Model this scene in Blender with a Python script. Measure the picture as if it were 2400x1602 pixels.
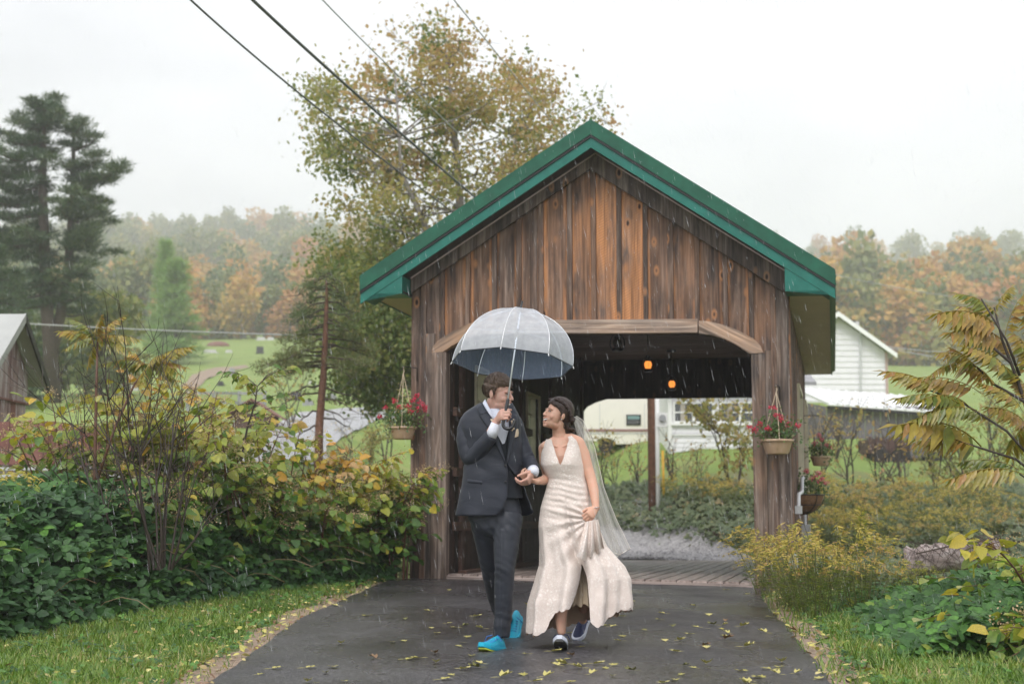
import bpy, math, random
import numpy as np
from mathutils import Vector, Matrix, noise as mnoise
from math import sin, cos, tan, pi, radians, sqrt, atan, atan2, exp

random.seed(7)
RNG = np.random.default_rng(7)
SC = bpy.context.scene
COL = SC.collection
for o in list(bpy.data.objects):
    bpy.data.objects.remove(o)

# ------------------------------------------------------------------ camera
FPX, CU, CV = 3533.0, 1200.0, 801.0
PITCH = atan((1203 - 801) / FPX)
EYE = 0.9
cam_d = bpy.data.cameras.new('camera')
cam = bpy.data.objects.new('camera', cam_d)
COL.objects.link(cam)
cam.location = (0, 0, EYE)
cam.rotation_euler = (pi / 2 + PITCH, 0, 0)
cam_d.sensor_width = 36.0
cam_d.lens = FPX / 2400 * 36
cam_d.clip_end = 3000
cam_d.clip_start = 0.1
cam_d.dof.use_dof = True
cam_d.dof.focus_distance = 10.2
cam_d.dof.aperture_fstop = 2.7
cam_d.dof.aperture_blades = 9
SC.camera = cam

# ------------------------------------------------------------------ world: overcast sky
SUN_EL, SUN_AZ = radians(52), radians(200)
world = bpy.data.worlds.new('World')
SC.world = world
world.use_nodes = True
wn, wl = world.node_tree.nodes, world.node_tree.links
wn.clear()
w_out = wn.new('ShaderNodeOutputWorld')
w_sky = wn.new('ShaderNodeTexSky')
w_sky.sky_type = 'NISHITA'
w_sky.sun_disc = False
w_sky.sun_elevation = SUN_EL
w_sky.sun_rotation = SUN_AZ
w_b1 = wn.new('ShaderNodeBackground')
w_b1.inputs['Strength'].default_value = 0.03
w_b2 = wn.new('ShaderNodeBackground')
w_b2.inputs['Strength'].default_value = 1.0
w_tc = wn.new('ShaderNodeTexCoord')
w_map = wn.new('ShaderNodeMapping')
w_map.inputs['Scale'].default_value = (1.0, 1.0, 2.6)
w_noise = wn.new('ShaderNodeTexNoise')
w_noise.inputs['Scale'].default_value = 2.3
w_noise.inputs['Detail'].default_value = 5
w_noise.inputs['Roughness'].default_value = 0.55
w_ramp = wn.new('ShaderNodeValToRGB')
w_ramp.color_ramp.elements[0].position = 0.36
w_ramp.color_ramp.elements[0].color = (0.68, 0.672, 0.695, 1)
w_ramp.color_ramp.elements[1].position = 0.62
w_ramp.color_ramp.elements[1].color = (0.95, 0.94, 0.95, 1)
w_add = wn.new('ShaderNodeAddShader')
wl.new(w_tc.outputs['Generated'], w_map.inputs['Vector'])
wl.new(w_map.outputs['Vector'], w_noise.inputs['Vector'])
wl.new(w_noise.outputs['Fac'], w_ramp.inputs['Fac'])
wl.new(w_ramp.outputs['Color'], w_b2.inputs['Color'])
wl.new(w_sky.outputs['Color'], w_b1.inputs['Color'])
wl.new(w_b1.outputs[0], w_add.inputs[0])
wl.new(w_b2.outputs[0], w_add.inputs[1])
wl.new(w_add.outputs[0], w_out.inputs['Surface'])

sun_d = bpy.data.lights.new('sun', 'SUN')
sun_d.energy = 1.5
sun_d.angle = radians(25)
sun_d.color = (1.0, 0.97, 0.93)
sun = bpy.data.objects.new('sun', sun_d)
COL.objects.link(sun)
# light comes from behind and above the camera, a little from the left
sun.rotation_euler = (radians(40), 0, radians(-14))

SC.view_settings.view_transform = 'Standard'
SC.view_settings.look = 'None'
SC.view_settings.exposure = 0.38
SC.view_settings.gamma = 1.0
SC.view_settings.use_curve_mapping = False
SC.render.engine = 'CYCLES'
SC.cycles.use_denoising = True
SC.cycles.max_bounces = 8
SC.cycles.diffuse_bounces = 3
SC.cycles.glossy_bounces = 3
SC.cycles.transmission_bounces = 6
SC.cycles.transparent_max_bounces = 24
SC.cycles.volume_bounces = 2
SC.cycles.caustics_reflective = False
SC.cycles.caustics_refractive = False

# ------------------------------------------------------------------ picking helpers
_F = Vector((0, cos(PITCH), sin(PITCH)))
_U = Vector((0, -sin(PITCH), cos(PITCH)))
_R = Vector((1, 0, 0))
CAMP = Vector((0, 0, EYE))
def ray(u, v):
    return _F + _R * ((u - CU) / FPX) + _U * ((CV - v) / FPX)
def at(u, v, Y):
    d = ray(u, v)
    return CAMP + d * (Y / d.y)
def on_z(u, v, z):
    d = ray(u, v)
    return CAMP + d * ((z - EYE) / d.z)

# ------------------------------------------------------------------ object helpers
WM = {}
def reg(o, mw):
    WM[o.name] = mw
def thing(name, label, cat, loc=(0, 0, 0), group=None):
    o = bpy.data.objects.new(name, None)
    o.empty_display_size = 0.2
    COL.objects.link(o)
    o.location = loc
    o['label'] = label
    o['category'] = cat
    if group:
        o['group'] = group
    reg(o, Matrix.Translation(loc))
    return o
def link(name, me, parent=None, mw=None):
    o = bpy.data.objects.new(name, me)
    COL.objects.link(o)
    mw = mw if mw is not None else Matrix()
    if parent is not None:
        o.parent = parent
        o.matrix_basis = WM[parent.name].inverted() @ mw
    else:
        o.matrix_basis = mw
    reg(o, mw)
    return o
def tag(o, label=None, cat=None, group=None, kind=None):
    for k, v in (('label', label), ('category', cat), ('group', group), ('kind', kind)):
        if v:
            o[k] = v
    return o
def copy_thing(root, mw, label=None, group=None):
    """copy of a thing with its parts and sub-parts (shared meshes)"""
    def rec(o, parent):
        c = o.copy()
        COL.objects.link(c)
        if parent is not None:
            c.parent = parent
        for k in o.children:
            rec(k, c)
        return c
    r = rec(root, None)
    r.matrix_basis = mw
    reg(r, mw)
    if label:
        r['label'] = label
    if group:
        r['group'] = group
    return r

class MB:
    """collects shapes and links them as one mesh"""
    def __init__(self):
        self.v, self.f, self.mi = [], [], []
    def add(self, vs, fs, m=0):
        b = len(self.v)
        self.v += [tuple(p) for p in vs]
        self.f += [tuple(i + b for i in f) for f in fs]
        self.mi += [m] * len(fs)
        return self
    def hexa(self, c8, m=0):
        return self.add(c8, [(0, 3, 2, 1), (4, 5, 6, 7), (0, 1, 5, 4), (1, 2, 6, 5), (2, 3, 7, 6), (3, 0, 4, 7)], m)
    def box(self, lo, hi, m=0):
        x0, y0, z0 = lo; x1, y1, z1 = hi
        return self.hexa([(x0, y0, z0), (x1, y0, z0), (x1, y1, z0), (x0, y1, z0), (x0, y0, z1), (x1, y0, z1), (x1, y1, z1), (x0, y1, z1)], m)
    def prism(self, poly, ext, m=0):
        """poly: 3d points of one face, ext: extrusion vector"""
        n = len(poly); e = Vector(ext)
        vs = [Vector(p) for p in poly] + [Vector(p) + e for p in poly]
        fs = [tuple(range(n - 1, -1, -1)), tuple(range(n, 2 * n))] + [(i, (i + 1) % n, n + (i + 1) % n, n + i) for i in range(n)]
        return self.add(vs, fs, m)
    def loft(self, rings, closed=True, cap=True, m=0):
        n = len(rings[0]); vs = [p for r in rings for p in r]; fs = []
        for i in range(len(rings) - 1):
            for j in range(n if closed else n - 1):
                k = (j + 1) % n
                fs.append((i * n + j, i * n + k, (i + 1) * n + k, (i + 1) * n + j))
        if cap and closed:
            fs.append(tuple(range(n - 1, -1, -1)))
            fs.append(tuple((len(rings) - 1) * n + j for j in range(n)))
        return self.add(vs, fs, m)
    def tube(self, pts, rad, n=8, m=0, cap=True, flat=1.0, ref=None):
        pts = [Vector(p) for p in pts]
        if not hasattr(rad, '__len__'):
            rad = [rad] * len(pts)
        rings = []; prev = None
        for i, p in enumerate(pts):
            t = (pts[min(i + 1, len(pts) - 1)] - pts[max(i - 1, 0)])
            t = t.normalized() if t.length > 1e-9 else Vector((0, 0, 1))
            if prev is None:
                a = Vector(ref) if ref is not None else (Vector((1, 0, 0)) if abs(t.x) < 0.9 else Vector((0, 1, 0)))
            else:
                a = prev
            a = (a - t * a.dot(t)).normalized()
            b = t.cross(a)
            prev = a
            r = rad[i]
            ra, rb = (r if hasattr(r, '__len__') else (r, r * flat))
            rings.append([p + a * (ra * cos(2 * pi * k / n)) + b * (rb * sin(2 * pi * k / n)) for k in range(n)])
        return self.loft(rings, True, cap, m)
    def blob(self, pts, rad, n=14, ref=None, m=0):
        """tube with rounded ends"""
        pts = [Vector(p) for p in pts]
        if not hasattr(rad, '__len__'):
            rad = [rad] * len(pts)
        rad = [(r if hasattr(r, '__len__') else (r, r)) for r in rad]
        d0 = (pts[0] - pts[1]).normalized(); d1 = (pts[-1] - pts[-2]).normalized()
        P, R = [], []
        for q in (0.98, 0.8, 0.45):
            k = sqrt(1 - q * q); r = rad[0]; e = min(r)
            P.append(pts[0] + d0 * e * q); R.append((r[0] * k, r[1] * k))
        P += pts; R += rad
        for q in (0.45, 0.8, 0.98):
            k = sqrt(1 - q * q); r = rad[-1]; e = min(r)
            P.append(pts[-1] + d1 * e * q); R.append((r[0] * k, r[1] * k))
        return self.tube(P, R, n, m, True, ref=ref)
    def ell(self, c, r, rot=None, nu=16, nv=12, m=0):
        c = Vector(c); rings = []
        for i in range(1, nv):
            th = pi * i / nv
            ring = []
            for j in range(nu):
                ph = 2 * pi * j / nu
                p = Vector((r[0] * sin(th) * cos(ph), r[1] * sin(th) * sin(ph), -r[2] * cos(th)))
                if rot is not None:
                    p = rot @ p
                ring.append(c + p)
            rings.append(ring)
        top = Vector((0, 0, r[2])); bot = Vector((0, 0, -r[2]))
        if rot is not None:
            top, bot = rot @ top, rot @ bot
        b = len(self.v); n = nu
        self.loft(rings, True, False, m)
        self.v += [tuple(c + bot), tuple(c + top)]
        ib, it = len(self.v) - 2, len(self.v) - 1
        L = b + (nv - 2) * n
        for j in range(n):
            self.f.append((ib, b + (j + 1) % n, b + j)); self.mi.append(m)
            self.f.append((it, L + j, L + (j + 1) % n)); self.mi.append(m)
        return self
    def lathe(self, prof, n=20, c=(0, 0, 0), m=0, cap=True):
        c = Vector(c)
        return self.loft([[c + Vector((r * cos(2 * pi * k / n), r * sin(2 * pi * k / n), z)) for k in range(n)] for r, z in prof], True, cap, m)
    def mesh(self, name, mats, smooth=False):
        me = bpy.data.meshes.new(name)
        me.from_pydata(self.v, [], self.f)
        for mt in (mats if isinstance(mats, (list, tuple)) else [mats]):
            me.materials.append(mt)
        if any(self.mi):
            me.polygons.foreach_set('material_index', self.mi)
        if smooth:
            me.polygons.foreach_set('use_smooth', [True] * len(me.polygons))
        me.update()
        return me
    def build(self, name, mats, parent=None, smooth=False, mw=None):
        return link(name, self.mesh(name, mats, smooth), parent, mw)

def plank_mesh(name, length, w, t, mat, cut=(0, 0), ch=0.004):
    """board along local z (x width, y thickness), chamfered front edges, ends cut at different lengths left/right"""
    h = w / 2
    prof = [(-h, t), (-h, ch), (-h + ch, 0), (h - ch, 0), (h, ch), (h, t)]
    def top(x):
        k = (x + h) / w
        return length + cut[0] * (1 - k) + cut[1] * k
    vs = [(x, y, 0) for x, y in prof] + [(x, y, top(x)) for x, y in prof]
    n = 6
    fs = [tuple(range(n)), tuple(range(2 * n - 1, n - 1, -1))] + [((i + 1) % n, i, n + i, n + (i + 1) % n) for i in range(n)]
    me = bpy.data.meshes.new(name)
    me.from_pydata(vs, [], fs)
    me.materials.append(mat)
    me.update()
    return me
def frame(o, x, y, z):
    return Matrix(((x.x, y.x, z.x, o.x), (x.y, y.y, z.y, o.y), (x.z, y.z, z.z, o.z), (0, 0, 0, 1)))
def plank(parent, name, p0, p1, wdir, w, t, mat, cut=(0, 0), color=None):
    """board from p0 to p1, wdir = direction of its width; its face looks to wdir x length"""
    p0, p1 = Vector(p0), Vector(p1)
    z = (p1 - p0); L = z.length; z.normalize()
    x = Vector(wdir); x = (x - z * x.dot(z)).normalized()
    y = z.cross(x)
    o = link(name, plank_mesh(name, L, w, t, mat, cut), parent, frame(p0, x, y, z))
    if color:
        o.color = (*color, 1)
    return o

# ------------------------------------------------------------------ shader helpers
class SG:
    def __init__(self, name):
        self.m = bpy.data.materials.new(name)
        self.m.use_nodes = True
        self.nt = self.m.node_tree
        self.nt.nodes.clear()
        self.out = self.nt.nodes.new('ShaderNodeOutputMaterial')
    def n(self, typ, inp=None, **props):
        nd = self.nt.nodes.new('ShaderNode' + typ)
        for k, v in props.items():
            setattr(nd, k, v)
        for k, v in (inp or {}).items():
            s = nd.inputs[k]
            if isinstance(v, bpy.types.NodeSocket):
                self.nt.links.new(v, s)
            elif isinstance(v, bpy.types.Node):
                self.nt.links.new(v.outputs[0], s)
            else:
                if hasattr(v, '__len__') and len(v) == 3 and s.type == 'RGBA':
                    v = (*v, 1)
                s.default_value = v
        return nd
    def ramp(self, fac, stops, interp='LINEAR'):
        r = self.n('ValToRGB', {'Fac': fac})
        r.color_ramp.interpolation = interp
        e = r.color_ramp.elements
        while len(e) < len(stops):
            e.new(0.5)
        for i, (p, c) in enumerate(stops):
            e[i].position = p
            e[i].color = (*c, 1) if hasattr(c, '__len__') else (c, c, c, 1)
        return r.outputs['Color']
    def mix(self, f, a, b, mode='MIX'):
        nd = self.nt.nodes.new('ShaderNodeMix')
        nd.data_type = 'RGBA'; nd.blend_type = mode
        for s, v in ((nd.inputs[0], f), (nd.inputs[6], a), (nd.inputs[7], b)):
            if isinstance(v, bpy.types.NodeSocket):
                self.nt.links.new(v, s)
            else:
                if hasattr(v, '__len__') and len(v) == 3:
                    v = (*v, 1)
                s.default_value = v
        return nd.outputs[2]
    def math(self, op, a, b=0.0, c=0.0, clamp=False):
        return self.n('Math', {0: a, 1: b, 2: c}, operation=op, use_clamp=clamp).outputs[0]
    def noise(self, vec, scale, detail=3, rough=0.5, dist=0.0, out='Fac'):
        return self.n('TexNoise', {'Vector': vec, 'Scale': scale, 'Detail': detail, 'Roughness': rough, 'Distortion': dist}).outputs[out]
    def mapping(self, vec, scale=(1, 1, 1), loc=(0, 0, 0), rot=(0, 0, 0)):
        return self.n('Mapping', {'Vector': vec, 'Scale': scale, 'Location': loc, 'Rotation': rot}).outputs[0]
    def bump(self, h, dist=0.01, strength=1.0):
        return self.n('Bump', {'Height': h, 'Distance': dist, 'Strength': strength}).outputs[0]
    def bsdf(self, **kw):
        names = {'base': 'Base Color', 'rough': 'Roughness', 'metal': 'Metallic', 'normal': 'Normal', 'alpha': 'Alpha', 'spec': 'Specular IOR Level',
                 'sss': 'Subsurface Weight', 'trans': 'Transmission Weight', 'ior': 'IOR', 'coat': 'Coat Weight', 'sheen': 'Sheen Weight',
                 'emit': 'Emission Color', 'estr': 'Emission Strength', 'coatr': 'Coat Roughness'}
        return self.n('BsdfPrincipled', {names[k]: v for k, v in kw.items()})
    def done(self, shader):
        self.nt.links.new(shader.outputs[0] if isinstance(shader, bpy.types.Node) else shader, self.out.inputs['Surface'])
        return self.m

def simple(name, col, rough=0.6, var=0.0, scale=6.0, bump=0.0, bscale=60.0, **kw):
    g = SG(name)
    tc = g.n('TexCoord').outputs['Object']
    base = col
    if var:
        nz = g.noise(tc, scale, 4, 0.6)
        k = g.ramp(nz, [(0.25, 1 - var), (0.75, 1 + var)])
        base = g.mix(1.0, col, k, 'MULTIPLY')
    a = dict(base=base, rough=rough, **kw)
    if bump:
        a['normal'] = g.bump(g.noise(tc, bscale, 3), bump)
    return g.done(g.bsdf(**a))
# ------------------------------------------------------------------ materials
def wood_mat(name, dark, mid, light, orange, knots=True, saw=0.0, grain=1.0, rough=0.62, wet=0.0, edge=0.0):
    """weathered board: local z runs with the grain; the object's colour says how bare (orange) the board is"""
    g = SG(name)
    oi = g.n('ObjectInfo')
    tc = g.n('TexCoord').outputs['Object']
    rnd = g.math('MULTIPLY', oi.outputs['Random'], 37.0)
    off = g.n('CombineXYZ', {'X': rnd, 'Y': rnd, 'Z': rnd}).outputs[0]
    v = g.n('VectorMath', {0: tc, 1: off}, operation='ADD').outputs[0]
    gr = g.noise(g.mapping(v, (55 * grain, 55 * grain, 1.6)), 1.0, 5, 0.6, 0.6)
    gr2 = g.noise(g.mapping(v, (14, 14, 0.9)), 1.0, 4, 0.6, 1.2)
    big = g.noise(g.mapping(v, (5.0, 5.0, 1.3)), 1.0, 4, 0.62)
    col = g.ramp(g.math('ADD', g.math('MULTIPLY', gr2, .7), g.math('MULTIPLY', big, .3)), [(0.36, dark), (0.5, mid), (0.64, light)])
    sep = g.n('SeparateColor', {'Color': oi.outputs['Color']})
    bare = g.math('MULTIPLY', sep.outputs[0], g.ramp(big, [(0.36, 0.0), (0.62, 1.0)]), clamp=True)
    oc = g.mix(gr2, tuple(c * 0.6 for c in orange), tuple(min(1, c * 1.25) for c in orange))
    col = g.mix(bare, col, oc)
    if edge:
        ex = g.math('ABSOLUTE', g.n('SeparateXYZ', {0: tc}).outputs['X'])
        en = g.ramp(g.noise(g.mapping(v, (9, 9, 1.1)), 1.0, 3, .6), [(.40, .0), (.56, 1.0)])
        ef = g.math('MULTIPLY', g.math('MULTIPLY', g.ramp(ex, [(.078, 0.0), (.108, 1.0)]), en), edge)
        col = g.mix(ef, col, tuple(c * 1.1 for c in orange))
    # dark weather streaks that run with the grain
    st = g.noise(g.mapping(v, (22, 22, 0.5)), 1.0, 3, 0.6, 0.3)
    col = g.mix(g.math('MULTIPLY', g.ramp(st, [(0.52, 0.0), (0.7, 1.0)]), 0.55), col, tuple(c * 0.45 for c in dark))
    col = g.mix(1.0, col, g.ramp(gr, [(0.3, 0.55), (0.62, 1.12)]), 'MULTIPLY')
    # per-board brightness
    k = g.math('ADD', 0.5, g.math('MULTIPLY', sep.outputs[1], 1.0))
    kc = g.n('CombineColor', {0: k, 1: k, 2: k}).outputs[0]
    col = g.mix(1.0, col, kc, 'MULTIPLY')
    h = g.math('MULTIPLY', gr, 0.6)
    if knots:
        vo = g.n('TexVoronoi', {'Vector': g.mapping(v, (6.0, 0.5, 3.1)), 'Scale': 1.0, 'Randomness': 1.0})
        d = vo.outputs['Distance']
        gate = g.n('SeparateColor', {'Color': vo.outputs['Color']}).outputs[0]
        on = g.math('GREATER_THAN', gate, 0.48)
        kn = g.math('MULTIPLY', on, g.ramp(d, [(0.07, 1.0), (0.13, 0.0)]))
        ring = g.math('MULTIPLY', on, g.ramp(d, [(0.1, 0.0), (0.15, 0.8), (0.26, 0.0)]))
        col = g.mix(ring, col, tuple(c * 0.9 for c in orange))
        col = g.mix(kn, col, (0.03, 0.014, 0.009))
    if saw:
        wv = g.n('TexWave', {'Vector': g.mapping(v, (1, 1, 1), rot=(0, radians(28), 0)), 'Scale': 11.0, 'Distortion': 2.0, 'Detail': 2.0}, bands_direction='Z').outputs['Fac']
        sg = g.math('MULTIPLY', g.math('MULTIPLY', wv, bare), saw)
        col = g.mix(sg, col, (0.16, 0.07, 0.03))
    r = g.ramp(gr2, [(0.3, rough - wet), (0.7, rough + 0.12)])
    return g.done(g.bsdf(base=col, rough=r, spec=0.35, normal=g.bump(h, 0.004)))

M = {}
M['board'] = wood_mat('weathered_board', (0.045, 0.031, 0.027), (0.150, 0.104, 0.084), (0.33, 0.255, 0.215), (0.52, 0.235, 0.100), saw=0.35, edge=.95)
M['post'] = wood_mat('weathered_post', (0.050, 0.039, 0.034), (0.165, 0.128, 0.110), (0.34, 0.285, 0.25), (0.42, 0.22, 0.11))
M['beam'] = wood_mat('beam_wood', (0.14, 0.105, 0.085), (0.34, 0.265, 0.22), (0.52, 0.43, 0.36), (0.52, 0.29, 0.155))
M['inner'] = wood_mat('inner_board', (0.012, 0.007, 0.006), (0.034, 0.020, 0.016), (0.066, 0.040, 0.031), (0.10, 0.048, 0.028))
M['ceil'] = wood_mat('ceiling_board', (0.14, 0.09, 0.068), (0.26, 0.17, 0.13), (0.36, 0.25, 0.19), (0.3, 0.18, 0.12), knots=False)
M['deck'] = wood_mat('deck_plank', (0.21, 0.165, 0.145), (0.37, 0.30, 0.27), (0.50, 0.42, 0.385), (0.3, 0.22, 0.18), knots=False, rough=0.42, wet=0.15)
M['brown'] = simple('brown_stain', (0.045, 0.03, 0.025), 0.6, 0.3, 8)
M['soffit'] = simple('vinyl_soffit', (0.64, 0.51, 0.50), 0.5, 0.06, 3)
M['green_roof'] = simple('green_roof_metal', (0.013, 0.100, 0.060), 0.38, 0.28, 6, spec=0.3)
M['green_trim'] = simple('green_trim_metal', (0.017, 0.155, 0.122), 0.38, 0.24, 6, spec=0.3)
M['cream'] = simple('cream_paint', (0.62, 0.57, 0.42), 0.5, 0.12, 12)
M['glass'] = SG('window_glass').m
g = SG('window_glass')
M['glass'] = g.done(g.bsdf(base=(0.03, 0.035, 0.035), rough=0.05, spec=0.8))
g = SG('clear_pane')
_tr = g.n('BsdfTransparent', {'Color': (0.85, 0.9, 0.85)})
_gl = g.n('BsdfGlossy', {'Color': (1, 1, 1), 'Roughness': 0.05})
M['pane'] = g.done(g.n('MixShader', {0: 0.12, 1: _tr.outputs[0], 2: _gl.outputs[0]}))
M['black'] = simple('black_iron', (0.012, 0.012, 0.013), 0.45, 0.2, 30)
M['steel'] = simple('grey_steel', (0.45, 0.46, 0.47), 0.35, 0.1, 20, metal=0.7)
M['white'] = simple('white_paint', (0.86, 0.86, 0.85), 0.5, 0.05, 4)
M['siding'] = simple('white_siding', (0.80, 0.79, 0.82), 0.55, 0.06, 3)
M['pipe'] = simple('grey_plastic_pipe', (0.55, 0.56, 0.57), 0.45, 0.05, 10)
M['rope'] = simple('hanger_cord', (0.62, 0.50, 0.36), 0.7, 0.1, 30)
M['pot'] = simple('tan_plastic_pot', (0.50, 0.345, 0.225), 0.38, 0.06, 8, spec=0.5)
M['coco'] = simple('coco_liner', (0.20, 0.105, 0.05), 0.9, 0.35, 40, 0.01, 90)
M['soil'] = simple('potting_soil', (0.03, 0.022, 0.017), 0.9, 0.3, 40, 0.01)
M['bark'] = simple('bark', (0.075, 0.055, 0.043), 0.85, 0.4, 14, 0.02, 30)
M['bark_red'] = simple('pine_bark', (0.16, 0.075, 0.045), 0.8, 0.45, 9, 0.02, 25)
M['bark_pale'] = simple('pale_bark', (0.24, 0.22, 0.20), 0.8, 0.3, 9, 0.02, 25)
M['twig'] = simple('dark_twig', (0.045, 0.032, 0.025), 0.6, 0.3, 20)
M['stem_green'] = simple('green_stem', (0.12, 0.13, 0.04), 0.5, 0.3, 20)
M['stem_red'] = simple('red_stem', (0.13, 0.06, 0.035), 0.5, 0.3, 20)

def leaf_mat(name, stops, rough=0.31, trans=0.35, spec=0.6, sat_var=0.25):
    """leaf colours along the 'tint' attribute, each leaf a little different, veins, wet gloss, light through the blade"""
    g = SG(name)
    at_ = g.n('Attribute', attribute_name='tint').outputs['Fac']
    rp = g.n('NewGeometry').outputs['Random Per Island']
    f = g.math('ADD', at_, g.math('MULTIPLY', g.math('SUBTRACT', rp, 0.5), sat_var), clamp=True)
    col = g.ramp(f, stops)
    tc = g.n('TexCoord').outputs['Object']
    nz = g.noise(tc, 30.0, 3, 0.6)
    col = g.mix(1.0, col, g.ramp(nz, [(0.3, 0.7), (0.7, 1.25)]), 'MULTIPLY')
    b = g.bsdf(base=col, rough=rough, spec=spec, normal=g.bump(g.noise(tc, 70.0, 2), 0.004, 0.6))
    t = g.n('BsdfTranslucent', {'Color': g.mix(0.5, col, (0.5, 0.6, 0.1), 'OVERLAY')})
    return g.done(g.n('MixShader', {0: trans, 1: b.outputs[0], 2: t.outputs[0]}))

# tint 0 = deep green ... 1 = autumn end of that plant
M['knot'] = leaf_mat('knotweed_leaf', [(0.0, (0.05, 0.135, 0.030)), (0.3, (0.125, 0.24, 0.040)), (0.55, (0.36, 0.39, 0.055)), (0.75, (0.60, 0.49, 0.07)), (0.9, (0.66, 0.33, 0.05)), (1.0, (0.66, 0.46, 0.24))])
M['bramble'] = leaf_mat('bramble_leaf', [(0.0, (0.026, 0.072, 0.026)), (0.4, (0.060, 0.140, 0.042)), (0.75, (0.12, 0.28, 0.05)), (1.0, (0.30, 0.34, 0.06))], rough=0.45, trans=0.25, spec=0.3)
M['ivy'] = leaf_mat('ivy_leaf', [(0.0, (0.05, 0.085, 0.045)), (0.4, (0.12, 0.165, 0.08)), (0.75, (0.22, 0.24, 0.115)), (1.0, (0.32, 0.24, 0.12))], rough=0.45, trans=0.25, spec=0.4)
M['sumac'] = leaf_mat('sumac_leaf', [(0.0, (0.05, 0.12, 0.022)), (0.4, (0.22, 0.24, 0.032)), (0.7, (0.40, 0.30, 0.045)), (1.0, (0.38, 0.20, 0.06))], rough=0.33)
M['rod'] = leaf_mat('goldenrod', [(0.0, (0.10, 0.18, 0.033)), (0.4, (0.35, 0.34, 0.055)), (0.7, (0.62, 0.48, 0.11)), (1.0, (0.54, 0.32, 0.14))], rough=0.6)
M['maple'] = leaf_mat('maple_leaf', [(0.0, (0.13, 0.19, 0.065)), (0.35, (0.31, 0.32, 0.115)), (0.65, (0.47, 0.37, 0.165)), (1.0, (0.50, 0.30, 0.165))], rough=0.6, trans=0.5, spec=.3)
M['forest'] = leaf_mat('forest_leaf', [(0.0, (0.10, 0.17, 0.075)), (0.3, (0.24, 0.27, 0.085)), (0.55, (0.46, 0.38, 0.10)), (0.8, (0.62, 0.37, 0.10)), (1.0, (0.54, 0.25, 0.11))], rough=0.7, trans=0.3, sat_var=0.18)
M['needle'] = leaf_mat('pine_needle', [(0.0, (0.026, 0.062, 0.03)), (0.5, (0.058, 0.115, 0.048)), (1.0, (0.15, 0.17, 0.06))], rough=0.55, trans=0.15)
M['needle2'] = leaf_mat('scots_needle', [(0.0, (0.08, 0.13, 0.045)), (0.5, (0.16, 0.20, 0.065)), (1.0, (0.30, 0.20, 0.09))], rough=0.6, trans=0.15)
M['larch'] = leaf_mat('larch_leaf', [(0.0, (0.17, 0.33, 0.11)), (0.6, (0.28, 0.42, 0.13)), (1.0, (0.46, 0.40, 0.13))], rough=0.6, trans=0.35)
M['grass'] = leaf_mat('grass_blade', [(0.0, (0.075, 0.16, 0.022)), (0.5, (0.19, 0.31, 0.045)), (0.8, (0.32, 0.36, 0.09)), (1.0, (0.46, 0.38, 0.19))], rough=0.45, trans=0.35)
M['geranium'] = leaf_mat('geranium_leaf', [(0.0, (0.035, 0.09, 0.02)), (0.7, (0.11, 0.19, 0.04)), (1.0, (0.22, 0.12, 0.05))], rough=0.5)
M['petal'] = leaf_mat('red_petal', [(0.0, (0.55, 0.008, 0.045)), (1.0, (0.80, 0.045, 0.14))], rough=0.5, trans=0.3)
M['petal2'] = leaf_mat('pink_petal', [(0.0, (0.70, 0.07, 0.17)), (1.0, (0.85, 0.25, 0.35))], rough=0.5, trans=0.3)
M['fallen'] = leaf_mat('fallen_leaf', [(0.0, (0.07, 0.08, 0.012)), (0.35, (0.46, 0.42, 0.08)), (0.8, (0.70, 0.62, 0.24)), (1.0, (0.22, 0.11, 0.05))], rough=0.4, trans=0.1, sat_var=0.1)
M['dry'] = leaf_mat('dry_stem', [(0.0, (0.20, 0.14, 0.07)), (1.0, (0.58, 0.43, 0.25))], rough=0.7, trans=0.2)
# ------------------------------------------------------------------ terrain
_PY = np.array([-60, 10, 17, 27, 30, 36, 45, 52, 62, 110, 190, 250, 390, 650, 760, 900.0])
_PL = np.array([0, 0, .30, 1.70, 2.0, 2.6, 3.5, 4.2, 5.3, 10.4, 22.7, 31, 58, 114, 128, 120.0])      # to the left of the bridge
_TY = np.array([-60, 0, 0.01, 9, 18, 25, 33, 83, 163, 223, 363, 623, 733, 873.0])                    # metres past the toe of the bank
_TZ = np.array([0, 0, 0, 1.25, 2.85, 3.4, 5.0, 9.8, 19.5, 26.5, 51, 107, 122, 118.0])
def toe(x):
    return np.interp(x, [-3, 1.0, 3.0, 4.4, 5.6, 20, 60], [36, 36, 33.5, 28.5, 27, 29, 30])
def lerp01(x, a, b):
    t = np.clip((x - a) / (b - a), 0, 1)
    return t * t * (3 - 2 * t)
def hgt(x, y):
    x = np.asarray(x, float); y = np.asarray(y, float)
    near = np.clip((y - 9) / 8, 0, 1) * (0.125 - 0.022 * (np.clip(x, -4, 6) - 0.75)) - 0.10 * lerp01(y, 17.5, 27) + 0.31 * lerp01(y, 27, 41)
    d = y - toe(x)
    # the bank and fields rise beyond the toe; all sides meet far away
    far = np.interp(d, _TY, _TZ) * lerp01(d, 0, 3)
    right = near + far
    left = np.interp(y, _PY, _PL)
    k = lerp01(x, -1.8, -6.0)
    z = right * (1 - k) + left * k
    # creek gully that the bridge spans
    cx = (y - 22.0)
    gul = np.exp(-(cx / 2.2) ** 2) * lerp01(x, -3.2, -1.4) * (1 - lerp01(x, 6.5, 9.5))
    z = z - 1.3 * gul
    z = z + 0.05 * np.sin(x * 1.7 + 0.6 * y) * np.sin(y * 1.3 - 0.8 * x) * lerp01(np.hypot(x, y), 14, 30)
    return z
def hz(x, y):
    return float(hgt(x, y))

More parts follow.
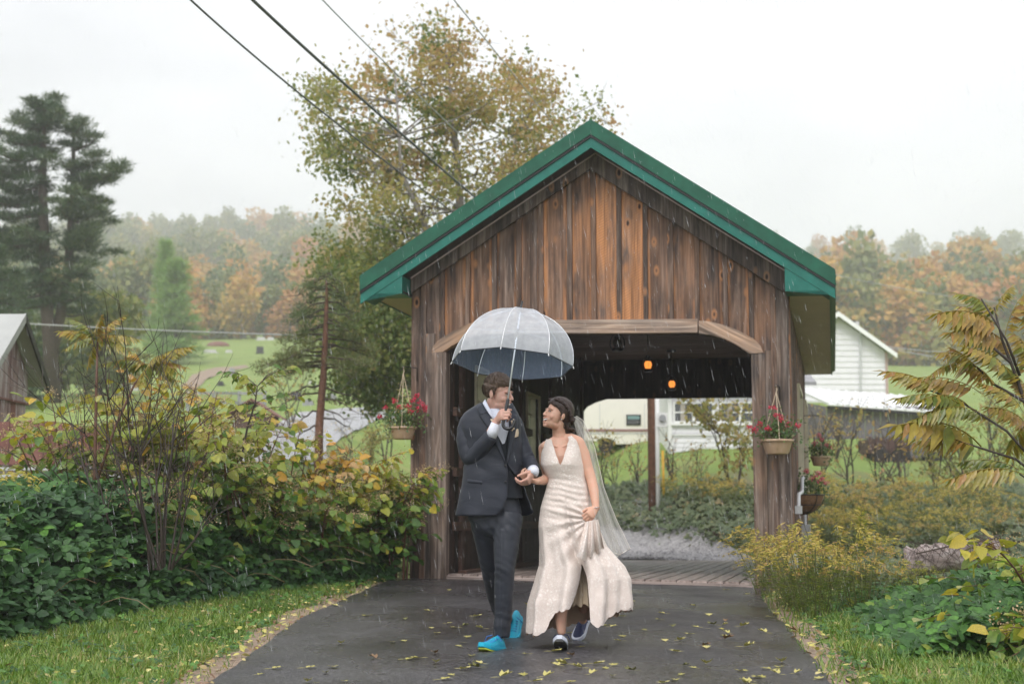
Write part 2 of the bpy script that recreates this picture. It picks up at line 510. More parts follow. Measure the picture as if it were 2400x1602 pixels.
xs = np.concatenate([np.arange(-420, -40, 10), np.arange(-40, -12, 2), np.arange(-12, 12, 0.5), np.arange(12, 40, 2), np.arange(40, 461, 10)])
ys = np.concatenate([np.arange(-30, 4, 4), np.arange(4, 50, 0.75), np.arange(50, 140, 3), np.arange(140, 901, 12)])
GX, GY = np.meshgrid(xs, ys)
GZ = hgt(GX, GY)
nx, ny = len(xs), len(ys)
gv = np.stack([GX.ravel(), GY.ravel(), GZ.ravel()], 1)
gf = [(j * nx + i, j * nx + i + 1, (j + 1) * nx + i + 1, (j + 1) * nx + i) for j in range(ny - 1) for i in range(nx - 1)]
g = SG('ground_cover')
tc = g.n('TexCoord').outputs['Object']
n1 = g.noise(tc, 0.6, 5, 0.6)
n2 = g.noise(tc, 9.0, 4, 0.6)
grass = g.ramp(n2, [(0.3, (0.085, 0.150, 0.022)), (0.7, (0.17, 0.245, 0.04))])
dirt = g.ramp(n2, [(0.3, (0.05, 0.035, 0.024)), (0.7, (0.14, 0.10, 0.07))])
ypos = g.n('SeparateXYZ', {0: tc}).outputs['Y']
field = g.ramp(g.math('DIVIDE', ypos, 1000.0), [(0.037, 0.0), (0.042, 1.0)])
fgrass = g.ramp(n1, [(0.3, (0.155, 0.235, 0.045)), (0.55, (0.215, 0.30, 0.06)), (0.75, (0.30, 0.31, 0.10))])
col = g.mix(g.ramp(n1, [(0.46, 0.0), (0.6, 1.0)]), grass, dirt)
col = g.mix(field, col, fgrass)
M['ground'] = g.done(g.bsdf(base=col, rough=0.85, normal=g.bump(n2, 0.03)))
me = bpy.data.meshes.new('ground')
me.from_pydata(gv.tolist(), [], gf)
me.materials.append(M['ground'])
me.polygons.foreach_set('use_smooth', [True] * len(me.polygons))
ground = tag(link('ground', me), kind='structure')

def sheet(name, left, right, lift, mat, nseg=60, ncross=12, zf=None, rag=0.035):
    """strip of ground between two polylines [(x,y)...] given over the same parameter"""
    def samp(pl, t):
        pl = np.array(pl, float); s = np.linspace(0, 1, len(pl))
        return np.array([np.interp(t, s, pl[:, 0]), np.interp(t, s, pl[:, 1])])
    V, Fc = [], []
    for i in range(nseg + 1):
        t = i / nseg
        a, b = samp(left, t), samp(right, t)
        for j in range(ncross + 1):
            p = a + (b - a) * j / ncross
            if j in (0, ncross):
                p = p + np.array([mnoise.noise(Vector((p[0] * 2, p[1] * 2, 3.0))), 0]) * rag
            V.append((p[0], p[1], (zf or hz)(p[0], p[1]) + lift))
    w = ncross + 1
    for i in range(nseg):
        for j in range(ncross):
            Fc.append((i * w + j, i * w + j + 1, (i + 1) * w + j + 1, (i + 1) * w + j))
    me = bpy.data.meshes.new(name)
    me.from_pydata(V, [], Fc)
    me.materials.append(mat)
    me.polygons.foreach_set('use_smooth', [True] * len(Fc))
    return tag(link(name, me), kind='structure')

# wet asphalt drive
g = SG('wet_asphalt')
tc = g.n('TexCoord').outputs['Object']
st = g.n('TexVoronoi', {'Vector': tc, 'Scale': 75.0}).outputs['Distance']
fine = g.noise(tc, 58.0, 5, 0.8)
wet = g.noise(g.mapping(tc, (0.9, 0.55, 1), loc=(2.0, 0.4, 0)), 1.1, 4, 0.55)
col = g.ramp(fine, [(0.36, (0.009, 0.009, 0.010)), (0.52, (0.036, 0.034, 0.037)), (0.62, (0.13, 0.125, 0.13)), (0.72, (0.34, 0.33, 0.34))])  # stone grain; the palest flecks are painted in for wet sparkle
big = g.noise(tc, 0.8, 4, 0.55)
sp = g.noise(tc, 26.0, 4, 0.75)
col = g.mix(1.0, col, g.ramp(big, [(0.32, 0.55), (0.68, 1.55)]), 'MULTIPLY')  # broad tone drift: scuffed track plus painted-in wet sheen
col = g.mix(1.0, col, g.ramp(sp, [(0.35, 0.6), (0.65, 1.5)]), 'MULTIPLY')  # coarser speckle, also coloured in as sparkle
rg = g.ramp(wet, [(0.34, 0.15), (0.52, 0.32), (0.68, 0.46)])
hh = g.mix(g.ramp(wet, [(0.3, 0.6), (0.6, 1.0)]), (0.5, 0.5, 0.5), g.mix(0.5, st, fine))
M['asphalt'] = g.done(g.bsdf(base=col, rough=rg, spec=0.55, normal=g.bump(hh, 0.008)))
# sandy verge
g = SG('sandy_verge')
tc = g.n('TexCoord').outputs['Object']
n2 = g.noise(tc, 22.0, 5, 0.65)
col = g.ramp(n2, [(0.3, (0.17, 0.115, 0.075)), (0.55, (0.34, 0.25, 0.18)), (0.75, (0.46, 0.37, 0.29))])
M['sand'] = g.done(g.bsdf(base=col, rough=0.75, normal=g.bump(g.noise(tc, 60.0, 4, 0.7), 0.012)))
# crushed stone
g = SG('crushed_stone')
tc = g.n('TexCoord').outputs['Object']
vo = g.n('TexVoronoi', {'Vector': tc, 'Scale': 24.0})
c3 = g.n('SeparateColor', {'Color': vo.outputs['Color']}).outputs[0]
col = g.ramp(c3, [(0.0, (0.20, 0.19, 0.195)), (0.5, (0.34, 0.33, 0.335)), (1.0, (0.52, 0.50, 0.50))])
M['gravel'] = g.done(g.bsdf(base=col, rough=0.6, normal=g.bump(vo.outputs['Distance'], 0.03)))
M['road_grey'] = simple('wet_grey_road', (0.30, 0.30, 0.32), 0.22, 0.12, 1.2, 0.004, 80, spec=0.6)

DL = [(-1.55, 4.5), (-1.6, 8.0), (-1.66, 11.9), (-1.45, 15.0), (-1.30, 17.62)]
DR = [(1.35, 4.5), (1.67, 8.0), (2.02, 11.0), (2.45, 15.0), (2.95, 16.72)]
drive = sheet('asphalt_drive', DL, DR, 0.022, M['asphalt'], 90, 16)
def drive_edges(y):
    l = np.interp(y, [p[1] for p in DL], [p[0] for p in DL]); r = np.interp(y, [p[1] for p in DR], [p[0] for p in DR])
    return l, r
sheet('left_verge', [(p[0] - 0.20, p[1]) for p in DL], [(p[0] + 0.18, p[1]) for p in DL], 0.008, M['sand'], 60, 4, None, .22)
sheet('right_verge', [(p[0] - 0.18, p[1]) for p in DR], [(p[0] + 0.2, p[1]) for p in DR], 0.008, M['sand'], 60, 4, None, .2)
# ------------------------------------------------------------------ covered bridge
TH = radians(12.0)
AX = Vector((cos(TH), -sin(TH), 0)); BX = Vector((sin(TH), cos(TH), 0)); ZX = Vector((0, 0, 1))
YL = 17.5
_d = ray(963, 1203); P0 = Vector((_d.x / _d.y * YL, YL, 0))
BW, BL, SAG = 4.31, 9.8, 0.020        # width, length, lean of the near portal
def sagz(a, b):
    return -SAG * (a - BW / 2) * max(0.0, 1 - max(b, 0) / BL)
def Bp(a, b, z):
    return P0 + AX * a + BX * b + ZX * (z + sagz(a, b))
def fp(u, v, b=0.0):
    """pixel -> (a, z) on the cross-section of the bridge at depth b"""
    d = ray(u, v); o = P0 + BX * b
    t = (o - CAMP).dot(BX) / d.dot(BX)
    p = CAMP + d * t
    a = (p - P0).dot(AX)
    return a, p.z - sagz(a, b)
bridge = thing('covered_bridge', 'rustic brown board-and-batten covered bridge with green metal roof', 'covered bridge', tuple(Bp(BW / 2, 0, 0.1)))
def bplank(name, a0, b0, z0, a1, b1, z1, wdir, w, t, mat, cut=(0, 0), color=None):
    return plank(bridge, name, Bp(a0, b0, z0), Bp(a1, b1, z1), wdir, w, t, mat, cut, color)
rb = random.Random(11)
ZB = 0.10                                # deck level at the near end
def dz(b):
    return ZB - 0.0095 * b
# --- front gable boards and battens; battens measured along the front
BAT = [964, 993, 1037, 1097, 1160, 1217, 1269, 1336, 1393, 1452, 1514, 1573, 1635, 1701, 1761, 1812, 1852]
bat_a = [fp(u, 720)[0] for u in BAT]
ra, rz = fp(1384, 398)                   # top of the boards under the ridge
la, lz = fp(968, 687)
qa, qz = fp(1837, 685)
def gab(a):                              # underside of the rake trim
    return (lz + (a - la) * (rz - lz) / (ra - la)) if a < ra else (qz + (a - qa) * (rz - qz) / (ra - qa))
zbeam = fp(1400, 751)[1]
ua = [fp(u, v) for u, v in ((1028, 797), (1060, 776), (1097, 758), (1130, 751))]
ub = [fp(u, v) for u, v in ((1637, 751), (1662, 753), (1697, 761), (1731, 774), (1766, 793), (1784, 811))]
jl, jr = fp(1047, 1000)[0], fp(1764, 1000)[0]     # inner edges of the opening
def low(a):
    """where the boards end above the opening"""
    if a < ua[0][0]:
        return ZB - 0.1
    if a > ub[-1][0]:
        return ZB - 0.1
    pts = ua + ub
    return float(np.interp(a, [p[0] for p in pts], [p[1] for p in pts])) - 0.05
BARE = [.15, .15, .35, .35, .2, .3, .35, .75, 1.0, 1.0, .3, .45, .45, .35, .45, .25]
BRI = [.42, .48, .44, .40, .32, .30, .60, .58, .74, .78, .40, .52, .30, .32, .40, .48]
for i in range(16):
    a0, a1 = bat_a[i] - 0.0 if i == 0 else bat_a[i], bat_a[i + 1]
    am = (a0 + a1) / 2; w = a1 - a0 - 0.006
    z0 = min(low(a0 + .02), low(a1 - .02)) if 1 <= i <= 14 else ZB - 0.1
    if i in (1, 2):
        z0 = low(am) - 0.06
    o = bplank('siding_board', am, 0.0, z0, am, 0.0, gab(am) + 0.04, AX, w, 0.022, M['board'],
               (gab(a0) - gab(am), gab(a1) - gab(am)), (BARE[i], BRI[i] + rb.uniform(-.04, .04), 0))
for i in range(1, 16):
    am = bat_a[i]; w = 0.058 + rb.uniform(-.006, .008)
    z0 = low(am) + 0.03
    if i in (1,):
        z0 = ZB - 0.08
    sl = (gab(am + .03) - gab(am - .03)) / .06
    bplank('batten', am, -0.036, z0, am + rb.uniform(-.006, .006), -0.036, gab(am) + 0.03, AX, w, 0.034, M['board'],
           (-sl * w / 2, sl * w / 2), (rb.choice([.05, .1, .25]), rb.uniform(.22, .42), 0))
# corner posts beside the opening (below the arch braces)
zs_l = fp(1020, 826)[1]; zs_r = fp(1770, 828)[1]
al0 = fp(993, 1000)[0]; al1 = fp(1018, 1000)[0]
bplank('post_board', (al0 + al1) / 2 - .02, -0.024, ZB - .1, (al0 + al1) / 2 - .02, -0.024, zs_l + .22, AX, al1 - al0 + .05, 0.022, M['post'], color=(.1, .5, 0))
jm = MB()
o = bplank('jamb_post', jl - 0.085, -0.048, ZB - .1, jl - 0.085, -0.048, zs_l, AX, 0.17, 0.18, M['post'], color=(.2, .62, 0))
o = bplank('jamb_post', jr + 0.075, -0.040, ZB - .1, jr + 0.075, -0.040, zs_r, AX, 0.15, 0.18, M['post'], color=(.45, .38, 0))
ar0 = fp(1800, 1000)[0]
bplank('post_board', (jr + .15 + ar0) / 2 + .03, -0.026, ZB - .1, (jr + .15 + ar0) / 2 + .03, -0.026, zs_r + .03, AX, ar0 - jr - .09, 0.022, M['post'], color=(.25, .32, 0))
bplank('corner_board', BW - 0.075, -0.024, ZB - .1, BW - 0.075, -0.024, gab(BW - .12) - .02, AX, 0.16, 0.022, M['post'], color=(.2, .36, 0))
bplank('corner_board', BW - 0.022, 0.075, ZB - .1, BW - 0.022, 0.075, gab(BW - .12) + .1, -BX, 0.19, 0.04, M['post'], color=(.0, .60, 0))
# lintel beam and curved arch braces (solid, 12 cm deep)
bz0, bz1 = fp(1400, 782)[1], fp(1400, 750)[1]
ba0, ba1 = fp(1131, 780)[0], fp(1636, 780)[0]
o = plank(bridge, 'lintel_beam', Bp(ba1, -0.055, (bz0 + bz1) / 2), Bp(ba0, -0.055, (bz0 + bz1) / 2), (0, 0, 1), bz1 - bz0, 0.15, M['beam'], color=(.35, .62, 0))
def brace(up, lo, col):
    poly = [fp(u, v, -0.05) for u, v in up] + [fp(u, v, -0.05) for u, v in reversed(lo)]
    # grain along the brace: local z from first to last point
    pts = [Bp(a, -0.05, z) for a, z in poly]
    c0, c1 = Bp(*[fp(*up[0], -0.05)[0], -0.05, fp(*up[0], -0.05)[1]]), Bp(fp(*up[-1], -0.05)[0], -0.05, fp(*up[-1], -0.05)[1])
    z = (c1 - c0).normalized(); y = BX.copy(); y = (y - z * y.dot(z)).normalized(); x = y.cross(z)
    mw = frame(c0, x, y, z); inv = mw.inverted()
    mb = MB().prism([inv @ p for p in pts], inv.to_3x3() @ (BX * 0.15))
    o = mb.build('arch_brace', M['beam'], bridge, mw=mw)
    o.color = (*col, 1)
brace([(1637.5, 751), (1662, 753), (1697, 761), (1731, 774), (1766, 793), (1782, 809), (1789, 826)],
      [(1637.5, 780), (1669, 785), (1697, 793), (1720, 804), (1743, 819), (1757, 828)], (.6, .55, 0))
brace([(1011, 826), (1014, 812), (1028, 796), (1060, 776), (1097, 758), (1130, 751)],
      [(1038, 824), (1060, 809), (1090, 793), (1130, 782)], (.7, .45, 0))
# --- roof, fascia, soffit
OV = 0.40
rt = fp(1385, 282, -OV); rl = fp(845, 647, -OV); rr = fp(1957, 632, -OV)
rm = fp(1385, 316, -OV); rml = fp(845, 682, -OV); rmr = fp(1957, 668, -OV)
rb_ = fp(1385, 346, -OV)
bl0 = fp(855, 688, -OV); br0 = fp(1942, 664, -OV)
inl, inr = fp(942, 688, -OV)[0], fp(1840, 682, -OV)[0]
BE = BL + 0.45
def strip(poly, b0, b1):
    return MB().prism([Bp(a, b0, z) for a, z in poly], Bp(poly[0][0], b1, poly[0][1]) - Bp(poly[0][0], b0, poly[0][1]))
def roof_side(e, name):
    m = MB()
    c = [Bp(rt[0], -OV, rt[1]), Bp(e[0], -OV, e[1]), Bp(e[0], BE, e[1]), Bp(rt[0], BE, rt[1])]
    n = (c[1] - c[0]).cross(c[3] - c[0]).normalized()
    if n.z < 0: n = -n
    m.prism(c, -n * 0.06)
    o = m.build('roof_panel', M['green_roof'], bridge)
    # standing seams
    for k in range(1, 17):
        b = -OV + (BE + OV) * k / 17
        s = MB(); p, q = Bp(rt[0], b, rt[1]), Bp(e[0], b, e[1])
        s.prism([p + BX * .012 - n * .01, q + BX * .012 - n * .01, q - BX * .012 - n * .01, p - BX * .012 - n * .01], n * 0.04)
        s.build('roof_seam', M['green_roof'], o)
    return o, n
roof_side(rl, 'l'); roof_side(rr, 'r')
def band(name, top, bot, b0, b1, mat):
    """strip of trim along a rake: top=[ridge, eave], bot=[ridge, eave]"""
    poly = [top[0], top[1], bot[1], bot[0]]
    return strip(poly, b0, b1).build(name, mat, bridge)
e = 0.012
def rake(T, Tm, Bb, E, Em, Be):
    # upper metal edge, black strip painted in as a shadow gap, lower fascia
    up = lambda p, k: (p[0], p[1] + k)
    band('rake_edge', [up(T, .004), up(E, .004)], [Tm, Em], -OV - .035, -OV + .02, M['green_roof'])
    band('rake_shadow_strip', [up(Tm, -.001), up(Em, -.001)], [up(Tm, -.03), up(Em, -.03)], -OV - .022, -OV + .02, M['black'])
    band('rake_fascia', [up(Tm, -.031), up(Em, -.031)], [Bb, Be], -OV - .004, -OV + .03, M['green_trim'])
sl = (rm[1] - rml[1]) / (rm[0] - rml[0]); sr = (rmr[1] - rm[1]) / (rmr[0] - rm[0])
th = rm[1] - rb_[1]
rake(rt, rm, (rb_[0], rm[1] - th), rl, rml, (rml[0], rml[1] - th))
rake((rt[0] + .001, rt[1]), (rm[0] + .001, rm[1]), (rb_[0] + .001, rm[1] - th), rr, rmr, (rmr[0], rmr[1] - th))
# eave return boxes
zl_in = rm[1] - th + sl * (inl - rm[0]); zr_in = rm[1] - th + sr * (inr - rm[0])
lx = rml[0] + .05; zlo = bl0[1]
strip([(lx, rml[1] - th + sl * (.05) + .0), (inl, zl_in - .002), (inl, zlo), (lx, zlo)], -OV + .002, -0.001).build('eave_return', M['green_trim'], bridge)
rx = rmr[0] - .06; zro = fp(1840, 682, -OV)[1]
strip([(rx, rmr[1] - th - sr * .06), (inr, zr_in - .002), (inr, zro), (rx, zro)], -OV + .002, -0.001).build('eave_return', M['green_trim'], bridge)
# gable soffit under the overhang (sloping), with a pale joint line, and the rake trim board on the wall
for side, (s_, aa) in enumerate(((sl, inl), (sr, inr))):
    z0 = rm[1] - th + .03; zE = z0 + s_ * (aa - rm[0])
    strip([(rm[0], z0), (aa, zE), (aa, zE + .02), (rm[0], z0 + .02)], -OV + .031, 0.05).build('gable_soffit', M['brown'], bridge)
    tz = lambda a: gab(a)
    zt = z0 - .002; ztE = zE - .002
    aw = -.0 if side == 0 else BW
    gz = gab(aw)
    zw = z0 + s_ * (aw - rm[0])
    strip([(rm[0], z0 + .0), (aw, zw), (aw, gz - .004), (ra, rz - .004)], -0.075, -0.047).build('rake_trim', M['post'], bridge).color = (.1, .25, 0, 1)
    strip([(rm[0], z0 - .012), (aw, zw - .012), (aw, zw - .028), (rm[0], z0 - .028)], -0.088, -0.0755).build('soffit_channel', M['soffit'], bridge)
# eave soffits and fascia along both sides
for side in (0, 1):
    if side == 0:
        a_in, a_out, zz, ze = 0.0, lx, zlo, rl
    else:
        a_in, a_out, zz, ze = BW, rx, zro, rr
    n_s = 22
    for k in range(n_s):
        b0 = -0.0 + (BE) * k / n_s + .003; b1 = (BE) * (k + 1) / n_s - .003
        strip([(a_in, zz + .012), (a_out, zz + .012), (a_out, zz), (a_in, zz)], b0, b1).build('soffit_panel', M['soffit'], bridge)
    strip([(a_in, zz + .03), (a_out, zz + .03), (a_out, zz + .013), (a_in, zz + .013)], -OV + .05, BE).build('soffit_backing', M['brown'], bridge)
    d = -1 if side == 0 else 1
    strip([(a_out, ze[1] - .10), (a_out + d * .02, ze[1] - .10), (a_out + d * .02, zz - .01), (a_out, zz - .01)], -OV + .03, BE).build('eave_fascia', M['green_trim'], bridge)
    strip([(ze[0] - d * .05, ze[1] - .03), (ze[0] + d * .006, ze[1] - .005), (ze[0] + d * .006, ze[1] - .17), (ze[0] - d * .045, ze[1] - .19)], -OV + .021, BE).build('gutter', M['green_roof'], bridge)
# --- side walls: boards, battens, inner face
ZT = max(zro, fp(1500, 640)[1]) + 0.06
wa = jl - 0.0
def side_wall(a_out, sign, mat, name, bat, holes, t=0.022):
    n = 34; bs = [0.17 + (BL - 0.17) * k / n for k in range(n + 1)]
    for k in range(n):
        bm = (bs[k] + bs[k + 1]) / 2; w = bs[k + 1] - bs[k] - 0.004
        segs = [(dz(0) - .25, ZT)]
        for h0, h1, zz0, zz1 in holes:
            if h0 < bm < h1:
                segs = [(dz(0) - .25, zz0), (zz1, ZT)]
        for s0, s1 in segs:
            bplank(name, a_out, bm, s0, a_out, bm, s1, BX * sign, w, t, mat, color=(rb.choice([0, .1, .2, .35]), rb.uniform(.35, .62), 0))
            if bat and k:
                bplank('batten', a_out + 0.0235 * sign, bs[k], s0, a_out + 0.0235 * sign, bs[k], s1, BX * sign, 0.055, 0.022, mat, color=(rb.choice([0, .1, .2]), rb.uniform(.4, .62), 0))
def pix_b(u, a):
    """depth along a side wall (a fixed) seen at column u"""
    lo_, hi_ = -1.0, BL + 2
    t = (u - CU) / FPX
    f = lambda b: (P0 + AX * a + BX * b).x / (P0 + AX * a + BX * b).y / (cos(PITCH) + 0.0) * 1.0
    for _ in range(50):
        m_ = (lo_ + hi_) / 2
        p = Bp(a, m_, 1.6) - CAMP
        uu = CU + FPX * p.x / p.dot(_F)
        if uu < u: lo_ = m_
        else: hi_ = m_
    return (lo_ + hi_) / 2
def wz(a, b, v):
    p = Bp(a, b, 0); d = ray(CU, v)
    return EYE + p.y * d.z / d.y
ai = jl - 0.02                            # inner face of the left wall
HL = []
for u0, u1, v0, v1 in ((1113, 1141, 872, 1010), (1234, 1262, 930, 1095)):
    b0, b1 = pix_b(u0, ai), pix_b(u1, ai)
    bm = (b0 + b1) / 2
    HL.append((b0, b1, wz(ai, bm, v1), wz(ai, bm, v0)))
HR = []
for u0, u1, v0, v1 in ((1868, 1876, 893, 1150), (1885, 1889, 935, 1150)):
    b0, b1 = pix_b(u0, BW), pix_b(u1, BW)
    HR.append((b0, max(b1, b0 + .8), wz(BW, b0, v1), wz(BW, b0, v0)))
side_wall(BW, 1, M['board'], 'side_board', True, HR)
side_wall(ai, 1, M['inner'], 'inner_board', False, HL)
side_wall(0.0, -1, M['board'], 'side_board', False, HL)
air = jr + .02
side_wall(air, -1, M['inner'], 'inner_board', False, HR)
# girts and studs on the inner left wall
for zz in (0.62, 1.25, 1.95):
    segs = [(0.16, BL)]
    for h0, h1, q0, q1 in HL:
        if q0 - .05 < zz < q1 + .05:
            segs = [s for s0, s1 in segs for s in (((s0, h0 - .05), (h1 + .05, s1)) if s0 < h0 < s1 else ((s0, s1),))]
    for s0, s1 in segs:
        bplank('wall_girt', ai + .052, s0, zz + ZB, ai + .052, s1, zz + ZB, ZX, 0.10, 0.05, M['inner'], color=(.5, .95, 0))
for k in range(6):
    b = 0.5 + k * 1.75
    if any(h0 - .1 < b < h1 + .1 for h0, h1, _, _ in HL): b += .55
    bplank('wall_stud', ai + .10, b, ZB, ai + .10, b, ZT, BX, 0.12, 0.046, M['inner'], color=(.4, .85, 0))
bplank('sill_plate', ai + .11, .2, ZB + .06, ai + .11, BL, ZB + .06, ZX, 0.11, 0.10, M['inner'], color=(.6, 1.0, 0))
# windows in the side walls
def side_window(a, b0, b1, z0, z1, sign, depth):
    m = MB(); t = 0.05
    def bar(bb0, bb1, zz0, zz1, d=0.05):
        p = [Bp(a - d * .5, bb0, zz0), Bp(a + d * .5, bb0, zz0), Bp(a + d * .5, bb1, zz0), Bp(a - d * .5, bb1, zz0)]
        q = [Bp(a - d * .5, bb0, zz1), Bp(a + d * .5, bb0, zz1), Bp(a + d * .5, bb1, zz1), Bp(a - d * .5, bb1, zz1)]
        m.hexa(p + q)
    bar(b0, b0 + t, z0, z1, depth); bar(b1 - t, b1, z0, z1, depth)
    bar(b0 + t, b1 - t, z0, z0 + t, depth); bar(b0 + t, b1 - t, z1 - t, z1, depth)
    f = m.build('window_frame', M['cream'], bridge)
    m2 = MB(); m = m2
    bm = (b0 + b1) / 2
    bar(bm - .014, bm + .014, z0 + t, z1 - t, .03)
    for k in (1, 2, 3):
        zz = z0 + (z1 - z0) * k / 4
        bar(b0 + t, bm - .015, zz - .014, zz + .014, .03); bar(bm + .015, b1 - t, zz - .014, zz + .014, .03)
    m2.build('muntin', M['cream'], f)
    m3 = MB(); m = m3
    bar(b0 + t, b1 - t, z0 + t, z1 - t, .006)
    m3.build('pane', M['pane'], f)
for h in HL:
    side_window((ai - 0.1) * .5 + .13, h[0] - .03, h[1] + .03, h[2] - .03, h[3] + .03, 1, 0.30)
for h in HR:
    side_window(BW + .012, h[0], h[1], h[2], h[3], 1, 0.09)
# --- deck
DK = random.Random(3)
npl = 20; dw = (jr - jl - .0) / npl
for k in range(npl):
    a = jl + dw * (k + .5)
    bplank('deck_plank', a, 0.07, dz(0) + .034, a, BL, dz(BL) + .034, -AX, dw - .012, 0.05, M['deck'], color=(DK.uniform(0, .3), DK.uniform(.38, .62), 0))
plank(bridge, 'deck_header', Bp(jr + .02, 0.02, ZB + .012), Bp(jl - .02, 0.02, ZB + .012), ZX, 0.10, 0.048, M['deck'], color=(.2, .85, 0))
MB().prism([Bp(jl, .08, ZB - .15), Bp(jr, .08, ZB - .15), Bp(jr, BL, dz(BL) - .15), Bp(jl, BL, dz(BL) - .15)], ZX * .12).build('deck_joist', M['brown'], bridge)
# --- ceiling boards, across the bridge, and the underside of the near gable
zc = fp(1500, 640)[1] + .0
for k in range(24):
    b0 = 0.12 + (BL - .2) * k / 24; b1 = 0.12 + (BL - .2) * (k + 1) / 24 - .008
    bm = (b0 + b1) / 2
    plank(bridge, 'ceiling_board', Bp(ai, bm, zc), Bp(air, bm, zc), BX, b1 - b0, 0.02, M['ceil'], color=(.2, rb.uniform(.4, .6), 0))
# gable wall behind the front boards (dark backing) and far portal
def portal(b, sgn, t=0.02):
    """dark inner sheathing above an opening, with the arch cut out of it"""
    arch = [fp(u, v) for u, v in ((1040, 826), (1060, 810), (1090, 795), (1130, 783), (1637, 783), (1669, 787), (1697, 796), (1720, 807), (1743, 822), (1757, 830))]
    arch = [(min(max(a, jl), jr), z) for a, z in arch]
    top = [(BW - .03, zro + .05), (ra, rz - .05), (0.03, zro + .05)]
    q = MB()
    # strips between the arch and the gable line
    aa = sorted(set([0.03, jl - .0] + [p[0] for p in arch] + [ra, jr, BW - .03]))
    for x0, x1 in zip(aa[:-1], aa[1:]):
        if x1 - x0 < 1e-4: continue
        def lo(x):
            if x <= jl - 1e-6 or x >= jr + 1e-6: return ZB
            return float(np.interp(x, [p[0] for p in arch], [p[1] for p in arch]))
        xm = (x0 + x1) / 2
        inside = jl < xm < jr
        l0 = lo(x0 if inside else xm) if not inside else float(np.interp(x0, [p[0] for p in arch], [p[1] for p in arch]))
        l1 = l0 if not inside else float(np.interp(x1, [p[0] for p in arch], [p[1] for p in arch]))
        if not inside: l0 = l1 = ZB
        hi = lambda x: float(np.interp(x, [p[0] for p in reversed(top)], [p[1] for p in reversed(top)]))
        q.prism([Bp(x0, b, l0), Bp(x1, b, l1), Bp(x1, b, hi(x1)), Bp(x0, b, hi(x0))], BX * t * sgn)
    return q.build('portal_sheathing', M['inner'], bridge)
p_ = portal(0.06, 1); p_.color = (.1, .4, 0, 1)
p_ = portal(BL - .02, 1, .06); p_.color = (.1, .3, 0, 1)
# conduit, junction box and tap pipe low on the right wall
cz = [(1858, 1280), (1880, 1262), (1895, 1240), (1903, 1256)]
m = MB().tube([Bp(BW + .07, .75, 1.00), Bp(BW + .07, .95, 1.16), Bp(BW + .09, 1.9, 1.20), Bp(BW + .09, 2.1, 1.36), Bp(BW + .09, 3.2, 1.40)], 0.022, 8)
m.tube([Bp(BW + .09, 3.2, 1.40), Bp(BW + .09, 3.25, 0.1)], 0.022, 8)
cond = m.build('conduit', M['pipe'], bridge, True)
MB().hexa([Bp(BW + .05 + dx, 3.15 + db, .55 + dzz) for dzz in (0, .24) for dx, db in ((0, 0), (.11, 0), (.11, .2), (0, .2))]).build('junction_box', M['pipe'], cond)
MB().hexa([Bp(BW + .03 + dx, .68 + db, .94 + dzz) for dzz in (0, .09) for dx, db in ((0, 0), (.08, 0), (.08, .12), (0, .12))]).build('socket_box', M['pipe'], cond)
MB().hexa([Bp(BW - .03 + dx, -.12 + db, .36 + dzz) for dzz in (0, .16) for dx, db in ((0, 0), (.10, 0), (.10, .09), (0, .09))]).build('electric_box', M['pipe'], cond)
# ------------------------------------------------------------------ foliage helpers
def tri_mesh(name, V, T, mat, tint=None, smooth=False):
    me = bpy.data.meshes.new(name)
    V = np.asarray(V, np.float32); T = np.asarray(T, np.int32)
    me.vertices.add(len(V)); me.vertices.foreach_set('co', V.ravel())
    me.loops.add(T.size); me.loops.foreach_set('vertex_index', T.ravel())
    me.polygons.add(len(T)); me.polygons.foreach_set('loop_start', np.arange(0, T.size, 3, dtype=np.int32))
    try:
        me.polygons.foreach_set('loop_total', np.full(len(T), 3, np.int32))
    except Exception:
        pass
    if tint is not None:
        a = me.attributes.new('tint', 'FLOAT', 'POINT')
        a.data.foreach_set('value', np.asarray(tint, np.float32))
    me.materials.append(mat)
    if smooth:
        me.polygons.foreach_set('use_smooth', [True] * len(T))
    me.update(calc_edges=True)
    me.validate()
    return me
def fan(pts, mid):
    n = len(pts)
    return np.array(list(pts) + [mid], float), np.array([(i, (i + 1) % n, n) for i in range(n)])
HEART = fan([(0, 0, 0), (.02, .28, .05), (.28, .40, .08), (.68, .28, .03), (1, 0, -.12), (.68, -.28, .03), (.28, -.40, .08), (.02, -.28, .05)], (.42, 0, -.02))
OVAL = fan([(0, 0, 0), (.3, .27, .05), (.7, .22, .03), (1, 0, -.08), (.7, -.22, .03), (.3, -.27, .05)], (.5, 0, -.02))
LANCE = (np.array([(0, 0, 0), (.35, .13, .03), (1, 0, -.12), (.35, -.13, .03)], float), np.array([(0, 2, 1), (0, 3, 2)]))
DIAM = (np.array([(0, 0, 0), (.5, .36, .08), (1, 0, 0), (.5, -.36, .08)], float), np.array([(0, 2, 1), (0, 3, 2)]))
NEED = (np.array([(0, .05, 0), (0, -.05, 0), (1, 0, 0)], float), np.array([(0, 1, 2)]))
BLADE = (np.array([(0, .045, 0), (0, -.045, 0), (.55, -.03, .06), (.55, .03, .06), (1, 0, -.06)], float), np.array([(0, 1, 2), (0, 2, 3), (3, 2, 4)]))
def trifol():
    v0, t0 = OVAL
    V, T = [], []
    for ang, off, s in ((0, .45, .62), (1.25, .33, .55), (-1.25, .33, .55)):
        c, sn = cos(ang), sin(ang)
        p = v0.copy() * s
        x = p[:, 0] * c - p[:, 1] * sn * 1.25 + off * 0.9 * (1 if ang == 0 else .8); y = p[:, 0] * sn + p[:, 1] * c * 1.25
        V.append(np.stack([x, y, p[:, 2] - .04], 1)); T.append(t0 + len(v0) * len(T))
    return np.concatenate(V), np.concatenate(T)
TRIF = trifol()
